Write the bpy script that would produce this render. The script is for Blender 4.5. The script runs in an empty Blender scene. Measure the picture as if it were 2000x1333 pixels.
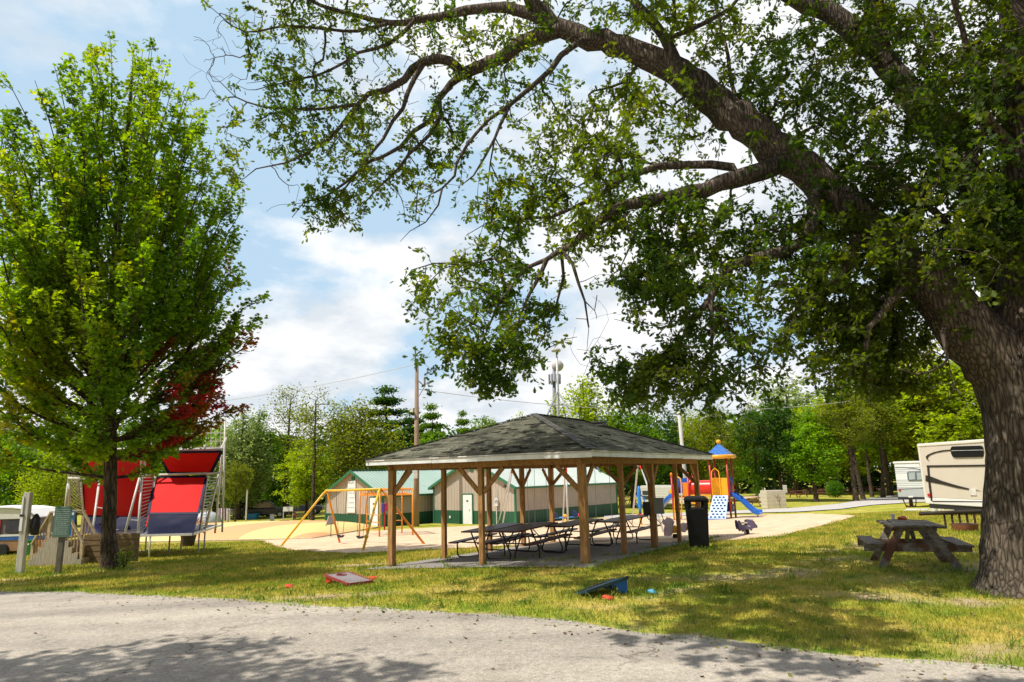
import bpy, bmesh, math, random
import numpy as np
from mathutils import Vector, Matrix, noise
rng = np.random.default_rng(11)
random.seed(5)
PI = math.pi
R = math.radians
scene = bpy.context.scene
COL = scene.collection

# ------------------------------------------------------------------ camera model and ground
CZ = 1.95
FPX = 1333.0
PITCH = math.atan(262 / 1333.0)
ROLL = 0.027
_r0 = np.array([1, 0, 0.]); _u0 = np.array([0, -math.sin(PITCH), math.cos(PITCH)]); CF = np.array([0, math.cos(PITCH), math.sin(PITCH)])
CR = math.cos(ROLL) * _r0 - math.sin(ROLL) * _u0
CU = math.sin(ROLL) * _r0 + math.cos(ROLL) * _u0
KD = [-1e4, 7, 11, 13, 16.5, 20, 27, 34, 48, 70, 100, 400, 1e5]
KZ = [0, 0, .07, .09, -.06, -.27, -.58, -.87, -1.34, -1.62, -1.8, -2.0, -2.0]

def gz(X, Y):
    X = np.asarray(X, float); Y = np.asarray(Y, float)
    Xc = np.where(X > -5, np.minimum(X, 30), -5 - 4 * (1 - np.exp((np.minimum(X, -5) + 5) / 4.0)))
    d = Y - .6 * Xc
    z = 0
    for o in (-2, -1, 0, 1, 2):
        z = z + np.interp(d + o * .9, KD, KZ) / 5
    return z

def ray(px, py):
    d = FPX * CF + (px - 1000) * CR - (py - 666.5) * CU
    return d / d[1]

def P(px, py, Y):
    return np.array([0, 0, CZ]) + ray(px, py) * Y

def G(px, py, dz=0):
    d = ray(px, py)
    Ys = np.geomspace(2, 500, 6000)
    p = np.array([0, 0, CZ]) + Ys[:, None] * d
    k = int(np.argmax(p[:, 2] < gz(p[:, 0], p[:, 1])))
    q = p[k].copy(); q[2] = float(gz(q[0], q[1])) + dz
    return q

def gp(X, Y, dz=0):
    return np.array([X, Y, float(gz(X, Y)) + dz])

# ------------------------------------------------------------------ materials
def new_mat(name):
    m = bpy.data.materials.new(name); m.use_nodes = True
    nt = m.node_tree
    return m, nt, nt.nodes['Principled BSDF']

def N(nt, t, **kw):
    n = nt.nodes.new(t)
    for k, v in kw.items():
        if k.startswith('i_'):
            n.inputs[k[2:].replace('_', ' ')].default_value = v
        else:
            setattr(n, k, v)
    return n

def ramp(nt, fac, stops):
    r = nt.nodes.new('ShaderNodeValToRGB')
    e = r.color_ramp.elements
    while len(e) < len(stops): e.new(.5)
    for i, (p, c) in enumerate(stops):
        e[i].position = p
        e[i].color = (*c, 1) if len(c) == 3 else c
    nt.links.new(fac, r.inputs[0])
    return r

def mixc(nt, fac, a, b, mode='MIX'):
    n = nt.nodes.new('ShaderNodeMix'); n.data_type = 'RGBA'; n.blend_type = mode
    for s, v in ((n.inputs[0], fac), (n.inputs[6], a), (n.inputs[7], b)):
        if hasattr(v, 'links'): nt.links.new(v, s)
        elif isinstance(v, (int, float)): s.default_value = v
        else: s.default_value = (*v, 1)
    return n.outputs[2]

MATS = {}
def M(name, col, rough=.6, var=.18, scale=6, bump=.0, bscale=60, metal=0, dirt=None, stretch=(1, 1, 1), spec=.4):
    """plain surface with noise colour variation, optional grime and bump"""
    if name in MATS: return MATS[name]
    m, nt, b = new_mat(name)
    tc = N(nt, 'ShaderNodeTexCoord')
    mp = N(nt, 'ShaderNodeMapping'); mp.inputs['Scale'].default_value = stretch
    nt.links.new(tc.outputs['Object'], mp.inputs[0])
    nz = N(nt, 'ShaderNodeTexNoise'); nz.inputs['Scale'].default_value = scale; nz.inputs['Detail'].default_value = 5
    nt.links.new(mp.outputs[0], nz.inputs['Vector'])
    c = np.array(col)
    rp = ramp(nt, nz.outputs['Fac'], [(.3, tuple(c * (1 - var))), (.7, tuple(np.minimum(c * (1 + var), 1)))])
    out = rp.outputs[0]
    if dirt:
        n2 = N(nt, 'ShaderNodeTexNoise'); n2.inputs['Scale'].default_value = scale * .45; n2.inputs['Detail'].default_value = 8; n2.inputs['Roughness'].default_value = .7
        nt.links.new(mp.outputs[0], n2.inputs['Vector'])
        r2 = ramp(nt, n2.outputs['Fac'], [(.48, (0, 0, 0)), (.72, (1, 1, 1))])
        out = mixc(nt, r2.outputs[0], out, dirt)
    nt.links.new(out, b.inputs['Base Color'])
    b.inputs['Roughness'].default_value = rough; b.inputs['Metallic'].default_value = metal
    b.inputs['Specular IOR Level'].default_value = spec
    if bump:
        n3 = N(nt, 'ShaderNodeTexNoise'); n3.inputs['Scale'].default_value = bscale; n3.inputs['Detail'].default_value = 4
        nt.links.new(mp.outputs[0], n3.inputs['Vector'])
        bp = N(nt, 'ShaderNodeBump'); bp.inputs['Strength'].default_value = bump; bp.inputs['Distance'].default_value = .02
        nt.links.new(n3.outputs['Fac'], bp.inputs['Height']); nt.links.new(bp.outputs[0], b.inputs['Normal'])
    MATS[name] = m
    return m

def wood_mat(name, col, dark, scale=3, stretch=(14, 14, 1), patch=None, rough=.8):
    if name in MATS: return MATS[name]
    m, nt, b = new_mat(name)
    tc = N(nt, 'ShaderNodeTexCoord'); mp = N(nt, 'ShaderNodeMapping'); mp.inputs['Scale'].default_value = stretch
    nt.links.new(tc.outputs['Object'], mp.inputs[0])
    nz = N(nt, 'ShaderNodeTexNoise'); nz.inputs['Scale'].default_value = scale; nz.inputs['Detail'].default_value = 7; nz.inputs['Roughness'].default_value = .65
    nt.links.new(mp.outputs[0], nz.inputs['Vector'])
    rp = ramp(nt, nz.outputs['Fac'], [(.3, dark), (.55, col), (.8, tuple(min(1, c * 1.2) for c in col))])
    out = rp.outputs[0]
    if patch:
        n2 = N(nt, 'ShaderNodeTexNoise'); n2.inputs['Scale'].default_value = 3.2; n2.inputs['Detail'].default_value = 6
        nt.links.new(tc.outputs['Object'], n2.inputs['Vector'])
        r2 = ramp(nt, n2.outputs['Fac'], [(.5, (0, 0, 0)), (.58, (1, 1, 1))])
        out = mixc(nt, r2.outputs[0], out, patch)
    nt.links.new(out, b.inputs['Base Color']); b.inputs['Roughness'].default_value = rough
    b.inputs['Specular IOR Level'].default_value = .25
    bp = N(nt, 'ShaderNodeBump'); bp.inputs['Strength'].default_value = .35; bp.inputs['Distance'].default_value = .01
    nt.links.new(nz.outputs['Fac'], bp.inputs['Height']); nt.links.new(bp.outputs[0], b.inputs['Normal'])
    MATS[name] = m
    return m

def leaf_mat():
    m, nt, b = new_mat('leaf')
    at = N(nt, 'ShaderNodeAttribute', attribute_name='lc')
    oi = N(nt, 'ShaderNodeObjectInfo')
    c = mixc(nt, 1.0, at.outputs['Color'], oi.outputs['Color'], 'MULTIPLY')
    nt.links.new(c, b.inputs['Base Color'])
    b.inputs['Roughness'].default_value = .55; b.inputs['Specular IOR Level'].default_value = .16
    tr = N(nt, 'ShaderNodeBsdfTranslucent')
    hs = N(nt, 'ShaderNodeHueSaturation'); hs.inputs['Hue'].default_value = .485; hs.inputs['Saturation'].default_value = 1.25; hs.inputs['Value'].default_value = 2.6
    nt.links.new(c, hs.inputs['Color']); nt.links.new(hs.outputs[0], tr.inputs[0])
    mx = N(nt, 'ShaderNodeMixShader'); mx.inputs[0].default_value = .48
    nt.links.new(b.outputs[0], mx.inputs[1]); nt.links.new(tr.outputs[0], mx.inputs[2])
    nt.links.new(mx.outputs[0], nt.nodes['Material Output'].inputs[0])
    return m

def bark_mat(name, col, dark, sxy=9, sz=1.6, strength=.9, dist=.05):
    m, nt, b = new_mat(name)
    tc = N(nt, 'ShaderNodeTexCoord'); mp = N(nt, 'ShaderNodeMapping'); mp.inputs['Scale'].default_value = (sxy, sxy, sz)
    nt.links.new(tc.outputs['Object'], mp.inputs[0])
    n0 = N(nt, 'ShaderNodeTexNoise'); n0.inputs['Scale'].default_value = .9; n0.inputs['Detail'].default_value = 3
    nt.links.new(mp.outputs[0], n0.inputs['Vector'])
    v = N(nt, 'ShaderNodeTexVoronoi', feature='DISTANCE_TO_EDGE'); v.inputs['Scale'].default_value = 1.5
    add = N(nt, 'ShaderNodeMix', data_type='VECTOR'); add.inputs[0].default_value = .35
    nt.links.new(mp.outputs[0], add.inputs[4]); nt.links.new(n0.outputs['Color'], add.inputs[5]); nt.links.new(add.outputs[1], v.inputs['Vector'])
    nz = N(nt, 'ShaderNodeTexNoise'); nz.inputs['Scale'].default_value = 4; nz.inputs['Detail'].default_value = 8; nz.inputs['Roughness'].default_value = .7
    nt.links.new(mp.outputs[0], nz.inputs['Vector'])
    mul = N(nt, 'ShaderNodeMath', operation='MULTIPLY_ADD'); mul.inputs[1].default_value = 1.6
    nt.links.new(v.outputs['Distance'], mul.inputs[0]); 
    sc_ = N(nt, 'ShaderNodeMath', operation='MULTIPLY'); sc_.inputs[1].default_value = .55
    nt.links.new(nz.outputs['Fac'], sc_.inputs[0]); nt.links.new(sc_.outputs[0], mul.inputs[2])
    rp = ramp(nt, mul.outputs[0], [(.22, dark), (.5, col), (.85, tuple(min(1, c * 1.5) for c in col))])
    n4 = N(nt, 'ShaderNodeTexNoise'); n4.inputs['Scale'].default_value = .9; n4.inputs['Detail'].default_value = 4
    nt.links.new(tc.outputs['Object'], n4.inputs['Vector'])
    r4 = ramp(nt, n4.outputs['Fac'], [(.35, (.7, .72, .66)), (.65, (1.15, 1.1, 1.05))])
    nt.links.new(mixc(nt, 1.0, rp.outputs[0], r4.outputs[0], 'MULTIPLY'), b.inputs['Base Color'])
    b.inputs['Roughness'].default_value = .95; b.inputs['Specular IOR Level'].default_value = .15
    bp = N(nt, 'ShaderNodeBump'); bp.inputs['Strength'].default_value = strength; bp.inputs['Distance'].default_value = dist
    nt.links.new(mul.outputs[0], bp.inputs['Height']); nt.links.new(bp.outputs[0], b.inputs['Normal'])
    return m

# ------------------------------------------------------------------ mesh helpers
def frame(d):
    d = np.asarray(d, float); d = d / (np.linalg.norm(d) + 1e-12)
    a = np.array([0, 0, 1.]) if abs(d[2]) < .9 else np.array([1., 0, 0])
    x = np.cross(a, d); x /= np.linalg.norm(x)
    return x, np.cross(d, x), d

class MB:
    def __init__(s): s.v = []; s.f = []; s.m = []
    def add(s, vs, fs, mi=0):
        o = len(s.v); s.v += [tuple(map(float, p)) for p in vs]
        s.f += [tuple(i + o for i in f) for f in fs]; s.m += [mi] * len(fs)
        return s
    def box(s, c, size, rz=0, mi=0, mat=None):
        h = np.array(size) / 2
        vs = np.array([[x, y, z] for x in (-1, 1) for y in (-1, 1) for z in (-1, 1)]) * h
        if rz:
            cs, sn = math.cos(rz), math.sin(rz)
            vs = vs @ np.array([[cs, sn, 0], [-sn, cs, 0], [0, 0, 1]])
        if mat is not None: vs = vs @ np.array(mat).T
        vs = vs + np.array(c)
        return s.add(vs, [(0, 1, 3, 2), (4, 6, 7, 5), (0, 4, 5, 1), (2, 3, 7, 6), (0, 2, 6, 4), (1, 5, 7, 3)], mi)
    def bar(s, a, b, w, h=None, up=(0, 0, 1), mi=0):
        """rectangular bar from a to b, w across, h along up"""
        h = w if h is None else h
        a = np.asarray(a, float); b = np.asarray(b, float); d = b - a; L = np.linalg.norm(d); d = d / L
        up = np.asarray(up, float)
        x = np.cross(d, up)
        if np.linalg.norm(x) < 1e-4: x = np.cross(d, (0, 1, 0))
        x /= np.linalg.norm(x); y = np.cross(x, d)
        vs = [p + x * i * w / 2 + y * j * h / 2 for p in (a, b) for i, j in ((-1, -1), (1, -1), (1, 1), (-1, 1))]
        return s.add(vs, [(3, 2, 1, 0), (4, 5, 6, 7), (0, 1, 5, 4), (1, 2, 6, 5), (2, 3, 7, 6), (3, 0, 4, 7)], mi)
    def tube(s, pts, r, n=8, mi=0, cap=True):
        pts = np.asarray(pts, float); k = len(pts)
        r = np.full(k, r) if np.isscalar(r) else np.asarray(r, float)
        t = np.gradient(pts, axis=0)
        x, y, _ = frame(t[0]); vs = []
        for i in range(k):
            d = t[i] / (np.linalg.norm(t[i]) + 1e-12)
            x = x - d * (x @ d); x /= np.linalg.norm(x); y = np.cross(d, x)
            for j in range(n):
                a = 2 * PI * j / n
                vs.append(pts[i] + r[i] * (x * math.cos(a) + y * math.sin(a)))
        fs = [(i * n + j, i * n + (j + 1) % n, (i + 1) * n + (j + 1) % n, (i + 1) * n + j) for i in range(k - 1) for j in range(n)]
        if cap: fs += [tuple(range(n - 1, -1, -1)), tuple((k - 1) * n + j for j in range(n))]
        return s.add(vs, fs, mi)
    def rod(s, a, b, r, n=8, mi=0): return s.tube([a, b], r, n, mi)
    def lathe(s, prof, n=16, c=(0, 0, 0), axis=None, mi=0):
        c = np.array(c, float)
        x, y, z = frame(axis) if axis is not None else (np.array([1., 0, 0]), np.array([0, 1., 0]), np.array([0, 0, 1.]))
        vs = [c + r * (x * math.cos(2 * PI * j / n) + y * math.sin(2 * PI * j / n)) + z * h for r, h in prof for j in range(n)]
        k = len(prof)
        fs = [(i * n + j, i * n + (j + 1) % n, (i + 1) * n + (j + 1) % n, (i + 1) * n + j) for i in range(k - 1) for j in range(n)]
        fs += [tuple(range(n - 1, -1, -1)), tuple((k - 1) * n + j for j in range(n))]
        return s.add(vs, fs, mi)
    def prism(s, poly, d, mi=0):
        """poly = 3-D outline, d = extrusion vector"""
        n = len(poly); poly = [np.asarray(p, float) for p in poly]; d = np.asarray(d, float)
        vs = poly + [p + d for p in poly]
        fs = [tuple(range(n - 1, -1, -1)), tuple(range(n, 2 * n))] + [(i, (i + 1) % n, n + (i + 1) % n, n + i) for i in range(n)]
        return s.add(vs, fs, mi)
    def sphere(s, c, r, n=10, mi=0, sz=1):
        prof = [(max(1e-3, r * math.sin(PI * i / n)), -r * sz * math.cos(PI * i / n)) for i in range(n + 1)]
        return s.lathe(prof, n + 4, c, mi=mi)
    def build(s, name, mat, parent=None, world=False, smooth=False, bev=0, auto=None):
        me = bpy.data.meshes.new(name)
        v = np.array(s.v)
        if world and parent is not None: v = v - np.array(parent.location)
        me.from_pydata([tuple(p) for p in v], [], s.f)
        for mm in (mat if isinstance(mat, (list, tuple)) else [mat]): me.materials.append(mm)
        if any(s.m): me.polygons.foreach_set('material_index', s.m)
        bm = bmesh.new(); bm.from_mesh(me); bmesh.ops.recalc_face_normals(bm, faces=bm.faces); bm.to_mesh(me); bm.free()
        if smooth:
            me.polygons.foreach_set('use_smooth', [True] * len(me.polygons))
        me.update()
        o = bpy.data.objects.new(name, me); COL.objects.link(o)
        if parent is not None: o.parent = parent
        if auto: me.set_sharp_from_angle(angle=R(auto))
        if bev:
            md = o.modifiers.new('bevel', 'BEVEL'); md.width = bev; md.segments = 2; md.limit_method = 'ANGLE'
        return o

def arr_mesh(name, V, F, mat, parent=None, lc=None, smooth=False, off=None):
    """mesh from numpy arrays; F is a list of (M,k) index arrays"""
    if off is not None: V = V - np.asarray(off)
    me = bpy.data.meshes.new(name)
    F = F if isinstance(F, list) else [F]
    me.vertices.add(len(V)); me.vertices.foreach_set('co', np.ascontiguousarray(V, dtype=np.float32).ravel())
    lt = np.concatenate([np.full(len(f), f.shape[1], dtype=np.int32) for f in F])
    li = np.concatenate([f.ravel() for f in F]).astype(np.int32)
    ls = np.concatenate([[0], np.cumsum(lt)[:-1]]).astype(np.int32)
    me.loops.add(len(li)); me.loops.foreach_set('vertex_index', li)
    me.polygons.add(len(lt)); me.polygons.foreach_set('loop_start', ls); me.polygons.foreach_set('loop_total', lt)
    if smooth: me.polygons.foreach_set('use_smooth', np.ones(len(lt), dtype=bool))
    me.update(calc_edges=True)
    if lc is not None:
        a = me.attributes.new('lc', 'FLOAT_COLOR', 'POINT')
        a.data.foreach_set('color', np.concatenate([lc, np.ones((len(lc), 1))], 1).astype(np.float32).ravel())
    me.materials.append(mat)
    o = bpy.data.objects.new(name, me); COL.objects.link(o)
    if parent is not None: o.parent = parent
    return o

def tag(o, label=None, cat=None, group=None, kind=None):
    for k, v in (('label', label), ('category', cat), ('group', group), ('kind', kind)):
        if v: o[k] = v
    return o

def thing(name, label, cat, loc=(0, 0, 0), rz=0, group=None):
    o = bpy.data.objects.new(name, None); COL.objects.link(o)
    o.location = tuple(float(c) for c in loc); o.rotation_euler = (0, 0, rz); o.empty_display_size = .2
    return tag(o, label, cat, group)

def dup(root, loc, rz=0, label=None, group=None, scale=None, color=None):
    r = root.copy(); COL.objects.link(r); r.location = tuple(float(c) for c in loc); r.rotation_euler = (0, 0, rz)
    if label: r['label'] = label
    if group: r['group'] = group
    if scale is not None: r.scale = scale
    for ch in list(root.children):
        c = ch.copy(); COL.objects.link(c); c.parent = r
        if color and ch.name.startswith(('crown', 'foliage', 'leaves')): c.color = (*color, 1)
        for g in ch.children:
            d = g.copy(); COL.objects.link(d); d.parent = c
    return r

def sheet(lo, hi, name, mat, nu=60, nv=14, dz=.02, kind='structure', jitter=0):
    """ground-hugging sheet between two polylines in plan"""
    def res(p, n):
        p = np.asarray(p, float)[:, :2]; s = np.concatenate([[0], np.cumsum(np.linalg.norm(np.diff(p, axis=0), axis=1))])
        t = np.linspace(0, s[-1], n)
        return np.stack([np.interp(t, s, p[:, 0]), np.interp(t, s, p[:, 1])], 1)
    a, b = res(lo, nu), res(hi, nu)
    if jitter:
        for q in (a, b):
            for i in range(nu):
                j = noise.noise(Vector((q[i, 0] * 1.1, q[i, 1] * 1.1, .3))) + .6 * noise.noise(Vector((q[i, 0] * 4, q[i, 1] * 4, 5.3)))
                q[i, 1] += jitter * j; q[i, 0] += jitter * .4 * j
    w = np.linspace(0, 1, nv)[:, None, None]
    g = a[None] * (1 - w) + b[None] * w
    V = np.concatenate([g, gz(g[..., 0], g[..., 1])[..., None] + dz], 2).reshape(-1, 3)
    i = np.arange(nv - 1)[:, None] * nu + np.arange(nu - 1)[None]
    F = np.stack([i, i + 1, i + nu + 1, i + nu], -1).reshape(-1, 4)
    o = arr_mesh(name, V, F, mat, smooth=True)
    return tag(o, kind=kind)
# ------------------------------------------------------------------ light and sky
SKY_OFF = (.9, 2.1, 10)
SUN_AZ = np.array([-.89, -.46]); SUN_AZ /= np.linalg.norm(SUN_AZ)
SUN_EL = R(59)
S = np.array([SUN_AZ[0] * math.cos(SUN_EL), SUN_AZ[1] * math.cos(SUN_EL), math.sin(SUN_EL)])
w = bpy.data.worlds.new('World'); scene.world = w; w.use_nodes = True
nt = w.node_tree; bg = nt.nodes['Background']
sky = N(nt, 'ShaderNodeTexSky'); sky.sky_type = 'NISHITA'; sky.sun_disc = False
sky.sun_elevation = SUN_EL; sky.sun_rotation = math.atan2(SUN_AZ[0], SUN_AZ[1]); sky.air_density = 1.0; sky.dust_density = 2.0; sky.ozone_density = 1.0
tc = N(nt, 'ShaderNodeTexCoord'); sp = N(nt, 'ShaderNodeSeparateXYZ'); nt.links.new(tc.outputs['Generated'], sp.inputs[0])
zz = N(nt, 'ShaderNodeMath', operation='MAXIMUM'); zz.inputs[1].default_value = 0.0; nt.links.new(sp.outputs['Z'], zz.inputs[0])
zz2 = N(nt, 'ShaderNodeMath', operation='ADD'); zz2.inputs[1].default_value = .42; nt.links.new(zz.outputs[0], zz2.inputs[0])
dv = N(nt, 'ShaderNodeVectorMath', operation='DIVIDE'); nt.links.new(tc.outputs['Generated'], dv.inputs[0])
cb = N(nt, 'ShaderNodeCombineXYZ')
for i in range(3): nt.links.new(zz2.outputs[0], cb.inputs[i])
nt.links.new(cb.outputs[0], dv.inputs[1])
mp = N(nt, 'ShaderNodeMapping'); mp.inputs['Location'].default_value = SKY_OFF; mp.inputs['Scale'].default_value = (1.0, 1.0, 1.5)
nt.links.new(dv.outputs[0], mp.inputs[0])
cn = N(nt, 'ShaderNodeTexNoise'); cn.inputs['Scale'].default_value = 2.1; cn.inputs['Detail'].default_value = 10; cn.inputs['Roughness'].default_value = .56; cn.inputs['Distortion'].default_value = .1
nt.links.new(mp.outputs[0], cn.inputs['Vector'])
mask = ramp(nt, cn.outputs['Fac'], [(.385, (0, 0, 0)), (.49, (1, 1, 1))])
cs = N(nt, 'ShaderNodeTexNoise'); cs.inputs['Scale'].default_value = 4.6; cs.inputs['Detail'].default_value = 7; cs.inputs['Roughness'].default_value = .55
nt.links.new(mp.outputs[0], cs.inputs['Vector'])
shade = ramp(nt, cs.outputs['Fac'], [(.38, (.76, .82, .88)), (.55, (1.06, 1.07, 1.08))])
# cloud deck stands in front of the camera (north); the southern sky is clearer
fr = N(nt, 'ShaderNodeMapRange'); fr.inputs[1].default_value = -.35; fr.inputs[2].default_value = .35; nt.links.new(sp.outputs['Y'], fr.inputs[0])
zf = N(nt, 'ShaderNodeMapRange', interpolation_type='SMOOTHSTEP'); zf.inputs[1].default_value = .66; zf.inputs[2].default_value = .84; zf.inputs[3].default_value = 1; zf.inputs[4].default_value = .12; nt.links.new(sp.outputs['Z'], zf.inputs[0])
fz = N(nt, 'ShaderNodeMath', operation='MULTIPLY'); nt.links.new(fr.outputs[0], fz.inputs[0]); nt.links.new(zf.outputs[0], fz.inputs[1])
mm = N(nt, 'ShaderNodeMath', operation='MULTIPLY'); nt.links.new(mask.outputs[0], mm.inputs[0]); nt.links.new(fz.outputs[0], mm.inputs[1])
skg = mixc(nt, 1.0, sky.outputs[0], (.115, .105, .10), 'MULTIPLY')
# thin high haze lifts the blue in the north
hz = N(nt, 'ShaderNodeMath', operation='MULTIPLY'); hz.inputs[1].default_value = .86; nt.links.new(fz.outputs[0], hz.inputs[0])
sk2 = mixc(nt, hz.outputs[0], skg, (.57, .79, .99))
fin = mixc(nt, mm.outputs[0], sk2, shade.outputs[0])
nt.links.new(fin, bg.inputs['Color']); bg.inputs['Strength'].default_value = 1.0

sd = bpy.data.lights.new('sun', 'SUN'); sd.energy = 5.0; sd.angle = R(.5); sd.color = (1, .945, .85)
so = bpy.data.objects.new('sun', sd); COL.objects.link(so)
so.rotation_euler = Vector(S).to_track_quat('Z', 'Y').to_euler()

cd = bpy.data.cameras.new('camera'); co = bpy.data.objects.new('camera', cd); COL.objects.link(co)
cd.sensor_width = 36; cd.lens = FPX * 36 / 2000; cd.clip_end = 3000; cd.clip_start = .05
co.matrix_world = Matrix(((CR[0], CU[0], -CF[0], 0), (CR[1], CU[1], -CF[1], 0), (CR[2], CU[2], -CF[2], CZ), (0, 0, 0, 1)))
scene.camera = co
scene.view_settings.view_transform = 'Standard'; scene.view_settings.look = 'None'; scene.view_settings.exposure = 0
scene.render.engine = 'CYCLES'
scene.cycles.max_bounces = 6; scene.cycles.diffuse_bounces = 3; scene.cycles.transmission_bounces = 4; scene.cycles.use_denoising = True
scene.cycles.sample_clamp_indirect = 6

# ------------------------------------------------------------------ ground
def px_xy(l): return [G(*p)[:2] for p in l]
ROAD = px_xy([(-500, 1140), (-200, 1146), (0, 1157), (150, 1158), (280, 1164), (440, 1172), (600, 1184), (800, 1193), (1000, 1205), (1110, 1212), (1200, 1228), (1290, 1243), (1390, 1247), (1500, 1263), (1700, 1287), (1850, 1297), (2000, 1305), (2200, 1330), (2500, 1370)])
ROAD = np.array(sorted(ROAD, key=lambda p: p[0])); ROAD = np.vstack([[-80, ROAD[0, 1] + .44 * (80 + ROAD[0, 0]) * .6], ROAD, [40, ROAD[-1, 1] - (40 - ROAD[-1, 0]) * .4]])
def road_y(x): return np.interp(x, ROAD[:, 0], ROAD[:, 1])

BARE = [(*G(1720, 1165)[:2], 1.4, .5, .52), (*G(1880, 1175)[:2], 1.2, .5, .62), (*G(640, 1165)[:2], 1.5, .35, .7), (*G(740, 1158)[:2], 1.2, .4, .55), (*G(1950, 1270)[:2], 1.0, .35, .6),
        (*G(690, 1105)[:2], 1.6, .5, .7), (*G(900, 1090)[:2], 1.2, .4, .5), (*G(1180, 1185)[:2], .8, .3, .5), (*G(240, 1113)[:2], 1.2, .7, .8), (*G(1400, 1130)[:2], 2.4, .7, .5), (*G(1920, 1110)[:2], 1.6, 1.0, .6), (*G(1750, 1130)[:2], 1.4, .8, .45)]
_nl = {}
def vnoise(x, y, s, seed=0):
    """cheap vectorised value noise"""
    r = np.random.default_rng(100 + seed); T = _nl.setdefault(seed, r.random((256, 256)))
    x = np.asarray(x) * s; y = np.asarray(y) * s
    i = np.floor(x).astype(int); j = np.floor(y).astype(int); u = x - i; v = y - j
    u = u * u * (3 - 2 * u); v = v * v * (3 - 2 * v)
    g = lambda a, b: T[a % 256, b % 256]
    return (g(i, j) * (1 - u) + g(i + 1, j) * u) * (1 - v) + (g(i, j + 1) * (1 - u) + g(i + 1, j + 1) * u) * v

def bare(x, y):
    x = np.asarray(x); y = np.asarray(y)
    m = np.zeros(x.shape)
    for cx, cy, rx, ry, a in BARE:
        m = np.maximum(m, a * np.exp(-(((x - cx) / rx) ** 2 + ((y - cy) / ry) ** 2)))
    nz = .6 * vnoise(x, y, 1.7, 1) + .4 * vnoise(x, y, 5.0, 2)
    edge = np.exp(-np.abs(y - road_y(x)) / .22) * .75
    base = np.clip((vnoise(x, y, .45, 3) * .6 + vnoise(x, y, 2.1, 4) * .4 - .66) * 4, 0, .55)
    return np.clip(np.maximum(m * (.45 + 1.1 * nz), np.maximum(edge * (.3 + 1.2 * nz), base)), 0, 1)

def lawn_color(nt):
    """returns the colour socket of the shared lawn pattern"""
    ge = N(nt, 'ShaderNodeNewGeometry')
    def nz(s, d=4, r=.6, loc=0):
        m_ = N(nt, 'ShaderNodeMapping'); m_.inputs['Location'].default_value = (loc, loc * .7, 0); nt.links.new(ge.outputs['Position'], m_.inputs[0])
        n = N(nt, 'ShaderNodeTexNoise'); n.inputs['Scale'].default_value = s; n.inputs['Detail'].default_value = d; n.inputs['Roughness'].default_value = r
        nt.links.new(m_.outputs[0], n.inputs['Vector']); return n.outputs['Fac']
    a = ramp(nt, nz(.55, 6), [(.36, (.29, .345, .035)), (.5, (.47, .42, .07)), (.66, (.60, .48, .14))]).outputs[0]
    f2 = ramp(nt, nz(1.9, 7, .7, 7), [(.47, (0, 0, 0)), (.64, (1, 1, 1))]).outputs[0]
    c = mixc(nt, f2, a, (.16, .235, .025))
    f3 = ramp(nt, nz(14, 4, .7, 3), [(.35, (.72, .74, .7)), (.65, (1.2, 1.18, 1.1))]).outputs[0]
    return mixc(nt, 1.0, c, f3, 'MULTIPLY'), nz

def lawn_mat():
    m, nt, b = new_mat('lawn')
    c, nz = lawn_color(nt)
    at = N(nt, 'ShaderNodeAttribute', attribute_name='bare')
    dirt = ramp(nt, nz(9, 6, .7, 2), [(.35, (.36, .255, .145)), (.65, (.60, .46, .30))]).outputs[0]
    ad = N(nt, 'ShaderNodeMath', operation='ADD'); nt.links.new(at.outputs['Fac'], ad.inputs[0])
    sb = N(nt, 'ShaderNodeMath', operation='MULTIPLY_ADD'); sb.inputs[1].default_value = .9; sb.inputs[2].default_value = -.45
    nt.links.new(nz(22, 5, .7, 9), sb.inputs[0]); nt.links.new(sb.outputs[0], ad.inputs[1])
    f = ramp(nt, ad.outputs[0], [(.3, (0, 0, 0)), (.62, (1, 1, 1))]).outputs[0]
    nt.links.new(mixc(nt, f, c, dirt), b.inputs['Base Color'])
    b.inputs['Roughness'].default_value = .95; b.inputs['Specular IOR Level'].default_value = .1
    bp = N(nt, 'ShaderNodeBump'); bp.inputs['Strength'].default_value = .8; bp.inputs['Distance'].default_value = .03
    nt.links.new(nz(45, 3, .7, 1), bp.inputs['Height']); nt.links.new(bp.outputs[0], b.inputs['Normal'])
    return m

def axis(parts):
    out = []
    for a, b_, s in parts: out += list(np.arange(a, b_, s))
    return np.array(sorted(set(np.round(out, 4))))
gx = axis([(-900, -120, 60), (-120, -32, 4), (-32, 30, .4), (30, 130, 4), (130, 1000, 60)])
gy = axis([(-60, 2, 4), (2, 34, .35), (34, 80, 1.2), (80, 160, 8), (160, 1400, 80)])
XX, YY = np.meshgrid(gx, gy)
V = np.stack([XX, YY, gz(XX, YY)], -1).reshape(-1, 3); nu, nv = len(gx), len(gy)
i = np.arange(nv - 1)[:, None] * nu + np.arange(nu - 1)[None]
ground = arr_mesh('ground', V, np.stack([i, i + 1, i + nu + 1, i + nu], -1).reshape(-1, 4), lawn_mat(), smooth=True)
a = ground.data.attributes.new('bare', 'FLOAT', 'POINT'); a.data.foreach_set('value', bare(V[:, 0], V[:, 1]).astype(np.float32))
tag(ground, kind='structure')

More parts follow.
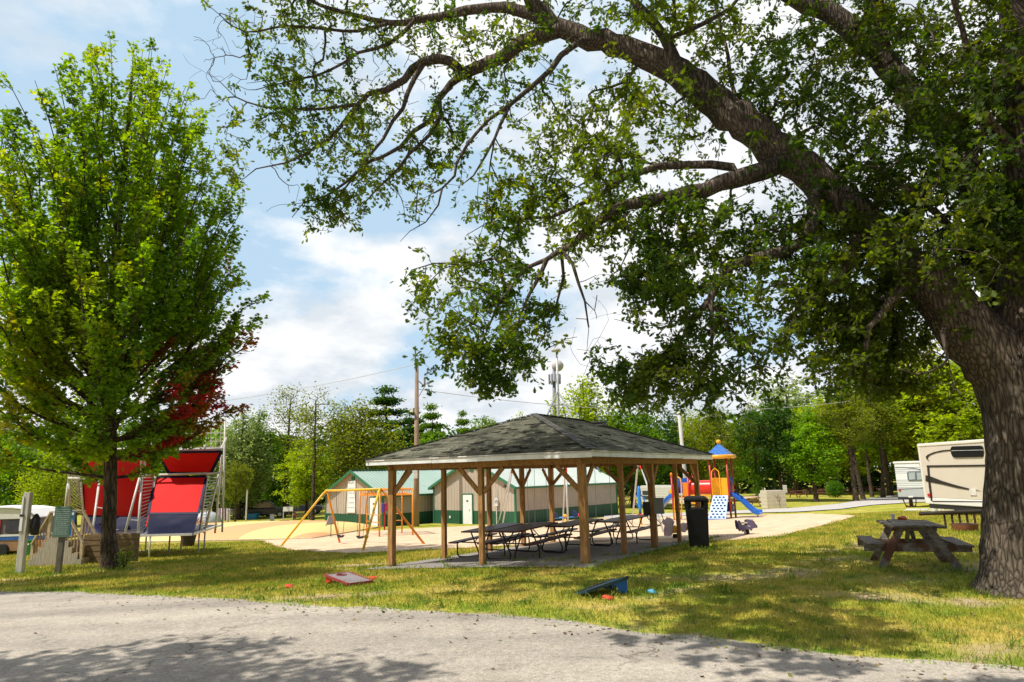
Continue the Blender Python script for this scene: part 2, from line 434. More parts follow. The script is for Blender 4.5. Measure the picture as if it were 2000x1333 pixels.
def gravel_mat(name, c0, c1, speck=(.62, 1.35), s1=1.2, s2=90, dark=None, bump=.7, wear=False):
    m, nt, b = new_mat(name)
    ge = N(nt, 'ShaderNodeNewGeometry')
    def nz(s, d=5, r=.6, str_=None):
        n = N(nt, 'ShaderNodeTexNoise'); n.inputs['Scale'].default_value = s; n.inputs['Detail'].default_value = d; n.inputs['Roughness'].default_value = r
        src = ge.outputs['Position']
        if str_:
            m_ = N(nt, 'ShaderNodeMapping'); m_.inputs['Rotation'].default_value = (0, 0, R(24)); m_.inputs['Scale'].default_value = str_; nt.links.new(src, m_.inputs[0]); src = m_.outputs[0]
        nt.links.new(src, n.inputs['Vector']); return n.outputs['Fac']
    c = ramp(nt, nz(s1, 7, .65), [(.3, c0), (.7, c1)]).outputs[0]
    if dark:
        st = ramp(nt, nz(.8, 4, .5, (.12, 1, 1)), [(.42, (1, 1, 1)), (.68, dark)]).outputs[0]
        c = mixc(nt, 1.0, c, st, 'MULTIPLY')
    if wear:   # cracks, oil stains and pale worn patches
        cv = N(nt, 'ShaderNodeTexVoronoi', feature='DISTANCE_TO_EDGE'); cv.inputs['Scale'].default_value = .42
        dm = N(nt, 'ShaderNodeTexNoise'); dm.inputs['Scale'].default_value = 2.2; dm.inputs['Detail'].default_value = 6; nt.links.new(ge.outputs['Position'], dm.inputs['Vector'])
        av = N(nt, 'ShaderNodeVectorMath', operation='MULTIPLY_ADD'); av.inputs[1].default_value = (.9, .9, .9); nt.links.new(dm.outputs['Color'], av.inputs[0]); nt.links.new(ge.outputs['Position'], av.inputs[2]); nt.links.new(av.outputs[0], cv.inputs['Vector'])
        cr_ = ramp(nt, cv.outputs['Distance'], [(.0, (.42, .41, .40)), (.012, (1, 1, 1))]).outputs[0]
        gate = ramp(nt, nz(.35, 3, .5), [(.48, (0, 0, 0)), (.58, (1, 1, 1))]).outputs[0]
        c = mixc(nt, gate, c, mixc(nt, 1.0, c, cr_, 'MULTIPLY'))
        c = mixc(nt, 1.0, c, ramp(nt, nz(2.6, 8, .72), [(.28, (.70, .69, .68)), (.42, (1, 1, 1)), (.7, (1.12, 1.11, 1.08))]).outputs[0], 'MULTIPLY')
    v = N(nt, 'ShaderNodeTexVoronoi'); v.inputs['Scale'].default_value = s2; nt.links.new(ge.outputs['Position'], v.inputs['Vector'])
    bw = N(nt, 'ShaderNodeRGBToBW'); nt.links.new(v.outputs['Color'], bw.inputs[0])
    sp_ = ramp(nt, bw.outputs[0], [(.2, (speck[0],) * 3), (.5, (1, 1, 1)), (.85, (speck[1],) * 3)]).outputs[0]
    c = mixc(nt, 1.0, c, sp_, 'MULTIPLY')
    mid = ramp(nt, nz(16, 5, .75), [(.36, (.8, .8, .8)), (.64, (1.15, 1.15, 1.15))]).outputs[0]
    nt.links.new(mixc(nt, 1.0, c, mid, 'MULTIPLY'), b.inputs['Base Color'])
    b.inputs['Roughness'].default_value = .92; b.inputs['Specular IOR Level'].default_value = .2
    bp = N(nt, 'ShaderNodeBump'); bp.inputs['Strength'].default_value = bump; bp.inputs['Distance'].default_value = .015
    nt.links.new(v.outputs['Distance'], bp.inputs['Height']); nt.links.new(bp.outputs[0], b.inputs['Normal'])
    return m
road_m = gravel_mat('road_asphalt', (.40, .355, .295), (.50, .45, .38), speck=(.8, 1.16), bump=.35, s2=70, dark=(.70, .70, .72), wear=True)
sheet([(p[0], -40) for p in ROAD], ROAD, 'road', road_m, nu=420, nv=40, dz=.012, jitter=.13)
sand_m = gravel_mat('sand', (.56, .405, .25), (.78, .60, .41), speck=(.93, 1.05), s1=1.5, s2=60, bump=.1)
SAND_LO = px_xy([(512, 1057), (560, 1075), (680, 1083), (800, 1077), (900, 1072), (1000, 1068), (1100, 1066), (1330, 1060), (1440, 1057), (1530, 1048), (1600, 1030), (1670, 1010)])
SAND_HI = px_xy([(512, 1056), (575, 1047), (660, 1042), (750, 1037), (840, 1032), (930, 1028), (1010, 1025), (1210, 1010), (1400, 1008), (1480, 1007), (1580, 1004), (1670, 1008)])
sheet(SAND_LO, SAND_HI, 'sandpit', sand_m, nu=120, nv=30, dz=.03, jitter=.35)
def in_sand(x, y):
    poly = np.array(list(SAND_LO) + list(SAND_HI)[::-1]); c = np.zeros(np.shape(x), bool)
    y = y - .5 * (vnoise(x, y, 1.2, 71) - .5) - .2
    for (x0, y0), (x1, y1) in zip(poly, np.roll(poly, -1, 0)):
        c ^= ((y0 > y) != (y1 > y)) & (x < (x1 - x0) * (y - y0) / (y1 - y0 + 1e-12) + x0)
    return c
path_m = gravel_mat('path_asphalt', (.46, .43, .40), (.56, .53, .49), speck=(.9, 1.07), s2=40, bump=.15)
sheet(px_xy([(1180, 1014), (1300, 1010), (1480, 1003), (1560, 1001), (1640, 996), (1700, 988), (1760, 984), (1850, 980), (2050, 975)]),
      px_xy([(1180, 1008), (1300, 1004), (1480, 997), (1560, 993), (1640, 985), (1700, 974), (1760, 966), (1850, 960), (2050, 952)]), 'path', path_m, nu=80, nv=8, dz=.05, jitter=.1)
sheet(px_xy([(480, 1030), (560, 1031), (640, 1026)]), px_xy([(480, 1025), (560, 1025), (640, 1020)]), 'campground_path', path_m, nu=40, nv=5, dz=.06)
# far gravel camp road among the trees
sheet(px_xy([(1400, 985), (1520, 966), (1640, 962), (1800, 958)]), px_xy([(1400, 980), (1520, 960), (1640, 957), (1800, 954)]), 'camp_road', sand_m, nu=60, nv=5, dz=.07)
sheet(px_xy([(1640, 1009), (1700, 1003), (1700, 1003), (1640, 1009)]) if False else px_xy([(1765, 999), (1850, 1000), (2050, 1001)]), px_xy([(1772, 995), (1850, 995), (2050, 995)]), 'trailer_pad', M('pad_concrete', (.62, .6, .56), .9), nu=30, nv=4, dz=.03)

# pavilion slab (sloping concrete pad)
PH = .5297; PA = np.array([math.sin(PH), math.cos(PH)]); PB = np.array([-math.cos(PH), math.sin(PH)]); PC = np.array([1.62, 14.70])
slab_m = gravel_mat('pavilion_slab', (.30, .275, .24), (.38, .35, .31), speck=(.8, 1.15), s1=.8, s2=120)
def pxy(a, b): return PC + PA * a + PB * b
sheet([pxy(-.3, .0), pxy(-.3, 6.2)], [pxy(9.8, .0), pxy(9.8, 6.2)], 'pavilion_slab', slab_m, nu=60, nv=60, dz=.03, jitter=.03)

# ------------------------------------------------------------------ grass blades on the near lawn
def blade_mat():
    m, nt, b = new_mat('grass_blade')
    c, nz = lawn_color(nt)
    at = N(nt, 'ShaderNodeAttribute', attribute_name='lc')
    c = mixc(nt, 1.0, c, at.outputs['Color'], 'MULTIPLY')
    nt.links.new(c, b.inputs['Base Color']); b.inputs['Roughness'].default_value = .7; b.inputs['Specular IOR Level'].default_value = .2
    tr = N(nt, 'ShaderNodeBsdfTranslucent'); nt.links.new(c, tr.inputs[0])
    mx = N(nt, 'ShaderNodeMixShader'); mx.inputs[0].default_value = .35
    nt.links.new(b.outputs[0], mx.inputs[1]); nt.links.new(tr.outputs[0], mx.inputs[2]); nt.links.new(mx.outputs[0], nt.nodes['Material Output'].inputs[0])
    return m
def make_grass(n):
    # density falls with distance; positions spread over the lawn strip
    Y = 6.3 * (38 / 6.3) ** (rng.random(n) ** .82)
    X = (rng.random(n) * 2 - 1) * (Y * .8 + 1.2)
    dr = Y - road_y(X)
    keep = dr > -.10 - .12 * vnoise(X, Y, 2.5, 8)
    q = np.stack([X, Y], 1) - PC; aa = q @ PA; bb = q @ PB
    keep &= ~((aa > -.27) & (aa < 9.8) & (bb > 0) & (bb < 6.2))
    keep &= ~in_sand(X, Y)
    bz = bare(X, Y)
    keep &= rng.random(n) > bz * 1.35
    X, Y, dr = X[keep], Y[keep], dr[keep]; n = len(X)
    Z = gz(X, Y)
    tall = .03 + .035 * rng.random(n) + .04 * np.exp(-np.clip(dr, 0, 9) / .35) * rng.random(n) * (vnoise(X, Y, 1.1, 9) > .45)
    wd = (.004 + .0025 * rng.random(n)) * np.clip(Y / 9, 1, 3.2)
    an = rng.random(n) * 2 * PI; lean = (rng.random((n, 2)) - .5) * 1.3 * tall[:, None]
    b0 = np.stack([X - np.cos(an) * wd, Y - np.sin(an) * wd, Z], 1); b1 = np.stack([X + np.cos(an) * wd, Y + np.sin(an) * wd, Z], 1)
    tp = np.stack([X + lean[:, 0], Y + lean[:, 1], Z + tall * np.clip(Y / 14, 1, 1.5)], 1)
    V = np.stack([b0, b1, tp], 1).reshape(-1, 3)
    br = .75 + .65 * rng.random(n)
    edge = np.exp(-np.clip(dr, 0, 9) / .5)
    tint = np.stack([br * (1 - .25 * edge), br * (1 + .12 * edge), br * .95], 1)
    tint = tint * np.where(rng.random(n)[:, None] < .12, np.array([1.35, 1.2, 1.3]), 1)
    F = np.arange(3 * n).reshape(-1, 3)
    o = arr_mesh('grass', V, F, blade_mat(), lc=np.repeat(tint, 3, 0))
    tag(o, 'short dry yellow green grass blades covering the lawn beside the road', 'grass', kind='stuff')
make_grass(420000)
def make_tufts():
    spots = [(pxy(a, b), .13, 46) for a, b in ((.45, .45), (.45, 3.1), (.45, 5.85), (2.7, .45), (4.9, .45), (7.1, .45), (2.7, 5.85))]
    spots += [(pxy(-.38, b), .07, 12) for b in np.arange(.1, 6.2, .3)] + [(pxy(a, -.06), .12, 26) for a in np.arange(.1, 9.5, .3)]
    spots += [(G(x, y)[:2], .22, 120) for x, y in ((38, 1122), (111, 1122), (205, 1114), (235, 1114), (1130, 1166), (1210, 1166), (652, 1148), (1365, 1076), (1385, 1075), (1905, 1152), (1930, 1166), (1720, 1116), (1868, 1118))]
    for _ in range(150):
        x = rng.uniform(-9, 7); y = road_y(x) + rng.uniform(.05, 9) ** 1.0
        spots.append((np.array([x, y]), .07, 22))
    cx = np.concatenate([np.tile(c, (k, 1)) + rng.normal(0, s, (k, 2)) for c, s, k in spots]); n = len(cx)
    X, Y = cx[:, 0], cx[:, 1]; Z = gz(X, Y); h = rng.uniform(.04, .13, n); wd = rng.uniform(.004, .008, n) * np.clip(Y / 10, 1, 2.4); an = rng.random(n) * 6.28; ln = rng.normal(0, .35, (n, 2)) * h[:, None]
    V = np.stack([np.stack([X - np.cos(an) * wd, Y - np.sin(an) * wd, Z], 1), np.stack([X + np.cos(an) * wd, Y + np.sin(an) * wd, Z], 1), np.stack([X + ln[:, 0] * .4 + np.cos(an) * wd * .6, Y + ln[:, 1] * .4 + np.sin(an) * wd * .6, Z + h * .62], 1), np.stack([X + ln[:, 0], Y + ln[:, 1], Z + h], 1)], 1).reshape(-1, 3)
    i = np.arange(n) * 4; F = np.concatenate([np.stack([i, i + 1, i + 2], 1), np.stack([i, i + 2, i + 3], 1)])
    br = rng.uniform(.55, 1.1, n)[:, None] * np.array([.72, 1.08, .9])
    tag(arr_mesh('tall_grass', V, F, bpy.data.materials['grass_blade'], lc=np.repeat(br, 4, 0)), 'longer green grass tufts and weeds around posts and along the slab', 'grass', kind='stuff')
make_tufts()
def make_litter():
    n = 1500; r = np.random.default_rng(77); u = r.random(n)
    X = r.uniform(-9, 8, n); Y = np.where(u < .75, road_y(X) + r.exponential(2.2, n), road_y(X) - r.exponential(.6, n)); Z = gz(X, Y) + np.where(Y > road_y(X), .022, .018)
    s = r.uniform(.03, .075, n); an = r.random(n) * 6.28; tl = r.normal(0, .35, (n, 2))
    t = np.stack([np.cos(an), np.sin(an), tl[:, 0]], 1); b = np.stack([-np.sin(an), np.cos(an), tl[:, 1]], 1); p = np.stack([X, Y, Z], 1)
    q = np.array([(-.5, 0), (-.1, .32), (.2, .2), (.5, 0), (.15, -.28), (-.15, -.2)])
    V = (p[:, None] + s[:, None, None] * (q[None, :, 0:1] * t[:, None] + q[None, :, 1:2] * b[:, None])).reshape(-1, 3); V[:, 2] = np.maximum(V[:, 2], np.repeat(Z, 6) - .006)
    cs = np.array([(.20, .11, .05), (.28, .17, .07), (.12, .07, .035), (.30, .24, .06), (.16, .18, .04)])[r.integers(0, 5, n)] * r.uniform(.6, 1.2, (n, 1))
    m, nt_, b_ = new_mat('dry_leaf'); at = N(nt_, 'ShaderNodeAttribute', attribute_name='lc'); nt_.links.new(at.outputs['Color'], b_.inputs['Base Color']); b_.inputs['Roughness'].default_value = .8
    tag(arr_mesh('leaf_litter', V, np.arange(n * 6).reshape(n, 6), m, lc=np.repeat(cs, 6, 0)), 'scattered dry fallen leaves on the lawn and the road edge', 'leaf litter', kind='stuff')
make_litter()
# ------------------------------------------------------------------ pavilion
def pw(a, b, z=0): q = pxy(a, b); return np.array([q[0], q[1], z])
def pg(a, b, dz=.03): q = pxy(a, b); return np.array([q[0], q[1], float(gz(*q)) + dz])
ZE = 2.29
post_m = wood_mat('stained_post', (.44, .235, .085), (.20, .095, .035), 3, (10, 10, 1.2))
beam_m = wood_mat('stained_beam', (.38, .20, .075), (.18, .085, .033), 3, (4, 4, 4))
fasc_m = M('fascia_paint', (.84, .84, .83), .6, .06, 3, dirt=(.60, .59, .56))
soff_m = wood_mat('soffit_boards', (.42, .30, .19), (.22, .14, .08), 2, (3, 3, 3))
def shingle_mat():
    m, nt, b = new_mat('shingles')
    at = N(nt, 'ShaderNodeAttribute', attribute_name='lc'); tc = N(nt, 'ShaderNodeTexCoord')
    n1 = N(nt, 'ShaderNodeTexNoise'); n1.inputs['Scale'].default_value = 1.5; n1.inputs['Detail'].default_value = 8; n1.inputs['Roughness'].default_value = .7; nt.links.new(tc.outputs['Object'], n1.inputs['Vector'])
    n2 = N(nt, 'ShaderNodeTexNoise'); n2.inputs['Scale'].default_value = 60; n2.inputs['Detail'].default_value = 4; nt.links.new(tc.outputs['Object'], n2.inputs['Vector'])
    a = ramp(nt, n1.outputs['Fac'], [(.4, (.5, .52, .47)), (.62, (1.15, 1.13, 1.02))]).outputs[0]
    g = ramp(nt, n2.outputs['Fac'], [(.3, (.7, .7, .7)), (.7, (1.25, 1.25, 1.25))]).outputs[0]
    c = mixc(nt, 1.0, mixc(nt, 1.0, at.outputs['Color'], a, 'MULTIPLY'), g, 'MULTIPLY')
    nt.links.new(c, b.inputs['Base Color']); b.inputs['Roughness'].default_value = .95; b.inputs['Specular IOR Level'].default_value = .15
    bp = N(nt, 'ShaderNodeBump'); bp.inputs['Strength'].default_value = .5; bp.inputs['Distance'].default_value = .01
    nt.links.new(n2.outputs['Fac'], bp.inputs['Height']); nt.links.new(bp.outputs[0], b.inputs['Normal'])
    return m
WV, LV, RISE = 6.336, 9.807, 1.30
pav = thing('picnic_pavilion', 'open hip roofed picnic pavilion with weathered shingles on brown timber posts', 'pavilion', pg(4.9, 3.1, 0))
def shingle_face(bot0, bot1, top0, top1, V, F, LC, rows=25):
    bot0, bot1, top0, top1 = map(np.asarray, (bot0, bot1, top0, top1))
    nrm = np.cross(bot1 - bot0, top0 - bot0); nrm /= np.linalg.norm(nrm); nrm *= np.sign(nrm[2])
    for r in range(rows):
        t0, t1 = r / rows, min(1, (r + 1.15) / rows)
        l0, r0 = bot0 + (top0 - bot0) * t0, bot1 + (top1 - bot1) * t0
        l1, r1 = bot0 + (top0 - bot0) * t1, bot1 + (top1 - bot1) * t1
        n = max(1, int(np.linalg.norm(r0 - l0) / .28)); ph = (r % 2) * .5
        xs = np.clip((np.arange(n + 2) - ph + rng.normal(0, .06, n + 2)) / n, 0, 1); xs[0] = 0; xs[-1] = 1
        rowb = .85 + .3 * rng.random()
        for k in range(n + 1):
            if xs[k + 1] - xs[k] < 1e-3: continue
            lift = .018 + .006 * rng.random() + (.02 if rng.random() < .04 else 0)
            sag = rng.normal(0, .012) 
            up = (top0 - bot0) / np.linalg.norm(top0 - bot0) * sag
            a_, b_ = l0 + (r0 - l0) * xs[k] + nrm * lift + up, l0 + (r0 - l0) * xs[k + 1] + nrm * lift + up
            c_, d_ = l1 + (r1 - l1) * xs[k + 1] + nrm * .004, l1 + (r1 - l1) * xs[k] + nrm * .004
            o = len(V); V += [a_, b_, c_, d_, a_ - nrm * .016, b_ - nrm * .016]
            F += [(o, o + 1, o + 2, o + 3), (o + 4, o + 5, o + 1, o)]
            base = np.array([.172, .174, .142]) * rowb * rng.uniform(.78, 1.2)
            if rng.random() < .06: base = np.array([.05, .048, .042])
            LC += [base] * 6
e = .03
C0, C1, C2, C3 = pw(-e, -e, ZE + .14), pw(-e, WV + e, ZE + .14), pw(LV + e, WV + e, ZE + .14), pw(LV + e, -e, ZE + .14)
R1, R2 = pw(3.3, WV / 2, ZE + RISE), pw(LV - 3.3, WV / 2, ZE + RISE)
V, F, LC = [], [], []
shingle_face(C0, C1, R1, R1 + 1e-4 * (C1 - C0), V, F, LC)
shingle_face(C3, C0, R2, R1, V, F, LC)
shingle_face(C2, C3, R2, R2 + 1e-4 * (C3 - C2), V, F, LC)
shingle_face(C1, C2, R1, R2, V, F, LC)
roof = arr_mesh('roof', np.array(V), np.array(F), shingle_mat(), pav, lc=np.array(LC), off=pav.location)
cap = MB()
for a_, b_ in ((C0, R1), (C1, R1), (C2, R2), (C3, R2), (R1, R2)):
    nseg = int(np.linalg.norm(np.array(b_) - a_) / .2)
    for k in range(nseg):
        p, q = a_ + (b_ - a_) * (k / nseg), a_ + (b_ - a_) * min(1, (k + 1.25) / nseg)
        cap.bar(p + [0, 0, .035], q + [0, 0, .025], .2, .012)
capo = cap.build('ridge_cap', M('ridge_shingle', (.10, .096, .082), .95, .4, 8), roof, world=False)
capo.parent = roof; capo.location = -np.array(pav.location)
vb = MB(); vc = pw(6.6, WV / 2 - .55, ZE + RISE - .13); vb.box(vc, (.34, .34, .1), PI / 2 - PH); vb.box(vc + [0, 0, .065], (.4, .4, .03), PI / 2 - PH)
vo = vb.build('roof_vent', M('vent_metal', (.09, .09, .09), .6), roof); vo.location = -np.array(pav.location)
# deck, soffit, fascia
dk = MB(); 
for tri in ((C0, C1, R1), (C2, C3, R2)): dk.add([np.array(p) - [0, 0, .035] for p in tri], [(0, 1, 2)])
dk.add([np.array(p) - [0, 0, .035] for p in (C3, C0, R1, R2)], [(0, 1, 2, 3)]); dk.add([np.array(p) - [0, 0, .035] for p in (C1, C2, R2, R1)], [(0, 1, 2, 3)])
dk.build('roof_deck', soff_m, pav, world=True)
sf = MB(); sf.prism([pw(.02, .02, ZE + .02), pw(.02, WV - .02, ZE + .02), pw(LV - .02, WV - .02, ZE + .02), pw(LV - .02, .02, ZE + .02)], (0, 0, .012)); sf.build('soffit', soff_m, pav, world=True)
fc = [pw(0, 0), pw(0, WV), pw(LV, WV), pw(LV, 0)]
for k in range(4):
    p, q = fc[k] + [0, 0, ZE + .07], fc[(k + 1) % 4] + [0, 0, ZE + .07]
    d = (q - p) / np.linalg.norm(q - p); m_ = MB()
    n = 3; sh = .011 if k % 2 else -.011
    for j in range(n):   # boards butt end to end with hairline joints
        a_, b_ = p + (q - p) * (j / n) + d * (.002 + (sh if j == 0 else 0)), p + (q - p) * ((j + 1) / n) - d * (.004 - (-sh if j == n - 1 else 0))
        m_.bar(a_ + [0, 0, rng.normal(0, .004)], b_ + [0, 0, rng.normal(0, .004)], .022, .14)
    fo = m_.build('fascia', fasc_m, pav, world=True)
bm_ = MB()
for b in (.45, 5.85): bm_.bar(pw(.3, b, ZE - .06), pw(9.5, b, ZE - .06), .09, .14)
for a in (.45, 9.35): bm_.bar(pw(a, .52, ZE - .06), pw(a, 5.78, ZE - .06), .09, .138)
bm_.build('beam', beam_m, pav, world=True)
rf = MB()
for a in np.arange(1.0, 9.2, .8): rf.bar(pw(a, .5, ZE + .0), pw(a, 5.8, ZE + .0), .04, .03)
rf.build('joist', beam_m, pav, world=True)
POSTS = [(.45, .45, .165, 'ab'), (.45, 3.1, .12, 'b'), (.45, 5.85, .155, 'ab'), (2.7, .45, .12, ''), (4.9, .45, .16, 'a'), (7.1, .45, .11, ''), (9.35, .45, .15, 'ab'),
         (2.7, 5.85, .12, ''), (5.1, 5.85, .12, ''), (7.2, 5.85, .14, 'a'), (9.35, 5.85, .15, 'ab'), (9.35, 3.1, .12, 'b')]
for a, b, s, br in POSTS:
    g = pg(a, b, .02); m_ = MB(); ztop = ZE - .13
    m_.box((0, 0, (ztop + g[2] - .05) / 2), (s, s, ztop - g[2] + .05)); o = m_.build('post', post_m, pav, bev=.006)
    o.location = np.array([g[0], g[1], 0]) - np.array([pav.location[0], pav.location[1], pav.location[2]]); o.rotation_euler = (0, 0, -PH)
    for ax in br:
        for sg in (-1, 1):
            if ax == 'a' and not (.4 < a + sg * .6 < 9.4): continue
            if ax == 'b' and not (.4 < b + sg * .6 < 5.9): continue
            da, db = (sg, 0) if ax == 'a' else (0, sg)
            m2 = MB(); m2.bar(pw(a + da * .06, b + db * .06, ZE - .72), pw(a + da * .62, b + db * .62, ZE - .15), .045, .11, up=(0, 0, 1))
            m2.build('brace', beam_m, pav, world=True)

# electric boxes on the third right-hand post
bx = pg(4.9, .45)
eb = thing('meter_box', 'grey electrical box with a ribbed side, mounted on the pavilion post beside the bin', 'electrical box', (bx[0] + .16, bx[1] - .1, 1.02))
m_ = MB(); m_.box((0, 0, 0), (.26, .17, .40), -PH * .6); m_.build('case', M('box_grey', (.30, .30, .27), .5, .1), eb, bev=.012)
m_ = MB(); m_.box((0, 0, .21), (.29, .2, .02), -PH * .6); m_.build('hood', M('box_grey', (.30, .30, .27)), eb)
m_ = MB(); m_.tube([(.05, 0, -.2), (.09, -.02, -.36), (.02, .02, -.46), (-.08, .06, -.34), (-.1, .06, -.2)], .012, 6); m_.build('cable', M('black_rubber', (.02, .02, .02), .6), eb, smooth=True)
e2 = thing('junction_box', 'small black box on the pavilion post, immediately left of the grey electrical box', 'electrical box', (bx[0] - .17, bx[1] - .02, .96))
m_ = MB(); m_.box((0, 0, 0), (.17, .15, .36), -PH * .6); m_.build('case', M('box_black', (.035, .035, .037), .5), e2, bev=.012)
m_ = MB(); m_.tube([(0, 0, -.18), (.03, -.02, -.28), (.1, .02, -.3)], .014, 6); m_.build('cable', M('black_rubber', (.02, .02, .02)), e2, smooth=True)

# ------------------------------------------------------------------ steel-framed picnic tables under the roof
plank_m = wood_mat('brown_planks', (.13, .045, .032), (.05, .018, .014), 3, (2, 14, 14), rough=.45)
steel_m = M('black_steel', (.022, .021, .022), .4, .2, 8)
def steel_table():
    t = thing('picnic_table', '', 'picnic table', (0, 0, 0), 0, 'brown steel framed picnic tables under the pavilion')
    m_ = MB()
    for k in range(5): m_.box((0, (k - 2) * .148, .745), (2.44, .138, .04))
    m_.build('tabletop', plank_m, t, bev=.006)
    for sy in (-1, 1):
        m_ = MB()
        for k in (-.5, .5): m_.box((0, sy * .66 + k * .13, .445), (2.44, .122, .04))
        m_.build('bench', plank_m, t, bev=.006)
    for sx in (-1, 1):
        x = sx * .78; m_ = MB()
        # one bent tube: up to one bench, along the ground, up to the other
        for sy in (-1, 1):
            pts = [(x, sy * .72, .42), (x, sy * .76, .36), (x, sy * .76, .1), (x, sy * .72, .03), (x, sy * .64, .02), (x, sy * .16, .02), (x, sy * .07, .05), (x, sy * .06, .14), (x, sy * .3, .70)]
            m_.tube(pts, .021, 7)
        m_.bar((x, -.62, .415), (x, .62, .415), .03, .03); m_.bar((x, -.34, .715), (x, .34, .715), .03, .03)
        m_.rod((x, 0, .415), (x * .35, 0, .72), .014, 6); m_.rod((x, .2, .41), (x * .5, .1, .72), .014, 6)
        m_.build('leg_frame', steel_m, t, smooth=False)
    return t
tabs = [(2.75, 3.2, .03, 'brown steel framed picnic table nearest the camera, just right of the middle front post'),
        (3.9, 4.95, .06, 'brown steel framed picnic table at the left edge of the pavilion slab'),
        (5.35, 3.0, -.02, 'brown steel framed picnic table half hidden behind the corner post of the pavilion'),
        (7.9, 2.5, -.05, 'brown steel framed picnic table farthest back in the pavilion, right of the corner post')]
t0 = steel_table()
for k, (a, b, dr, lab) in enumerate(tabs):
    o = t0 if k == 0 else dup(t0, (0, 0, 0))
    g = pg(a, b, .03); o.location = g; o.rotation_euler = (0, -.02, PI / 2 - PH + dr); o['label'] = lab

# ------------------------------------------------------------------ black litter bin
g = G(1366, 1072); g[2] += .02
bn = thing('litter_bin', 'tall black plastic litter bin with a letterbox opening under its lid', 'litter bin', g, R(-12))
blk = M('black_plastic', (.007, .007, .008), .5, .25, 9, bump=.15, bscale=120, spec=.25)
def frus(m_, z0, w0, z1, w1, c=(0, 0)):
    vs = [(sx * w_ / 2 + c[0], sy * w_ / 2 + c[1], z) for z, w_ in ((z0, w0), (z1, w1)) for sx, sy in ((-1, -1), (1, -1), (1, 1), (-1, 1))]
    m_.add(vs, [(3, 2, 1, 0), (4, 5, 6, 7), (0, 1, 5, 4), (1, 2, 6, 5), (2, 3, 7, 6), (3, 0, 4, 7)])
m_ = MB(); frus(m_, 0, .47, 1.0, .55); m_.build('body', blk, bn, bev=.03)
for sx in (-1, 1):
    for sy in (-1, 1): m_ = MB(); m_.bar((sx * .21, sy * .21, .98), (sx * .212, sy * .212, 1.17), .125, .125); m_.build('hood_post', blk, bn, bev=.02)
m_ = MB(); frus(m_, 1.15, .59, 1.235, .60); frus(m_, 1.235, .585, 1.29, .42); m_.build('lid', blk, bn, bev=.025)

# ------------------------------------------------------------------ cornhole boards and bags
def cornhole(name, lab, pfront, pback, w, deckm, rimm, sidem, hh=.30, roll=0):
    f, b = np.array(pfront), np.array(pback); d = b - f; L = np.linalg.norm(d[:2]); u = np.array([d[0] / L, d[1] / L]); v = np.array([-u[1], u[0]])
    t = thing(name, lab, 'cornhole board', ((f + b) / 2)); o3 = np.array(t.location)
    z0, z1 = f[2] + .06, b[2] + hh
    def pt(s, q, dz=0): 
        xy = f[:2] + u * s * L + v * q * w / 2; return np.array([xy[0], xy[1], z0 + (z1 - z0) * s + dz - q * roll]) - o3
    m_ = MB(); n = 28; hc = .80; hr = .085
    # deck with a real hole: ring of quads around it
    angs = [2 * PI * k / n + .01 for k in range(n)] + [math.atan2(q * w / 2, (e_ - hc) * L) % (2 * PI) for e_ in (0, 1) for q in (-1, 1)]
    angs.sort(); N0 = n; n = len(angs)
    ring = [pt(hc + hr / L * math.cos(t_), 2 * hr / w * math.sin(t_)) for t_ in angs]
    outer = []
    for t_ in angs:
        c_, s_ = math.cos(t_), math.sin(t_)
        ts = [((1 - hc) * L / c_ if c_ > 1e-6 else (hc * L / -c_ if c_ < -1e-6 else 1e9)), (w / 2 / abs(s_) if abs(s_) > 1e-6 else 1e9)]
        tt = min(ts); outer.append(pt(hc + tt * c_ / L, 2 * tt * s_ / w))
    th = np.array([0, 0, -.016])
    for A, B, fl in ((ring, outer, 1),):
        vs = A + B + [p + th for p in A] + [p + th for p in B]
        fs = []
        for k in range(n):
            j = (k + 1) % n
            fs += [(k, j, n + j, n + k), (2 * n + k, 3 * n + k, 3 * n + j, 2 * n + j), (k, 2 * n + k, 2 * n + j, j), (n + k, n + j, 3 * n + j, 3 * n + k)]
        m_.add(vs, fs)
    m_.build('deck', deckm, t)
    m2 = MB()
    for q in (-1, 1):
        m2.bar(pt(0, q, -.012), pt(1, q, -.012), .03, .045)
    m2.bar(pt(0, -1, -.012), pt(0, 1, -.012), .03, .04); m2.bar(pt(1, -1, -.012), pt(1, 1, -.012), .03, .04)
    k0 = [pt(hc + (hr + .012) / L * math.cos(2 * PI * k / n), 2 * (hr + .012) / w * math.sin(2 * PI * k / n), .004) for k in range(n + 1)]
    m2.tube(k0, .012, 5, cap=False)
    m2.build('rim', rimm, t)
    m3 = MB()
    for q in (-.94, .94):
        a_, b_, c_ = pt(.62, q, -.02), pt(.985, q, -.02), pt(.985, q, 0); c_ = np.array([c_[0], c_[1], b[2] - o3[2]])
        m3.prism([a_, b_, c_], np.array([v[0], v[1], 0]) * -.02 * np.sign(q))
    # lattice back panel
    for k in range(9):
        q = -.92 + k * .23; top = pt(.98, q, -.02); m3.bar((top[0], top[1], b[2] - o3[2]), top, .016, .012)
    for k in range(6):
        z = b[2] - o3[2] + (z1 - b[2]) * (k + .3) / 6.2
        p, q = pt(.98, -.93), pt(.98, .93); m3.bar((p[0], p[1], z), (q[0], q[1], z), .012, .014)
    m3.build('folding_legs', sidem, t)
    return t
redp = M('red_plastic', (.55, .035, .02), .45, .15); bluep = M('blue_plastic', (.01, .12, .42), .45, .15); grayd = M('grey_deck', (.25, .22, .225), .65, .15, 5, dirt=(.17, .14, .14)); darkd = M('dark_deck', (.03, .04, .055), .5)
a_ = G(706, 1143); b_ = G(655, 1142) 
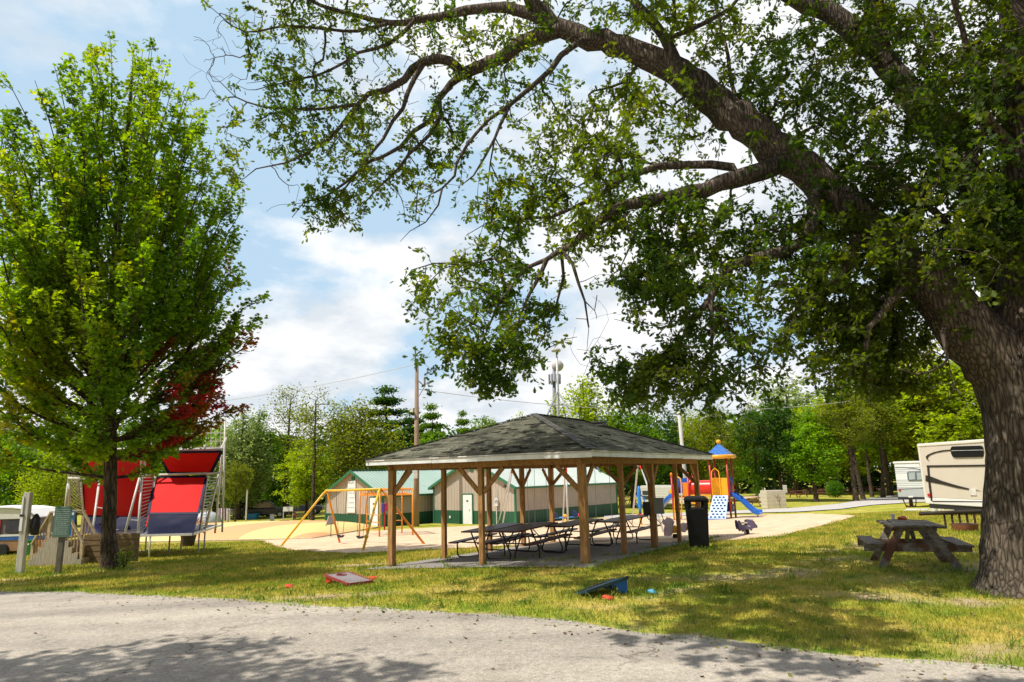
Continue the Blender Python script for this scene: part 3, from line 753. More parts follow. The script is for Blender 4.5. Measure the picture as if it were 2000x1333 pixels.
cornhole('cornhole_board', 'grey topped cornhole board with red rim and red legs on the lawn', G(704, 1144), G(655, 1140) + np.array([0, .10, 0]), .50, grayd, M('red_rim', (.27, .04, .035), .6), redp, .18)
cornhole('cornhole_board', 'dark topped cornhole board with blue lattice legs on the lawn, seen from its edge', G(1132, 1165), G(1213, 1160) + np.array([0, .1, 0]), .55, darkd, M('teal_rim', (.015, .05, .07), .5), bluep, .215, .06)
def bag(px, py, mat, lab, rz):
    g = G(px, py); t = thing('bean_bag', lab, 'bean bag', g + np.array([0, 0, .03]), rz)
    bm = bmesh.new(); bmesh.ops.create_grid(bm, x_segments=10, y_segments=10, size=.075)
    top = {}
    for v_ in list(bm.verts):
        r2 = max(0, (1 - (v_.co.x / .075) ** 2)) * max(0, (1 - (v_.co.y / .075) ** 2)); v_.co.z = .032 * r2 ** .4 + .008 * noise.noise(v_.co * 25 + Vector((rz, 0, 0)))
    geo = bmesh.ops.duplicate(bm, geom=bm.faces[:] + bm.verts[:] + bm.edges[:])['geom']
    for v_ in [q for q in geo if isinstance(q, bmesh.types.BMVert)]: v_.co.z = -v_.co.z * .7
    bmesh.ops.remove_doubles(bm, verts=bm.verts, dist=.0015); bmesh.ops.recalc_face_normals(bm, faces=bm.faces)
    me = bpy.data.meshes.new('bag'); bm.to_mesh(me); bm.free(); me.materials.append(mat); me.polygons.foreach_set('use_smooth', [True] * len(me.polygons))
    o = bpy.data.objects.new('pouch', me); COL.objects.link(o); o.parent = t; o.rotation_euler = (.25, .1, 0)
    m_ = MB(); m_.tube([(-.074, -.074, 0), (.074, -.074, 0), (.074, .074, 0), (-.074, .074, 0), (-.074, -.074, 0)], .004, 5, cap=False); m_.build('seam', mat, t)
fr_ = M('red_cloth', (.62, .07, .03), .8, .2, 30); fb_ = M('blue_cloth', (.10, .40, .62), .8, .2, 30)
bag(564, 1149, fr_, 'red bean bag on the grass to the left of the grey and red cornhole board', .3)
bag(729, 1132, fr_, 'red bean bag on the grass just behind the grey and red cornhole board', 1.1)
bag(1188, 1172, fr_, 'red bean bag in front of the dark and blue cornhole board', .7)
bag(1275, 1161, fb_, 'light blue bean bag lying alone on the grass', .2)

# ------------------------------------------------------------------ weathered wooden picnic table by the oak
g = G(1800, 1114); g = gp(g[0] + .22, g[1] + .62)
wt = thing('picnic_table', 'weathered A frame wooden picnic table with peeling reddish paint, beside the big oak trunk', 'picnic table', g, R(-20)); wt.scale = (1.04, 1.04, 1.04)
wtop = wood_mat('weathered_top', (.21, .175, .13), (.05, .036, .026), 3, (14, 2, 14), patch=(.12, .075, .05))
wleg = wood_mat('peeling_wood', (.30, .265, .22), (.10, .08, .065), 3, (3, 8, 8), patch=(.17, .085, .055))
m_ = MB()
for k in range(6): m_.box(((k - 2.5) * .146 + rng.normal(0, .004), rng.normal(0, .015), .745 + rng.normal(0, .006)), (.136, 1.62, .04), rng.normal(0, .012))
m_.build('tabletop', wtop, wt, bev=.006)
for sx in (-1, 1):
    m_ = MB()
    for k in (-.5, .5): m_.box((sx * .70 + k * .142, rng.normal(0, .012), .43 + rng.normal(0, .004)), (.132, 1.62, .04), rng.normal(0, .01))
    m_.build('bench', wtop, wt, bev=.006)
for y in (-.52, .52):
    for sx in (-1, 1):
        m_ = MB(); m_.bar((sx * .22, y, .72), (sx * .62, y, -.02), .04, .135, up=(sx, 0, .55)); m_.build('leg', wleg, wt, bev=.005)
    m_ = MB(); m_.bar((-.86, y - .042 * np.sign(y), .36), (.86, y - .042 * np.sign(y), .36), .04, .14); m_.build('bench_support', wleg, wt, bev=.005)
    m_ = MB(); m_.bar((-.36, y - .042 * np.sign(y), .69), (.36, y - .042 * np.sign(y), .69), .04, .08); m_.build('top_cleat', wleg, wt)
    m_ = MB(); m_.bar((0, y - .06 * np.sign(y), .38), (0, y * .15, .70), .07, .04); m_.build('brace', wleg, wt)
# ------------------------------------------------------------------ metal-clad sheds
def siding_mat(name, col, ribc=.23, vert=(0, 0, 1)):
    """ribbed steel cladding: ribs from world position along the wall"""
    return M(name, col, .5, .05, 2.0, dirt=tuple(c * .82 for c in col))
tan_m = M('tan_cladding', (.44, .375, .305), .55, .06, 1.2, dirt=(.38, .32, .26))
grn_m = M('green_cladding', (.02, .095, .048), .5, .08, 1.2, dirt=(.03, .10, .06))
groof_m = M('green_roof', (.29, .42, .35), .42, .06, .6, dirt=(.34, .45, .39)); gtrim_m = M('green_trim', (.03, .16, .075), .45, .08)
white_m = M('white_paint', (.78, .78, .77), .5, .05, 2, dirt=(.68, .67, .64))
def clad(m_, A, B, z0, z1, topf=None, rib=.30):
    """ribbed wall between plan points A and B; topf(t) gives the top height"""
    A, B = np.asarray(A), np.asarray(B); d = B - A; L = np.linalg.norm(d); d = d / L; n = np.array([d[1], -d[0]])
    xs = [0]; k = 0
    while xs[-1] < L - .02:
        xs += [min(L, k * rib + .05), min(L, k * rib + .08), min(L, k * rib + .13), min(L, k * rib + .16)]; k += 1
        xs.append(min(L, k * rib))
    off = [0] + [0, .025, .025, 0, 0] * k
    pts = [(A + d * x + n * o) for x, o in zip(xs, off)]
    vs = []
    for p, x in zip(pts, xs):
        t = x / L; zt = z1 if topf is None else topf(t)
        vs += [(p[0], p[1], z0), (p[0], p[1], max(zt, z0 + .01))]
    m_.add(vs, [(2 * i, 2 * i + 2, 2 * i + 3, 2 * i + 1) for i in range(len(pts) - 1)])
def shed(name, lab, corner, gdir, gw, sl, eave, ridge, zb, group, rmat=None):
    """gable end runs gw along gdir from the corner; long side runs sl at right angles"""
    c = np.asarray(corner, float); g = np.asarray(gdir, float); g = g / np.linalg.norm(g)
    s = np.array([-g[1], g[0]]); s = s if s[1] > 0 else -s
    t = thing(name, lab, 'building', (c[0] + g[0] * gw / 2 + s[0] * sl / 2, c[1] + g[1] * gw / 2 + s[1] * sl / 2, zb), 0, group)
    gtop = lambda u: eave + (ridge - eave) * (1 - abs(2 * u - 1))
    band = zb + .9
    A, B, C_, D = c + g * gw, c, c + s * sl, c + g * gw + s * sl
    m_ = MB(); clad(m_, A, B, band, eave, gtop); clad(m_, B, C_, band, eave); clad(m_, C_, D, band, eave, gtop); clad(m_, D, A, band, eave); wl = m_.build('wall', tan_m, t, world=True)
    m_ = MB(); 
    for p, q in ((A, B), (B, C_), (C_, D), (D, A)):
        n = np.array([(q - p)[1], -(q - p)[0]]); n = n / np.linalg.norm(n) * .004
        clad(m_, p + n, q + n, zb - .6, band)
    m_.build('lower_cladding', grn_m, t, world=True)
    oh = .32
    def rp(u, v, dz=0):  # u across gable (0 at corner..1), v along side in metres
        p = c + g * gw * u + s * v; return np.array([p[0], p[1], gtop(u) + dz])
    m_ = MB(); sl_ = (ridge - eave) / (gw / 2); du = oh / gw
    for u0 in (0, 1):
        sg = -1 if u0 == 0 else 1
        k = int((sl + 2 * oh) / .30)
        vs = []
        for j in range(k + 1):
            for dv, h in ((0, 0), (.02, .03), (.06, .03), (.08, 0)):
                v_ = -oh + j * .30 + dv
                e_ = rp(u0, v_); e_[:2] += g * sg * oh; e_[2] = eave - sl_ * oh + .06 + h
                r_ = rp(.5, v_, .06 + h); vs += [e_, r_]
        m_.add(vs, [(2 * i, 2 * i + 2, 2 * i + 3, 2 * i + 1) for i in range(len(vs) // 2 - 1)])
    rf_ = m_.build('roof', rmat, t, world=True)
    m_ = MB()
    for v_ in (-oh, sl + oh):
        for u0, sg in ((0, -1), (1, 1)):
            e_ = rp(u0, v_); e_[:2] += g * sg * oh; e_[2] = eave - sl_ * oh + .0
            m_.bar(e_, rp(.5, v_, .0), .05, .18)
    for u0, sg in ((0, -1), (1, 1)):
        a_, b_ = rp(u0, -oh), rp(u0, sl + oh)
        for p in (a_, b_): p[:2] += g * sg * (oh + .02); p[2] = eave - sl_ * oh + .0
        m_.bar(a_, b_, .05, .14)
    m_.bar(rp(.5, -oh, .10), rp(.5, sl + oh, .10), .3, .03)
    m_.build('eave_trim', gtrim_m, t, world=True)
    sf_ = MB()
    for u0, sg in ((0, -1), (1, 1)):
        q = []
        for v_ in (-oh, sl + oh):
            e_ = rp(u0, v_); e_[:2] += g * sg * oh; e_[2] = eave - sl_ * oh; q += [e_]
        q = [q[0], q[1], rp(.5, sl + oh, .03), rp(.5, -oh, .03)]; sf_.add(q, [(0, 1, 2, 3)])
    sf_.build('roof_underside', tan_m, t, world=True)
    for p in (A, B, C_): m_ = MB(); m_.box((p[0], p[1], (eave + zb - .3) / 2), (.12, .12, eave - zb + .3), math.atan2(g[1], g[0])); m_.build('corner_trim', gtrim_m, t, world=True)
    # gable vent, door
    nrm = -s
    def gpnt(u, z, out=.03): p = c + g * gw * u + nrm * out; return np.array([p[0], p[1], z])
    az = math.atan2(g[1], g[0])
    m_ = MB(); m_.box(gpnt(.5, ridge - .62), (.36, .06, .5), az)
    for k in range(6): m_.box(gpnt(.5, ridge - .82 + .08 * k, .07), (.32, .02, .03), az)
    m_.build('gable_vent', gtrim_m, t, world=True)
    return t, gpnt, az, rp
def door_on(t, gpnt, az, u, zb):
    m_ = MB(); m_.box(gpnt(u, zb + 1.02, .05), (.93, .05, 2.04), az); d = m_.build('door', white_m, t, world=True)
    m_ = MB(); 
    for du in (-.51, .51):
        m_.box(gpnt(u, zb + 1.05, .05) + np.array([math.cos(az) * du, math.sin(az) * du, 0]), (.07, .08, 2.14), az)
    m_.box(gpnt(u, zb + 2.10, .05), (.94, .08, .07), az)
    f = m_.build('door_frame', gtrim_m, t, world=True)
    m_ = MB(); m_.box(gpnt(u, zb + 1.62, .085), (.20, .015, .10), az); p = m_.build('door_sign', M('dark_sign', (.07, .07, .08), .5), d); p.location = -np.array(t.location)
    m_ = MB(); m_.sphere(gpnt(u - .40 / 6, zb + 1.0, .10) + np.array([math.cos(az) * .34, math.sin(az) * .34, 0]), .04, 6); p = m_.build('handle', M('steel', (.4, .4, .4), .3, metal=1), d, smooth=True); p.location = -np.array(t.location)
def solve_shed(cpx, lpx, rpx, Yc, ang):
    c = P(cpx, 1000, Yc)[:2]; g = np.array([-math.cos(ang), math.sin(ang)]); s = np.array([math.sin(ang), math.cos(ang)])
    def hit(px, d):
        r_ = ray(px, 985)[:2]; A_ = np.array([[d[0], -r_[0]], [d[1], -r_[1]]]); return np.linalg.solve(A_, -c)[0]
    return c, g, hit(lpx, g), hit(rpx, s)
c, g, gw, sl = solve_shed(1007, 848, 1205, 47.5, R(42))
zb = float(gz(*c)) - .05; ev = P(1007, 949, 47.5)[2]
sh1, gpn, az, rp1 = shed('metal_shed', 'tan and green metal shed with a pale roof, directly behind the pavilion', c, g, gw, sl, ev, ev + gw * .5 * .46, zb, 'tan and green metal sheds', M('pale_roof', (.40, .475, .43), .42, .05, .6, dirt=(.46, .52, .48)))
zd = float(gz(*gpn(.55, 0)[:2]))
door_on(sh1, gpn, az, .555, zd)
m_ = MB(); m_.box(gpn(.2, zd + 1.5, .12), (.3, .14, .42), az); m_.lathe([(.17, 0), (.2, .05), (.17, .12)], 12, gpn(.2, zd + 1.62, .19), axis=(-math.sin(az) * -1, -math.cos(az), 0)); m_.rod(gpn(.2, zd - .1, .12), gpn(.2, zd + 1.4, .12), .045, 6); m_.rod(gpn(.2, zd + 1.7, .12), gpn(.2, zd + 2.5, .12), .035, 6)
m_.build('electric_meter', M('meter_white', (.62, .62, .60), .5), sh1, world=True)
m_ = MB(); m_.box(gpn(.78, zd + .45, .06), (.14, .06, .16), az); m_.build('outlet', white_m, sh1, world=True)
for u, z_ in ((.86, 2.5), (.1, 2.6)):
    m_ = MB(); m_.box(gpn(u, zd + z_, .12), (.16, .2, .12), az); m_.build('wall_light', M('dark_sign', (.07, .07, .08)), sh1, world=True)
c, g, gw, sl = solve_shed(747, 637, 905, 50.5, R(40))
zb = float(gz(*c)) - .05; ev = P(747, 966, 50.5)[2]
sh2, gpn, az, rp2 = shed('metal_shed', 'tan and green metal shed behind the orange swing set, white notice board on its gable', c, g, gw, max(sl, 15), ev, ev + gw * .5 * .50, zb, 'tan and green metal sheds', groof_m)
zd = float(gz(*gpn(.2, 0)[:2]))
door_on(sh2, gpn, az, .13, zd)
nb = thing('notice_board', 'tall white notice board with rows of faint grey lettering on the gable of the shed', 'notice board', gpn(.52, zd + 1.0, .06))
m_ = MB(); m_.box((0, 0, 1.12), (.95, .04, 2.35), az); m_.build('panel', white_m, nb, bev=.01)
m_ = MB()
for k in range(6):
    z_ = .32 + k * .36; x_ = 0
    nrm_ = np.array([math.sin(az), -math.cos(az)]); nrm_ = nrm_ if nrm_[1] < 0 else -nrm_
    for wd in rng.uniform(.07, .2, 4):
        m_.box((math.cos(az) * (x_ - .28) + nrm_[0] * .024, math.sin(az) * (x_ - .28) + nrm_[1] * .024, z_), (wd, .004, .075), az); x_ += wd / 2 + .12
m_.build('lettering', M('grey_blue_ink', (.35, .40, .48), .6), nb)

# ------------------------------------------------------------------ utility poles, mast
pole_m = wood_mat('pole_wood', (.31, .22, .15), (.17, .115, .075), 2, (10, 10, .8))
gpole = M('galvanised', (.52, .53, .53), .45, .12, 3, metal=.3); wpole = M('weathered_pole', (.50, .49, .46), .7, .1, 3)
g = G(813, 1029); top = P(813, 706, g[1])
up = thing('utility_pole', 'tall brown wooden utility pole standing in front of the left shed', 'utility pole', g)
m_ = MB(); m_.tube([(0, 0, -.3), (.02, 0, 4), (.03, 0, top[2] - g[2])], [.22, .185, .13], 14); m_.build('shaft', pole_m, up, smooth=True)
hh = top[2] - g[2]
m_ = MB(); m_.rod((-.05, -.16, hh - .6), (-.05, -.16, hh + 1.1), .06, 8); m_.rod((.2, -.1, hh - 1.5), (.62, -.1, hh - 1.9), .05, 6); m_.rod((.62, -.1, hh - 1.9), (.62, -.1, hh - 1.2), .07, 8); m_.rod((.2, -.1, hh - 2.6), (.62, -.1, hh - 1.9), .03, 6); m_.rod((.62, -.1, hh - 1.7), (.95, -.1, hh - 1.75), .03, 6); m_.sphere((1.0, -.1, hh - 1.6), .1, 6)
m_.build('fittings', M('pole_steel', (.2, .2, .2), .5), up)
m_ = MB(); m_.box((.0, -.3, 3.6), (.26, .16, .55)); m_.build('meter', M('meter_white', (.62, .62, .60)), up)
m_ = MB(); m_.box((-.32, -.2, hh * .69), (.22, .22, .18)); m_.build('floodlight', white_m, up)
def wire(name, lab, p, q, sag, r=.02):
    t_ = thing(name, lab, 'wire', p)
    pts = [np.array(p) + (np.array(q) - p) * u - np.array([0, 0, sag * 4 * u * (1 - u)]) - np.array(p) for u in np.linspace(0, 1, 24)]
    m_ = MB(); m_.tube(pts, r, 5); m_.build('strand', M('wire_grey', (.45, .45, .45), .5), t_); return t_
wire('power_line', 'thin grey power line running right from the utility pole to the trees', P(813, 760, g[1]), P(1660, 784, 62), 1.2, .022)
wire('power_line', 'thin grey power line leaving the utility pole to the left behind the maple', P(813, 712, g[1]), P(150, 800, 75), 1.0, .022)
g = G(1345, 1004); top = P(1326, 806, g[1])
lp = thing('pole', 'pale bare pole with a short bracket, rising behind the right corner of the pavilion', 'pole', g)
m_ = MB(); m_.tube([(0, 0, -.2), (top - g) * .5, top - g], [.17, .15, .13], 10); m_.build('shaft', wpole, lp, smooth=True)
m_ = MB(); m_.rod(top - g - [0, 0, .15], top - g - [.55, 0, .1], .05, 6); m_.build('bracket', M('pole_steel', (.2, .2, .2)), lp)
g = G(1531, 972); 
ll = thing('street_light', 'slim light pole with a round white lamp head, right of the playground', 'street light', g)
top = P(1524, 903, g[1]) - g
m_ = MB(); m_.tube([(0, 0, 0), top], [.06, .045], 8); m_.build('shaft', M('grey_steel_pole', (.3, .31, .32), .5), ll, smooth=True)
m_ = MB(); m_.rod(top, top + np.array([-.5, 0, .25]), .035, 6); m_.build('arm', M('grey_steel_pole', (.3, .31, .32)), ll)
m_ = MB(); m_.lathe([(.02, 0), (.28, .1), (.34, .28), (.22, .5), (.03, .55)], 14, top + np.array([-.1, 0, .0])); m_.build('lamp_head', M('lamp_white', (.75, .77, .8), .35), ll, smooth=True)
m_ = MB(); m_.box((.05, -.1, 1.0), (.7, .4, .9)); m_.build('cabinet', white_m, ll, bev=.03)
# speaker / light mast behind the pavilion on a tripod
Yt = 62.; b0 = gp(*P(1092, 1000, Yt)[:2])
mk = thing('lighting_mast', 'slim steel tripod mast with a flat lamp on top, behind the pavilion roof', 'mast', b0)
tp = P(1087, 686, Yt) - b0; ap = P(1090, 764, Yt) - b0
m_ = MB(); m_.tube([(0, 0, 0), ap, tp], [.14, .11, .08], 8); m_.build('shaft', gpole, mk, smooth=True)
for q in ((1060, 830), (1124, 830)):
    e_ = P(*q, Yt - (3 if q[0] < 1080 else 2)) - b0; e_ = ap + (e_ - ap) * 2.6; 
    m_ = MB(); m_.rod(ap, e_, .075, 7); m_.build('leg', M('grey_steel_pole', (.3, .31, .32)), mk, smooth=True)
e1, e2_ = P(1078, 790, Yt) - b0, P(1106, 791, Yt) - b0; m_ = MB(); m_.rod(e1, e2_, .07, 6); m_.build('crossbar', gpole, mk)
m_ = MB(); m_.lathe([(.1, -.15), (.42, -.1), (.46, .05), (.3, .16), (.05, .18)], 14, tp + np.array([-.05, 0, .05])); m_.build('lamp_head', M('lamp_beige', (.48, .46, .40), .5), mk, smooth=True)
Yd = 95.
b1 = gp(*P(1082, 1000, Yd)[:2])
ct = thing('cell_tower', 'distant cell tower with a round grey dish and upright panel antennas near its top', 'cell tower', b1)
m_ = MB(); m_.tube([(0, 0, 0), P(1083, 800, Yd) - b1, P(1082, 722, Yd) - b1], [.34, .28, .22], 10); m_.build('shaft', M('tower_steel', (.22, .23, .27), .5), ct, smooth=True)
m_ = MB(); cc = P(1089, 715, Yd) - b1; rr = 12.2 * Yd / 1340; m_.lathe([(.02, -rr * .95), (rr * .55, -rr * .8), (rr * .9, -rr * .4), (rr, 0), (rr * .9, rr * .4), (rr * .55, rr * .8), (.02, rr * .95)], 20, cc); m_.build('dish', M('dish_grey', (.50, .48, .45), .6, .1, 1), ct, smooth=True)
m_ = MB()
for k in range(9):
    an = 2 * PI * k / 9; q = P(1083, 741, Yd) - b1 + np.array([math.cos(an) * .78, math.sin(an) * .78, 0]); m_.box(q, (.22, .14, 1.35), an)
m_.build('antenna_panels', M('antenna_grey', (.35, .36, .38), .5), ct)
m_ = MB(); q = P(1083, 746, Yd) - b1; m_.lathe([(.75, -.1), (.8, 0), (.75, .1)], 12, q); m_.build('platform_ring', M('tower_steel', (.22, .23, .27)), ct)
# ------------------------------------------------------------------ playground paint
ora = M('orange_paint', (.78, .27, .015), .35, .1, 5, dirt=(.6, .22, .03)); yel = M('yellow_paint', (.86, .50, .03), .35, .1, 5)
redt = M('red_paint', (.42, .02, .02), .35, .1, 5); redb = M('bright_red', (.72, .035, .02), .32, .1, 4); blu = M('blue_slide', (.015, .12, .52), .3, .1, 3, dirt=(.03, .16, .55)); lblu = M('pale_blue', (.20, .36, .70), .4, .06, 3); dblu = M('dark_blue', (.012, .03, .13), .4)
ploy = M('yellow_plastic', (.85, .40, .02), .35, .08); ora2 = M('orange_plastic', (.82, .22, .015), .35, .08)
rubber = M('black_rubber', (.02, .02, .02), .6); chain = M('chain', (.10, .095, .09), .5, .2, 20)
def swing(parent_name, lab, A, B, seat_c, group):
    """A, B top anchors; seat_c centre of the seat"""
    t = thing('swing', lab, 'swing', A * .5 + B * .5, 0, group); o = np.array(t.location)
    d = (B - A); hw = .25; d = d / np.linalg.norm(d)
    s0, s1 = seat_c - d * hw, seat_c + d * hw
    for a_, s_ in ((A, s0), (B, s1)):
        m_ = MB(); m_.rod(a_ - o, s_ - o, .012, 5); m_.build('chain', chain, t)
    m_ = MB(); n = np.cross(d, (0, 0, 1)); n /= np.linalg.norm(n)
    pts = [s0 + (s1 - s0) * u - np.array([0, 0, .10 * math.sin(PI * u)]) - o for u in np.linspace(0, 1, 9)]
    vs = [];
    for p in pts: vs += [p - n * .09, p + n * .09, p + n * .09 - [0, 0, .02], p - n * .09 - [0, 0, .02]]
    fs = [(4 * i + a_, 4 * i + 4 + a_, 4 * i + 4 + (a_ + 1) % 4, 4 * i + (a_ + 1) % 4) for i in range(8) for a_ in range(4)]
    m_.add(vs, fs); m_.build('seat', rubber, t)
    return t
# orange swing set
YL, YR = 34.0, 29.4
TL, TR = P(638, 959, YL), P(742, 956, YR)
fe = [G(545, 1068), G(665, 1062), G(707, 1078), G(833, 1064)]
ss = thing('swing_set', 'yellow orange tubular swing set frame standing in the sand left of the pavilion', 'swing set', (TL + TR) / 2 * [1, 1, 0] + [0, 0, float(gz(*((TL + TR) / 2)[:2]))])
m_ = MB(); m_.rod(TL - (TR - TL) * .02, TR + (TR - TL) * .02, .058, 10); m_.build('top_bar', yel, ss, world=True, smooth=True)
for T, fs_ in ((TL, fe[:2]), (TR, fe[2:])):
    for f in fs_:
        sh = T + (f - T) * .08 + [0, 0, .06]
        m_ = MB(); m_.tube([T, sh, f - [0, 0, .1]], .05, 9); m_.build('leg', ora if f is fe[1] or f is fe[3] else yel, ss, world=True, smooth=True)
m_ = MB(); q = fe[2] + (TR - fe[2]) * .22; m_.sphere(q, .09, 8); m_.build('clamp', yel, ss, world=True, smooth=True)
for u0, u1, sx, lab in ((.2, .42, (656, 1049), 'black belt swing on the orange frame, the left one, nearer its far leg'), (.56, .8, (711, 1052), 'black belt swing on the orange frame, the right one, before the white shed door')):
    A, B = TL + (TR - TL) * u0, TL + (TR - TL) * u1
    mid = (A + B) / 2; sc_ = np.array([mid[0], mid[1], float(gz(mid[0], mid[1])) + .42])
    swing('swing', lab, A, B, sc_, 'belt swings on the orange frame')
# grey board on a thin post
g = G(646, 1050)
gb = thing('rocking_seat', 'grey tapered plastic seat back on a thin post beside the orange swing set', 'play seat', g)
m_ = MB(); m_.rod((0, 0, -.1), (0, 0, .75), .025, 6); m_.build('post', chain, gb)
m_ = MB(); m_.prism([(-.30, 0, .68), (.22, .0, .72), (.20, .04, 1.08), (.08, .05, 1.20), (-.10, .05, 1.19), (-.18, .04, 1.08)], (0, .12, 0)); m_.build('seat_back', M('grey_plastic', (.20, .185, .18), .55, .15), gb, bev=.03)
m_ = MB(); m_.prism([(-.34, -.01, .62), (-.29, -.01, .62), (-.12, .04, 1.2), (-.18, .04, 1.16)], (0, .14, 0)); m_.build('side_rim', M('pale_rim', (.55, .50, .40), .5), gb)

# orange climbing frame (overhead ladder)
fr = [G(702, 1048), G(741, 1050), G(806, 1047)]; bk = [G(716, 1043), G(785, 1042)]
zt = P(741, 957, fr[1][1])[2]
cf = thing('climbing_frame', 'orange tubular overhead ladder climbing frame between the swing set and the shed', 'climbing frame', (fr[1] + bk[1]) / 2)
def up_(p, z): return np.array([p[0], p[1], z])
m_ = MB()
allp = fr + bk
for p in allp:
    m2 = MB(); m2.rod(p - [0, 0, .1], up_(p, zt), .045, 8); m2.build('post', ora, cf, world=True, smooth=True)
for z_ in (zt, zt - .3):
    m2 = MB(); m2.tube([up_(fr[0], z_), up_(fr[1], z_), up_(fr[2], z_)], .035, 7); m2.tube([up_(fr[0], z_), up_(bk[0], z_), up_(bk[1], z_), up_(fr[2], z_)], .035, 7); m2.build('rail', ora, cf, world=True)
m2 = MB(); n = 14
for k in range(n + 1):
    u = k / n; q = fr[1] + (fr[2] - fr[1]) * u if k else fr[1]; r_ = bk[0] + (bk[1] - bk[0]) * u
    m2.rod(up_(q, zt), up_(r_, zt), .022, 6)
    if k < n:
        q2 = fr[1] + (fr[2] - fr[1]) * ((k + 1) / n); m2.rod(up_(q, zt), up_(q2, zt - .3), .016, 5); m2.rod(up_(q, zt - .3), up_(q2, zt), .016, 5)
m2.build('overhead_rungs', ora, cf, world=True)
m2 = MB()
for k in range(5):
    a_, b_ = fr[0] + (fr[1] - fr[0]) * (k / 5), fr[0] + (fr[1] - fr[0]) * ((k + 1) / 5)
    m2.tube([up_(a_, zt - .3), up_((a_ + b_) / 2, zt - .08), up_(b_, zt - .3)], .018, 5)
m2.build('arch_loops', ora, cf, world=True)
for a_, b_ in ((bk[0], fr[1]), (bk[1] + (bk[0] - bk[1]) * .2, bk[1])):
    m2 = MB()
    for z_ in (.35, .75, 1.15): m2.rod(a_ + [0, 0, z_], b_ + [0, 0, z_], .025, 6)
    m2.build('side_ladder', ora, cf, world=True)
g = G(751, 1037)
pp = thing('play_post', 'dark red post with a blue and red pad, beside the white shed door', 'play post', g)
m_ = MB(); m_.rod((0, 0, -.1), (0, 0, 1.75), .055, 8); m_.build('post', redt, pp, smooth=True)
m_ = MB(); m_.box((-.1, -.08, 1.45), (.2, .08, .56)); m_.build('blue_pad', M('blue_pad', (.05, .05, .30), .5), pp, bev=.02)
m_ = MB(); m_.box((.1, -.06, 1.5), (.18, .08, .5)); m_.build('red_pad', M('red_pad', (.36, .02, .05), .5), pp, bev=.02)

# grey swing set behind the pavilion
YL, YR = 38.0, 30.8
TL, TR = P(1003, 908, YL), P(1247, 902, YR); TM = TL + (TR - TL) * .47
gs = thing('swing_set', 'galvanised swing set with bright red corner bends, standing behind the pavilion', 'swing set', (TL + TR) / 2 * [1, 1, 0] + [0, 0, float(gz(*((TL + TR) / 2)[:2]))])
m_ = MB(); m_.rod(TL, TR, .045, 8); m_.build('top_bar', gpole, gs, world=True, smooth=True)
dsg = (TR - TL)[:2]; dsg = dsg / np.linalg.norm(dsg); nsg = np.array([-dsg[1], dsg[0]])
for T, fs_ in ((TL, (G(972, 1024), G(979, 1036))), (TM, (G(1099, 1022), G(1110, 1038))), (TR, (G(1234, 1023), G(1298, 1042)))):
    for f in fs_:
        e_ = T + (f - T) / np.linalg.norm(f - T) * .62 + [0, 0, .10]
        m_ = MB(); m_.tube([T, T + (e_ - T) * .35 + [0, 0, .05], e_], .06, 8); m_.build('corner_bend', redb, gs, world=True, smooth=True)
        m_ = MB(); m_.rod(e_, f - [0, 0, .1], .045, 8); m_.build('leg', gpole, gs, world=True, smooth=True)
for k, (u, lab) in enumerate(((.16, 'belt swing on the galvanised frame, first from the left, in front of the shed wall'), (.33, 'belt swing on the galvanised frame, second from the left, in front of the shed wall'), (.66, 'belt swing on the galvanised frame, third from the left, beside the end of the shed'), (.83, 'belt swing on the galvanised frame, rightmost, against the dark trees'))):
    A, B = TL + (TR - TL) * (u - .035), TL + (TR - TL) * (u + .035); mid = (A + B) / 2
    swing('swing', lab, A, B, np.array([mid[0], mid[1], float(gz(mid[0], mid[1])) + .45]), 'belt swings on the galvanised frame')

# blue seesaw and spinner
g = G(1105, 1026)
sw = thing('seesaw', 'blue seesaw with red and yellow knobs on a yellow post, seen over the picnic tables', 'seesaw', g, R(-6))
m_ = MB(); m_.rod((0, 0, -.1), (0, 0, .38), .07, 8); m_.build('post', yel, sw, smooth=True)
m_ = MB(); m_.rod((-.85, 0, .42), (.75, 0, .48), .045, 8); m_.build('beam', M('mid_blue', (.05, .20, .55), .35), sw, smooth=True)
for x, z_ in ((-.6, .5), (.62, .55)):
    m_ = MB(); m_.prism([(x - .16, -.14, z_), (x + .16, -.14, z_), (x + .16, -.14, z_ + .08), (x + .02, -.14, z_ + .26), (x - .16, -.14, z_ + .3)], (0, .28, 0)); m_.build('seat', dblu, sw, bev=.02)
m_ = MB(); m_.sphere((0, -.05, .55), .11, 8); m_.build('yellow_knob', ploy, sw, smooth=True)
m_ = MB(); m_.sphere((.85, -.05, .58), .11, 8); m_.build('red_knob', redb, sw, smooth=True)
g = G(1252, 1027)
sn = thing('stand_up_spinner', 'upright blue spinner with red foot disc and yellow stem, left of the electrical box', 'play spinner', g)
m_ = MB(); m_.lathe([(.11, 0), (.075, .06), (.065, .42), (.1, .46)], 12); m_.build('stem', yel, sn, smooth=True)
m_ = MB(); m_.lathe([(.06, .46), (.30, .50), (.30, .54), (.08, .60)], 18); m_.build('foot_disc', redb, sn, smooth=True)
m_ = MB(); m_.lathe([(.07, .58), (.08, .9), (.11, 1.2), (.08, 1.5), (.12, 1.75), (.06, 2.0), (.02, 2.05)], 12)
for s_ in (-1, 1): m_.tube([(0, 0, 1.0), (s_ * .24, 0, 1.1), (s_ * .26, 0, 1.4), (s_ * .06, 0, 1.6)], .035, 7)
m_.build('grip_post', M('grip_blue', (.03, .22, .62), .3), sn, smooth=True)
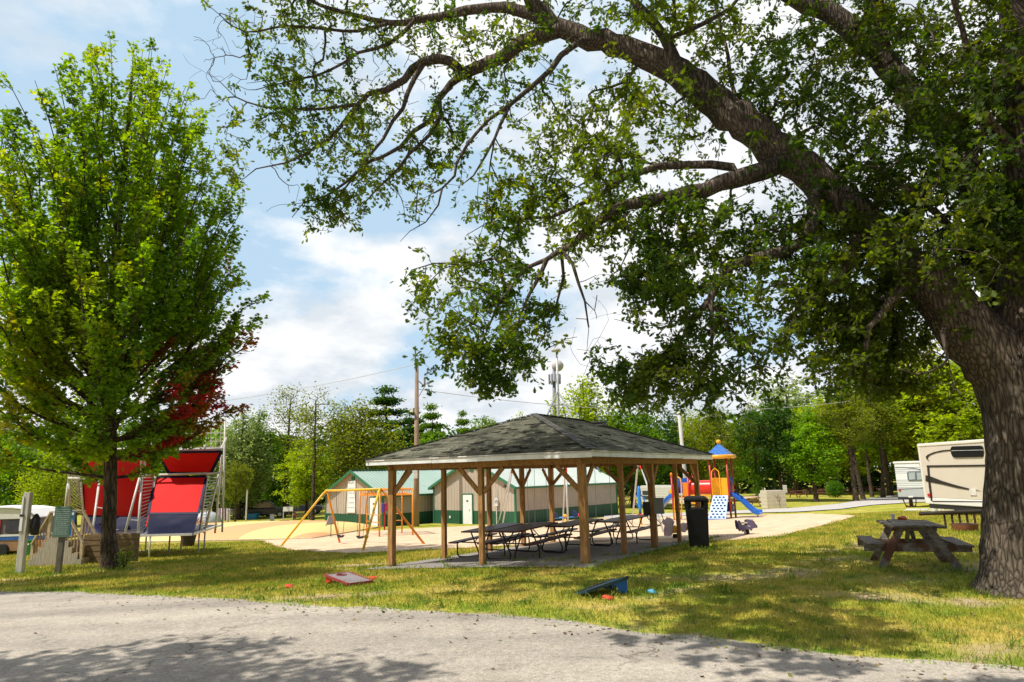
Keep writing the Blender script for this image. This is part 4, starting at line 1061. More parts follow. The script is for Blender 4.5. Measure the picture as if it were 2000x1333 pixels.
# spring riders
def spring(t, r, z0, z1, mat):
    th = np.linspace(0, 2 * PI * 6, 70); m_ = MB(); m_.tube(np.stack([r * np.cos(th), r * np.sin(th), z0 + (z1 - z0) * th / th[-1]], 1), .018, 5); m_.build('spring', mat, t, smooth=True)
g = G(1459, 1046)
er = thing('spring_rider', 'grey violet animal shaped spring rider in the open sand right of the bin', 'spring rider', g, R(4))
vio = M('grey_violet', (.155, .13, .24), .45, .12)
spring(er, .075, 0, .24, rubber)
k = .8 / 6.67 * 26.4 / 1358
prof = [(458, 1040), (475, 1026), (492, 1040), (510, 1085), (560, 1098), (598, 1094), (600, 1034), (625, 1024), (668, 1030), (692, 1048), (712, 1084), (738, 1112), (732, 1138), (700, 1140), (662, 1146), (652, 1172), (632, 1176), (622, 1156), (545, 1158), (530, 1186), (505, 1184), (498, 1162), (470, 1154), (460, 1110)]
zz0 = 1240
for y in (-.14, .12):
    m_ = MB(); m_.prism([((x - 595) * k, y, (zz0 - z) * k) for x, z in prof], (0, .03, 0)); m_.build('side_panel', vio, er, bev=.006)
m_ = MB(); m_.box((-.10, 0, .40), (.3, .24, .04)); m_.build('seat', M('rider_seat', (.6, .52, .4), .5), er, bev=.01); er.scale = (1, 1, 1)
m_ = MB(); m_.rod((.16, -.22, .52), (.16, .22, .52), .02, 6); m_.rod((.02, -.25, .30), (.02, .25, .30), .02, 6); m_.build('handles', M('rider_grip', (.55, .55, .57), .4), er)
m_ = MB(); m_.box((-.02, 0, .25), (.26, .2, .05)); m_.build('mount', rubber, er)
g = G(1319, 1053)
pr = thing('spring_rider', 'pale pink animal shaped spring rider with a yellow saddle, just left of the bin', 'spring rider', g, R(6))
pnk = M('pale_pink', (.82, .68, .74), .5, .06)
spring(pr, .07, 0, .16, rubber)
for y in (-.13, .11):
    m_ = MB(); m_.prism([(x, y, z) for x, z in [(-.34, .10), (-.16, .12), (-.08, .26), (.16, .24), (.30, .2), (.42, .3), (.40, .52), (.30, .5), (.22, .38), (-.02, .36), (-.08, .46), (-.02, .56), (-.1, .66), (-.2, .72), (-.26, .64), (-.36, .60), (-.38, .5), (-.3, .44), (-.34, .28)]], (0, .03, 0)); m_.build('side_panel', pnk, pr, bev=.006)
m_ = MB(); m_.prism([(-.14, -.155, .2), (.12, -.155, .2), (.08, -.155, .3), (-.02, -.155, .46), (-.06, -.155, .46)], (0, .02, 0)); m_.build('saddle_plate', ploy, pr)
m_ = MB(); m_.box((.12, 0, .37), (.3, .2, .04)); m_.box((.4, 0, .34), (.12, .26, .1)); m_.build('seat', ploy, pr, bev=.01)
m_ = MB(); m_.rod((-.1, -.22, .5), (-.1, .22, .5), .018, 6); m_.rod((.02, -.24, .24), (.02, .24, .24), .02, 6); m_.build('handles', M('rider_green', (.02, .1, .06), .4), pr)

# main play structure, local x runs along the tube towards the big slide
g = G(1419, 1014); g = gp(g[0], g[1] + .3)
ps = thing('play_structure', 'colourful play structure with blue slides, red tunnel and a blue hip roof over red posts', 'play structure', g, R(-32))
h = .5; TX = -2.35
for x, y in ((-h, -h), (-h, h), (h, -h), (h, h)):
    m_ = MB(); m_.rod((x, y, -.1), (x, y, 3.45), .055, 10); m_.build('post', redt, ps, smooth=True)
for x, y in ((TX - h, -h), (TX - h, h), (TX + h, -h), (TX + h, h)):
    m_ = MB(); m_.rod((x, y, -.1), (x, y, 2.55), .055, 10); o = m_.build('post', redt, ps, smooth=True)
    m_ = MB(); m_.lathe([(.07, 2.5), (.075, 2.6), (.05, 2.68), (.01, 2.7)], 10, (x, y, 0)); m_.build('post_cap', ora2, o, smooth=True)
deck_m = M('deck_brown', (.14, .075, .05), .6)
for x in (0, TX):
    m_ = MB(); m_.box((x, 0, 1.28), (1.0, 1.0, .08)); m_.build('deck', deck_m, ps)
m_ = MB(); rh = .66; b4 = [(-rh, -rh, 3.62), (rh, -rh, 3.62), (rh, rh, 3.62), (-rh, rh, 3.62)]; ap_ = (0, 0, 4.32); 
for k in range(4):
    p, q = np.array(b4[k]), np.array(b4[(k + 1) % 4]); a_ = np.array(ap_)
    for r in range(8):   # moulded steps
        t0_, t1_ = r / 8, (r + 1) / 8; up0 = np.array([0, 0, .025])
        m_.add([p + (a_ - p) * t0_ + up0, q + (a_ - q) * t0_ + up0, q + (a_ - q) * t1_, p + (a_ - p) * t1_], [(0, 1, 2, 3)])
        m_.add([p + (a_ - p) * t0_, q + (a_ - q) * t0_, q + (a_ - q) * t0_ + up0, p + (a_ - p) * t0_ + up0], [(0, 1, 2, 3)])
m_.build('roof', M('roof_blue', (.045, .17, .52), .3, .1), ps)
m_ = MB()
for k in range(4):
    p, q = np.array(b4[k]) * [1.03, 1.03, 1], np.array(b4[(k + 1) % 4]) * [1.03, 1.03, 1]; m_.tube([p - [0, 0, .08], q - [0, 0, .08]], .11, 8)
m_.build('roof_rim', ploy, ps, smooth=True)
m_ = MB(); m_.sphere((0, 0, 4.40), .14, 10); m_.build('finial', ploy, ps, smooth=True)
# yellow / orange panels, blue panel with flame cut-out on the slide side
m_ = MB()
for k in range(8): m_.box((-.44 + k * .125 * .5, -.5, 1.85), (.03, .03, 1.0))
m_.tube([(-.44, -.52, 2.3), (-.40, -.52, 2.7), (-.2, -.52, 2.88), (0.0, -.52, 2.7), (.04, -.52, 2.3), (.04, -.52, 1.35)], .035, 7); m_.tube([(-.44, -.52, 2.3), (-.44, -.52, 1.35)], .035, 7)
m_.build('arch_gate', ploy, ps)
m_ = MB(); m_.box((.27, -.5, 1.82), (.36, .04, 1.0)); m_.build('front_panel', ploy, ps, bev=.01)
m_ = MB(); m_.box((0, .5, 1.82), (.9, .04, 1.0)); m_.build('back_panel', ora2, ps)
m_ = MB(); m_.box((.5, .27, 1.85), (.04, .40, 1.02)); m_.box((.5, -.36, 1.85), (.04, .2, 1.02)); m_.box((.5, 0, 2.26), (.04, .6, .2)); m_.build('slide_panel', M('panel_blue', (.015, .10, .42), .35), ps)
m_ = MB(); m_.prism([(.53, .10, 1.45), (.53, .38, 1.45), (.53, .36, 1.75), (.53, .25, 2.0), (.53, .13, 1.75)], (.015, 0, 0)); m_.build('flame_emblem', ora2, ps)
m_ = MB(); m_.box((0, -.5, .62), (.9, .04, .38)); m_.box((.5, 0, .62), (.04, .9, .42)); m_.build('low_panel', dblu, ps)
m_ = MB()
for p_ in ((.25, -.525, .62), (-.2, -.525, .62), (.53, .05, .62)):
    m_.lathe([(.1, -.01), (.11, 0), (.1, .012)], 12, p_, axis=(0, 1, 0) if p_[0] < .5 else (1, 0, 0))
m_.build('panel_dials', ora2, ps)
# climbing wall with holds
def wpt(u, v, o=0):  # u across, v up (0..1)
    base = np.array([-.55 + 1.0 * u, -1.45, .06]); top_ = np.array([-.42 + .86 * u, -.56, 1.34]); p = base + (top_ - base) * v
    return p + np.array([0, -.82, .58]) * o
m_ = MB(); m_.add([wpt(0, 0), wpt(1, 0), wpt(1, 1), wpt(0, 1), wpt(0, 0, -.06), wpt(1, 0, -.06), wpt(1, 1, -.06), wpt(0, 1, -.06)], [(0, 1, 2, 3), (7, 6, 5, 4), (0, 4, 5, 1), (1, 5, 6, 2), (2, 6, 7, 3), (3, 7, 4, 0)])
cwall = m_.build('climbing_wall', lblu, ps)
m_ = MB()
for r in range(8):
    for c_ in range(4):
        u, v = .14 + .24 * c_ + (.1 if r % 2 else 0), .08 + r * .118
        if u > .95: continue
        a_ = wpt(u - .055, v, .03); b_ = wpt(u + .06, v + .012, .03); m_.tube([a_, (a_ + b_) / 2 + [0, 0, .025], b_], .027, 5)
m_.build('climbing_hold', M('navy_hold', (.02, .05, .16), .4), cwall, smooth=True)
m_ = MB(); m_.bar(wpt(0, 0, .02), wpt(1, 0, .02), .08, .06); m_.build('wall_foot', M('mid_blue', (.05, .20, .55)), cwall)
# slides
def slide(name, P0, P1, wdt, mat, lip=.18):
    P0, P1 = np.array(P0), np.array(P1); d = P1 - P0; hd = np.array([d[0], d[1], 0]); L = np.linalg.norm(hd); hd /= L; sd_ = np.array([-hd[1], hd[0], 0])
    n = 22; rows = []
    for i in range(n + 1):
        u = i / n; drop = (u - .08 * math.sin(2 * PI * u) * 1.0) ; drop = min(1, max(0, 1.12 * drop - .02)) if u < .93 else min(1, 1.12 * .93 - .02 + (u - .93) * .3)
        c_ = P0 + hd * L * u + np.array([0, 0, d[2] * drop])
        cs_ = [(-wdt / 2 - .05, lip - .05), (-wdt / 2 - .03, lip), (-wdt / 2, lip), (-wdt / 2 + .04, .05), (-wdt * .25, 0), (wdt * .25, 0), (wdt / 2 - .04, .05), (wdt / 2, lip), (wdt / 2 + .03, lip), (wdt / 2 + .05, lip - .05), (wdt / 2 + .0, -.03), (-wdt / 2 - .0, -.03)]
        rows.append([c_ + sd_ * a_ + np.array([0, 0, b_]) for a_, b_ in cs_])
    m_ = MB(); k = len(rows[0]); m_.add([p for r in rows for p in r], [(i * k + j, i * k + (j + 1) % k, (i + 1) * k + (j + 1) % k, (i + 1) * k + j) for i in range(n) for j in range(k)] + [tuple(range(k)), tuple(n * k + j for j in range(k - 1, -1, -1))])
    return m_.build(name, mat, ps, smooth=True, auto=40)
slide('slide', (.5, 0, 1.30), (2.05, 0, .30), .66, blu, .22)
m_ = MB(); m_.rod((1.85, 0, -.05), (1.85, 0, .28), .045, 7); m_.build('slide_leg', yel, ps)
slide('slide', (TX - .5, .0, 1.28), (TX - 1.9, .0, .42), .6, blu, .24)
m_ = MB(); m_.rod((TX - 1.85, 0, -.05), (TX - 1.85, 0, .42), .03, 7); m_.build('slide_leg', M('pole_steel', (.2, .2, .2)), ps)
m_ = MB(); m_.box((TX - .5, 0, 1.75), (.05, .9, .5)); m_.box((TX - .62, 0, 1.52), (.3, .62, .4)); m_.build('slide_hood', ploy, ps, bev=.03)
# red tunnel
m_ = MB(); n = 20; L = []
for i in range(15):
    x = TX + .5 + (-TX - 1.0) * i / 14; r = .40 + (.012 if i % 2 else 0); L.append((r, x))
m_.lathe(L, 24, (0, 0, 1.80), axis=(1, 0, 0)); m_.build('tunnel', redb, ps, smooth=True)
m_ = MB()
for x in (TX + .52, -.52): m_.lathe([(.38, -.03), (.46, -.03), (.46, .03), (.38, .03)], 24, (x, 0, 1.80), axis=(1, 0, 0))
m_.build('tunnel_collar', ora2, ps)
m_ = MB(); 
for k in range(9): m_.box((TX + .62 + k * .13, -.42, 1.12), (.035, .035, .5))
m_.box((TX / 2, -.42, 1.36), (1.25, .05, .06)); m_.box((TX / 2, -.42, .90), (1.25, .05, .06)); m_.build('low_fence', ploy, ps)
m_ = MB(); m_.box((TX + .0, .5, 1.9), (.9, .04, .9)); m_.build('side_panel', M('panel_blue', (.015, .10, .42)), ps)
m_ = MB(); m_.box((TX + .3, -.5, 1.7), (.3, .04, .8)); m_.build('side_panel', ora2, ps)
m_ = MB()
for sx in (-.22, .22): m_.tube([(TX - .12 + sx, -.98, 0), (TX - .12 + sx, -.62, 1.3), (TX - .12 + sx, -.56, 2.1), (TX - .12 + sx * .75, -.54, 2.35), (TX - .12, -.53, 2.45)], .035, 7)
for k in range(5): m_.rod((TX - .34, -.94 + k * .07, .2 + k * .26), (TX + .1, -.94 + k * .07, .2 + k * .26), .028, 6)
m_.build('ladder', ploy, ps, smooth=True)
m_ = MB(); m_.box((0, .3, .7), (.8, .05, .5)); m_.build('store_panel', M('panel_dark', (.03, .04, .09), .4), ps)
# ------------------------------------------------------------------ jumping pillow
def pillow():
    c = G(405, 1058); cx, cy = c[0] - .3, c[1] + 6.2
    t = thing('jumping_pillow', 'large low inflated jumping pillow in pale yellow and orange bands, behind the trampoline frame', 'jumping pillow', gp(cx, cy))
    m, nt, b = new_mat('pillow_bands')
    tcn = N(nt, 'ShaderNodeTexCoord'); sp_ = N(nt, 'ShaderNodeSeparateXYZ'); mp_ = N(nt, 'ShaderNodeMapping'); mp_.inputs['Rotation'].default_value = (0, 0, R(25))
    nt.links.new(tcn.outputs['Object'], mp_.inputs[0]); nt.links.new(mp_.outputs[0], sp_.inputs[0])
    mod = N(nt, 'ShaderNodeMath', operation='PINGPONG'); mod.inputs[1].default_value = 3.0; nt.links.new(sp_.outputs['X'], mod.inputs[0])
    rp = ramp(nt, mod.outputs[0], [(0, (.80, .60, .22)), (.5, (.72, .38, .16))]); rp.color_ramp.interpolation = 'CONSTANT'
    dv_ = N(nt, 'ShaderNodeMath', operation='DIVIDE'); dv_.inputs[1].default_value = 3.0; nt.links.new(mod.outputs[0], dv_.inputs[0]); nt.links.new(dv_.outputs[0], rp.inputs[0])
    nt.links.new(rp.outputs[0], b.inputs['Base Color']); b.inputs['Roughness'].default_value = .6
    n = 40; a, bb = 7.2, 6.0; V = []; F = []
    for i in range(n + 1):
        for j in range(n + 1):
            u, v = i / n * 2 - 1, j / n * 2 - 1
            h = (max(0, 1 - u ** 4) * max(0, 1 - v ** 4)) ** .6 * (.85 + .15 * math.cos(v * PI * .5))
            x, y = u * a, v * bb; ca, sa = math.cos(R(-8)), math.sin(R(-8)); X, Y = cx + x * ca - y * sa, cy + x * sa + y * ca
            V.append((X - cx, Y - cy, float(gz(X, Y)) + .78 * h - .02 - t.location[2]))
    F = np.array([(i * (n + 1) + j, (i + 1) * (n + 1) + j, (i + 1) * (n + 1) + j + 1, i * (n + 1) + j + 1) for i in range(n) for j in range(n)])
    arr_mesh('bladder', np.array(V), F, m, t, smooth=True)
    m_ = MB(); m_.tube([(x, y, float(gz(cx + x, cy + y)) + .03 - t.location[2]) for x, y in [((a + .1) * (ca * u) - (bb + .1) * v * sa, (a + .1) * sa * u + (bb + .1) * v * ca) for u, v in ((-1, -1), (1, -1), (1, 1), (-1, 1), (-1, -1))]], .05, 5)
    m_.build('edge_skirt', M('skirt_tan', (.5, .38, .25), .8), t)
pillow()

# ------------------------------------------------------------------ trampoline attraction with red and navy walls
Yb = 27.0
tube_m = M('white_tube', (.66, .64, .60), .4, .08, 4, dirt=(.5, .46, .40)); vin_r = M('red_vinyl', (.70, .012, .010), .65, .06, 2, spec=.15); vin_r2 = M('red_vinyl_shade', (.68, .02, .025), .65, .08, 1.5, spec=.15)
vin_b = M('navy_vinyl', (.006, .010, .05), .6, .1, 2, spec=.2); rung_m = M('rung_white', (.62, .60, .58), .4)
g0 = G(294, 1094)
ta = thing('trampoline_frame', 'raised trampoline attraction of white trusses with leaning red and navy walls, behind the maple', 'trampoline attraction', gp(g0[0] + 1, Yb + 2))
def tp_(px, py, Y=Yb): return P(px, py, Y)
def panel(name, pts, mat, border=None):
    """vinyl sheet with slight sag, optional webbing border"""
    q = [np.asarray(p) for p in pts]; n = 10; V = []
    nr = np.cross(q[1] - q[0], q[3] - q[0]); nr /= np.linalg.norm(nr)
    for i in range(n + 1):
        for j in range(n + 1):
            u, v = i / n, j / n
            p = (q[0] * (1 - u) + q[1] * u) * (1 - v) + (q[3] * (1 - u) + q[2] * u) * v
            sg = 16 * u * (1 - u) * v * (1 - v); V.append(p + nr * (.03 * sg + .03 * sg * noise.noise(Vector((u * 5, v * 3, float(q[0][0]))))))
    F = np.array([(i * (n + 1) + j, (i + 1) * (n + 1) + j, (i + 1) * (n + 1) + j + 1, i * (n + 1) + j + 1) for i in range(n) for j in range(n)])
    o = arr_mesh(name, np.array(V), F, mat, ta, smooth=True, off=ta.location)
    if border:
        m_ = MB()
        for k in range(4): m_.bar(q[k], q[(k + 1) % 4], border, .03, up=nr)
        b_ = m_.build('border_webbing', vin_b, o, world=False); b_.location = -np.array(ta.location)
    return o
zpl = tp_(300, 1046)[2]
def plat(px, Y): r_ = ray(px, 1046); return np.array([r_[0] * Y, Y, zpl])
# platform: white edge beams, mesh mats, legs
cor = [plat(172, Yb), plat(376, Yb), plat(430, Yb + 5.2), plat(252, Yb + 5.2)]
m_ = MB()
for k in range(4): m_.bar(cor[k], cor[(k + 1) % 4], .09, .09)
m_.bar((cor[0] + cor[1]) / 2, (cor[2] + cor[3]) / 2, .09, .09); m_.build('platform_beam', tube_m, ta, world=True)
m_ = MB(); m_.prism([c + [0, 0, .01] for c in cor], (0, 0, .03)); m_.build('jump_mat', M('mat_black', (.05, .05, .055), .7), ta, world=True)
for px, Y in ((244, Yb + .02), (294, Yb + .02), (389, Yb + 2.5), (400, Yb + 3.2), (286, Yb + 4.6), (332, Yb + 2.6), (355, Yb + 3.6), (215, Yb + .02)):
    p = plat(px, Y); m_ = MB(); m_.rod((p[0], p[1], float(gz(p[0], p[1])) - .1), p, .035, 7); m_.build('leg', tube_m, ta, world=True, smooth=True)
# front right trampoline wall
panel('red_wall', [tp_(290, 1004, Yb + .35), tp_(388, 1003, Yb + .35), tp_(403, 931, Yb + 1.5), tp_(303, 933, Yb + 1.5)], vin_r, .10)
panel('navy_skirt', [tp_(288, 1044, Yb), tp_(378, 1043, Yb), tp_(388, 1003.5, Yb + .33), tp_(293, 1004.5, Yb + .33)], vin_b)
panel('red_side', [tp_(281, 1040, Yb + .8), tp_(292, 1020, Yb + .7), tp_(306, 934, Yb + 1.6), tp_(304, 938, Yb + 1.8)], vin_r2, .08)
panel('red_top_wall', [tp_(330, 924, Yb + 1.6), tp_(411, 926, Yb + 1.6), tp_(433, 882, Yb + .9), tp_(306, 884, Yb + .9)], vin_r, .12)
panel('red_top_wall', [tp_(170, 940, Yb + 2.4), tp_(296, 926, Yb + 2.4), tp_(300, 878, Yb + 1.8), tp_(139, 884, Yb + 1.8)], vin_r2, .10)
panel('red_back_wall', [tp_(164, 1008, Yb + 4.2), tp_(286, 1012, Yb + 4.2), tp_(304, 928, Yb + 3.6), tp_(162, 934, Yb + 3.6)], vin_r2, .08)
panel('navy_back_skirt', [tp_(164, 1042, Yb + 3.4), tp_(280, 1044, Yb + 3.4), tp_(287, 1010, Yb + 3.8), tp_(164, 1010, Yb + 3.8)], vin_b)
panel('red_wing', [tp_(204, 1026, Yb + 1.8), tp_(212, 1032, Yb + 2.6), tp_(204, 945, Yb + 3.2), tp_(195, 942, Yb + 2.2)], vin_r)
panel('navy_wing', [tp_(165, 1043, Yb + 1.0), tp_(205, 1043, Yb + 1.0), tp_(203, 1030, Yb + 1.6), tp_(160, 1010, Yb + 1.6)], vin_b)
def truss(a0, a1, b0, b1, nr, r=.045):
    m_ = MB(); m_.rod(a0, a1, r, 7); m_.rod(b0, b1, r, 7); m_.build('truss_rail', tube_m, ta, world=True, smooth=True)
    m_ = MB()
    for k in range(nr):
        u = (k + .5) / nr; m_.rod(a0 + (a1 - a0) * u, b0 + (b1 - b0) * u, .018, 5)
    m_.build('truss_rungs', rung_m, ta, world=True)
truss(tp_(243, 1046, Yb), tp_(274, 928, Yb + .6), tp_(270, 1046, Yb + .1), tp_(277, 934, Yb + .7), 2)
truss(tp_(269, 1046, Yb + .15), tp_(277, 930, Yb + .7), tp_(290, 1030, Yb + .5), tp_(303, 930, Yb + 1.4), 16)
truss(tp_(398, 1041, Yb + 2.2), tp_(428, 926, Yb + 1.6), tp_(420, 1041, Yb + 4.0), tp_(433, 890, Yb + 1.7), 2)
truss(tp_(390, 1036, Yb + 1.4), tp_(405, 930, Yb + 1.5), tp_(402, 1030, Yb + 2.2), tp_(427, 930, Yb + 1.7), 17)
truss(tp_(125, 1010, Yb + 3.2), tp_(133, 945, Yb + 3), tp_(139, 1010, Yb + 3.4), tp_(134, 945, Yb + 3), 1)
truss(tp_(134, 1000, Yb + 3.2), tp_(134, 876, Yb + 2.8), tp_(163, 1006, Yb + 4.0), tp_(158, 934, Yb + 3.6), 15)
truss(tp_(180, 1046, Yb + .1), tp_(194, 940, Yb + 1.8), tp_(199, 1046, Yb + .1), tp_(207, 945, Yb + 1.8), 1)
m_ = MB(); 
for a_, b_ in (((277, 930), (303, 926)), ((303, 928), (404, 925)), ((404, 926), (430, 924)), ((134, 934), (166, 936)), ((134, 880), (300, 876)), ((300, 880), (436, 877))):
    m_.rod(tp_(*a_, Yb + 1.2), tp_(*b_, Yb + 1.2), .045, 7)
m_.build('cross_beam', tube_m, ta, world=True, smooth=True)
for px, y0, y1, Y in ((434, 1040, 818, Yb + 2.2), (283, 935, 726, Yb + 1.2), (276, 930, 772, Yb + 1.0), (401, 880, 868, Yb + 1), (134, 940, 800, Yb + 2.8), (295, 880, 740, Yb + 2.0)):
    m_ = MB(); m_.rod(tp_(px, y0, Y), tp_(px + (6 if px > 420 else -2), y1, Y), .04, 7); m_.build('upright_pole', tube_m, ta, world=True, smooth=True)
# safety net rail on top
m_ = MB()
for y in (818, 846, 862, 874): m_.rod(tp_(346, y + 1, Yb + 2.2), tp_(441, y, Yb + 2.2), .016, 5)
for x in np.linspace(346, 441, 11): m_.rod(tp_(x, 818, Yb + 2.2), tp_(x - 1, 878, Yb + 2.2), .014, 5)
m_.build('net_rail', rung_m, ta, world=True)
for a_, b_ in ((tp_(430, 880, Yb + 1.2), tp_(442, 856, Yb + 2.2)), (tp_(296, 880, Yb + 1.2), tp_(300, 800, Yb + 1.8))): m_ = MB(); m_.rod(a_, b_, .04, 7); m_.build('strut', tube_m, ta, world=True)

# ------------------------------------------------------------------ wooden entry steps, sign posts
dkw = wood_mat('deck_wood', (.42, .31, .20), (.22, .15, .09), 3, (3, 3, 9)); rls = wood_mat('rail_wood', (.56, .44, .29), (.34, .25, .15), 3, (3, 3, 3)); grw = wood_mat('grey_boards', (.44, .39, .32), (.25, .21, .17), 3, (12, 12, 1.2))
Ys = 24.6
g = gp(*P(112, 1090, Ys)[:2])
st = thing('entry_steps', 'wooden platform with steps on both sides and sloping balustrades, in front of the trampoline attraction', 'steps', g)
def sx_(px): return (ray(px, 1040)[0] * Ys) - g[0]
hp = .92; xL0, xL1, xR0, xR1 = sx_(66), sx_(98), sx_(130), sx_(168); yd = .95; y0_ = -.1
for i in range(4):   # steps left and right
    for xa, xb in ((xL0, xL1), (xR1, xR0)):
        x0 = xa + (xb - xa) * i / 4; x1 = xb; z_ = hp * (i + 1) / 4.6
        m_ = MB(); m_.box(((x0 + (xa + (xb - xa) * (i + 1) / 4)) / 2, y0_ + yd / 2, z_), (abs(xb - xa) / 4 + .05, yd, .05)); m_.build('tread', dkw, st)
        m_ = MB(); m_.box((x0, y0_ + yd / 2, z_ - .11), (.03, yd, .2)); m_.build('riser', dkw, st)
m_ = MB(); m_.box(((xL1 + xR0) / 2, y0_ + yd / 2, hp), (xR0 - xL1 + .1, yd, .06)); m_.build('landing', dkw, st)
m_ = MB()
nb_ = 26
for k in range(nb_):
    x = xL0 + (xR1 - xL0) * (k + .5) / nb_
    if x < xL1: zt_ = hp * max(.18, (math.floor((x - xL0) / (xL1 - xL0) * 4) + 1) / 4.6)
    elif x > xR0: zt_ = hp * max(.18, (math.floor((xR1 - x) / (xR1 - xR0) * 4) + 1) / 4.6)
    else: zt_ = hp
    m_.box((x, y0_ - .02, zt_ / 2 - .04), ((xR1 - xL0) / nb_ * .93, .025, zt_ + .08))
m_.build('front_boards', grw, st)
for y in (y0_ + .02, y0_ + yd):
    m_ = MB(); hr = .88
    m_.bar((xL0 + .03, y, .2 + hr * .62), (xL1 + .02, y, hp + hr), .12, .045); m_.bar((xL1, y, hp + hr + .01), (xR0, y, hp + hr + .01), .12, .045); m_.bar((xR0 - .02, y, hp + hr), (xR1 - .02, y, .2 + hr * .62), .12, .045); m_.build('handrail', rls, st)
    for px_, zb_, ztp in ((xL0 + .06, 0, .2 + hr * .6), (xL1, 0, hp + hr), (xR0, 0, hp + hr), (xR1 - .06, 0, .2 + hr * .6)): m_ = MB(); m_.box((px_, y + .03, (zb_ + ztp) / 2), (.09, .09, ztp - zb_)); m_.build('newel_post', rls, st)
    for s_, (xa, xb) in enumerate(((xL0, xL1), (xR1, xR0))):
        for k in range(1, 6):
            m_ = MB(); u = k / 6; x = xa + (xb - xa) * u; zr = (.2 + hr * .62) + (hp + hr - .2 - hr * .62) * u; m_.box((x, y + .03, (zr + hp * u * .8) / 2), (.035, .035, zr - hp * u * .8)); m_.build('baluster', dkw, st)
m_ = MB()
for k in range(5): m_.box((xR1 + .75, .35, .12 + .19 * k), (1.9, .06, .16)); m_.box((xR1 + .75, .36, .215 + .19 * k), (1.9, .03, .03))
m_.build('side_boards', wood_mat('dark_boards', (.25, .17, .09), (.12, .08, .04), 3, (1.5, 8, 8)), st)
bs = thing('rules_sign', 'blue sign board with white top lettering on the landing of the wooden steps', 'sign', g + np.array([(xL1 + xR0) / 2, y0_ + .55, hp]))
m_ = MB(); m_.box((0, 0, .45), (.52, .03, .86)); m_.build('board', M('sign_blue', (.03, .13, .32), .4), bs)
m_ = MB(); 
for x, w_ in ((-.15, .14), (.01, .11), (.16, .12)): m_.box((x, -.02, .79), (w_, .008, .09))
m_.build('lettering', white_m, bs)
# green information sign on its own post
g = G(111, 1122)
gs_ = thing('park_sign', 'green board of small white lettering on a dark timber post, left of the maple trunk', 'sign', g, R(6)); gs_.rotation_euler = (0, R(1.0), R(6))
m_ = MB(); m_.box((0, .05, .62), (.14, .12, 1.35)); m_.build('post', wood_mat('dark_post', (.16, .14, .11), (.07, .06, .05), 3, (10, 10, 1.2)), gs_)
m_ = MB(); m_.box((.0, -.03, 1.48), (.48, .03, .88)); bd = m_.build('board', M('sign_green', (.10, .19, .145), .5, .12, 3), gs_, bev=.008)
m_ = MB()
for k in range(13):
    x_ = -.19; z_ = 1.83 - k * .058
    while x_ < .15:
        w_ = rng.uniform(.03, .09); w_ = min(w_, .19 - x_); m_.box((x_ + w_ / 2, -.048, z_), (w_, .004, .018)); x_ += w_ + .018
    if k == 0: continue
m_.build('lettering', M('faded_white', (.42, .48, .44), .6), bd)
g = G(38, 1122)
wp = thing('marker_post', 'white painted square timber post with a small white label, leaning at the far left', 'post', g); wp.rotation_euler = (0, R(.3), 0)
m_ = MB(); m_.box((0, 0, 1.17), (.19, .15, 2.42)); m_.build('shaft', wood_mat('white_post', (.52, .49, .43), (.34, .31, .27), 2, (8, 8, 1.2)), wp, bev=.008)
m_ = MB(); m_.box((-.075, -.09, 1.95), (.05, .03, .62)); m_.box((-.06, -.09, 1.45), (.08, .03, .4)); m_.build('label_plate', white_m, wp)
m_ = MB(); m_.box((-.06, -.095, 1.70), (.12, .02, .07)); m_.build('label_number', M('dark_sign', (.07, .07, .08)), wp)
bgm = M('bag_black', (.02, .018, .022), .7)
bgk = thing('jacket', 'dark jacket hanging on the back of the white marker post', 'jacket', g + np.array([.24, .12, 1.1]))
m_ = MB(); m_.lathe([(.02, 0), (.10, .02), (.13, .25), (.11, .5), (.05, .62), (.01, .64)], 10); m_.build('cloth', bgm, bgk, smooth=True)

# ------------------------------------------------------------------ camper, bins and box at the far left
g = G(10, 1086); g = gp(g[0] - 1.0, g[1] + 1.2)
pc = thing('tent_camper', 'tent camper with white canvas roof and blue striped base, behind the white marker post', 'tent camper', g, R(4))
cw = M('canvas_white', (.74, .73, .70), .8, .06, 2)
m_ = MB(); m_.box((0, 0, .45), (4.6, 2.0, .5)); m_.build('body', M('camper_tan', (.36, .20, .11), .5), pc, bev=.03)
m_ = MB(); m_.box((0, 0, .77), (4.64, 2.04, .16)); m_.build('blue_stripe', M('camper_blue', (.03, .12, .45), .4), pc)
m_ = MB(); m_.box((0, 0, .895), (4.66, 2.06, .09)); m_.build('white_trim', white_m, pc)
m_ = MB(); prof = [(-2.25, .94), (-2.15, 1.35), (-1.9, 1.75), (-1.5, 1.98), (-.4, 2.1), (.9, 2.05), (1.5, 1.95), (2.0, 1.6), (2.2, .94)]
m_.prism([(x, -1.0, z) for x, z in prof], (0, 2.0, 0)); m_.build('canvas_side', M('canvas_grey', (.16, .13, .15), .8), pc)
m_ = MB(); rp_ = [(x * 1.03, z * 1.0 + .03) for x, z in prof[1:-1]]
for k in range(len(rp_) - 1):
    (x0, z0), (x1, z1) = rp_[k], rp_[k + 1]; m_.prism([(x0, -1.12, z0), (x1, -1.12, z1), (x1, -1.12, z1 + .05), (x0, -1.12, z0 + .05)], (0, 2.24, 0))
m_.prism([(x * .99, -1.06, z) for x, z in [prof[1], prof[2], prof[3], prof[4], prof[5], prof[6], prof[7]] + [(2.0, 1.55), (1.6, 1.62), (-1.3, 1.62), (-1.9, 1.5)]], (0, .05, 0))
m_.build('canvas_roof', cw, pc)
for x in (-1.55, -.3, 1.0): m_ = MB(); m_.box((x, -1.03, 1.28), (.7, .02, .5)); m_.build('window', M('camper_window', (.05, .05, .07), .3), pc)
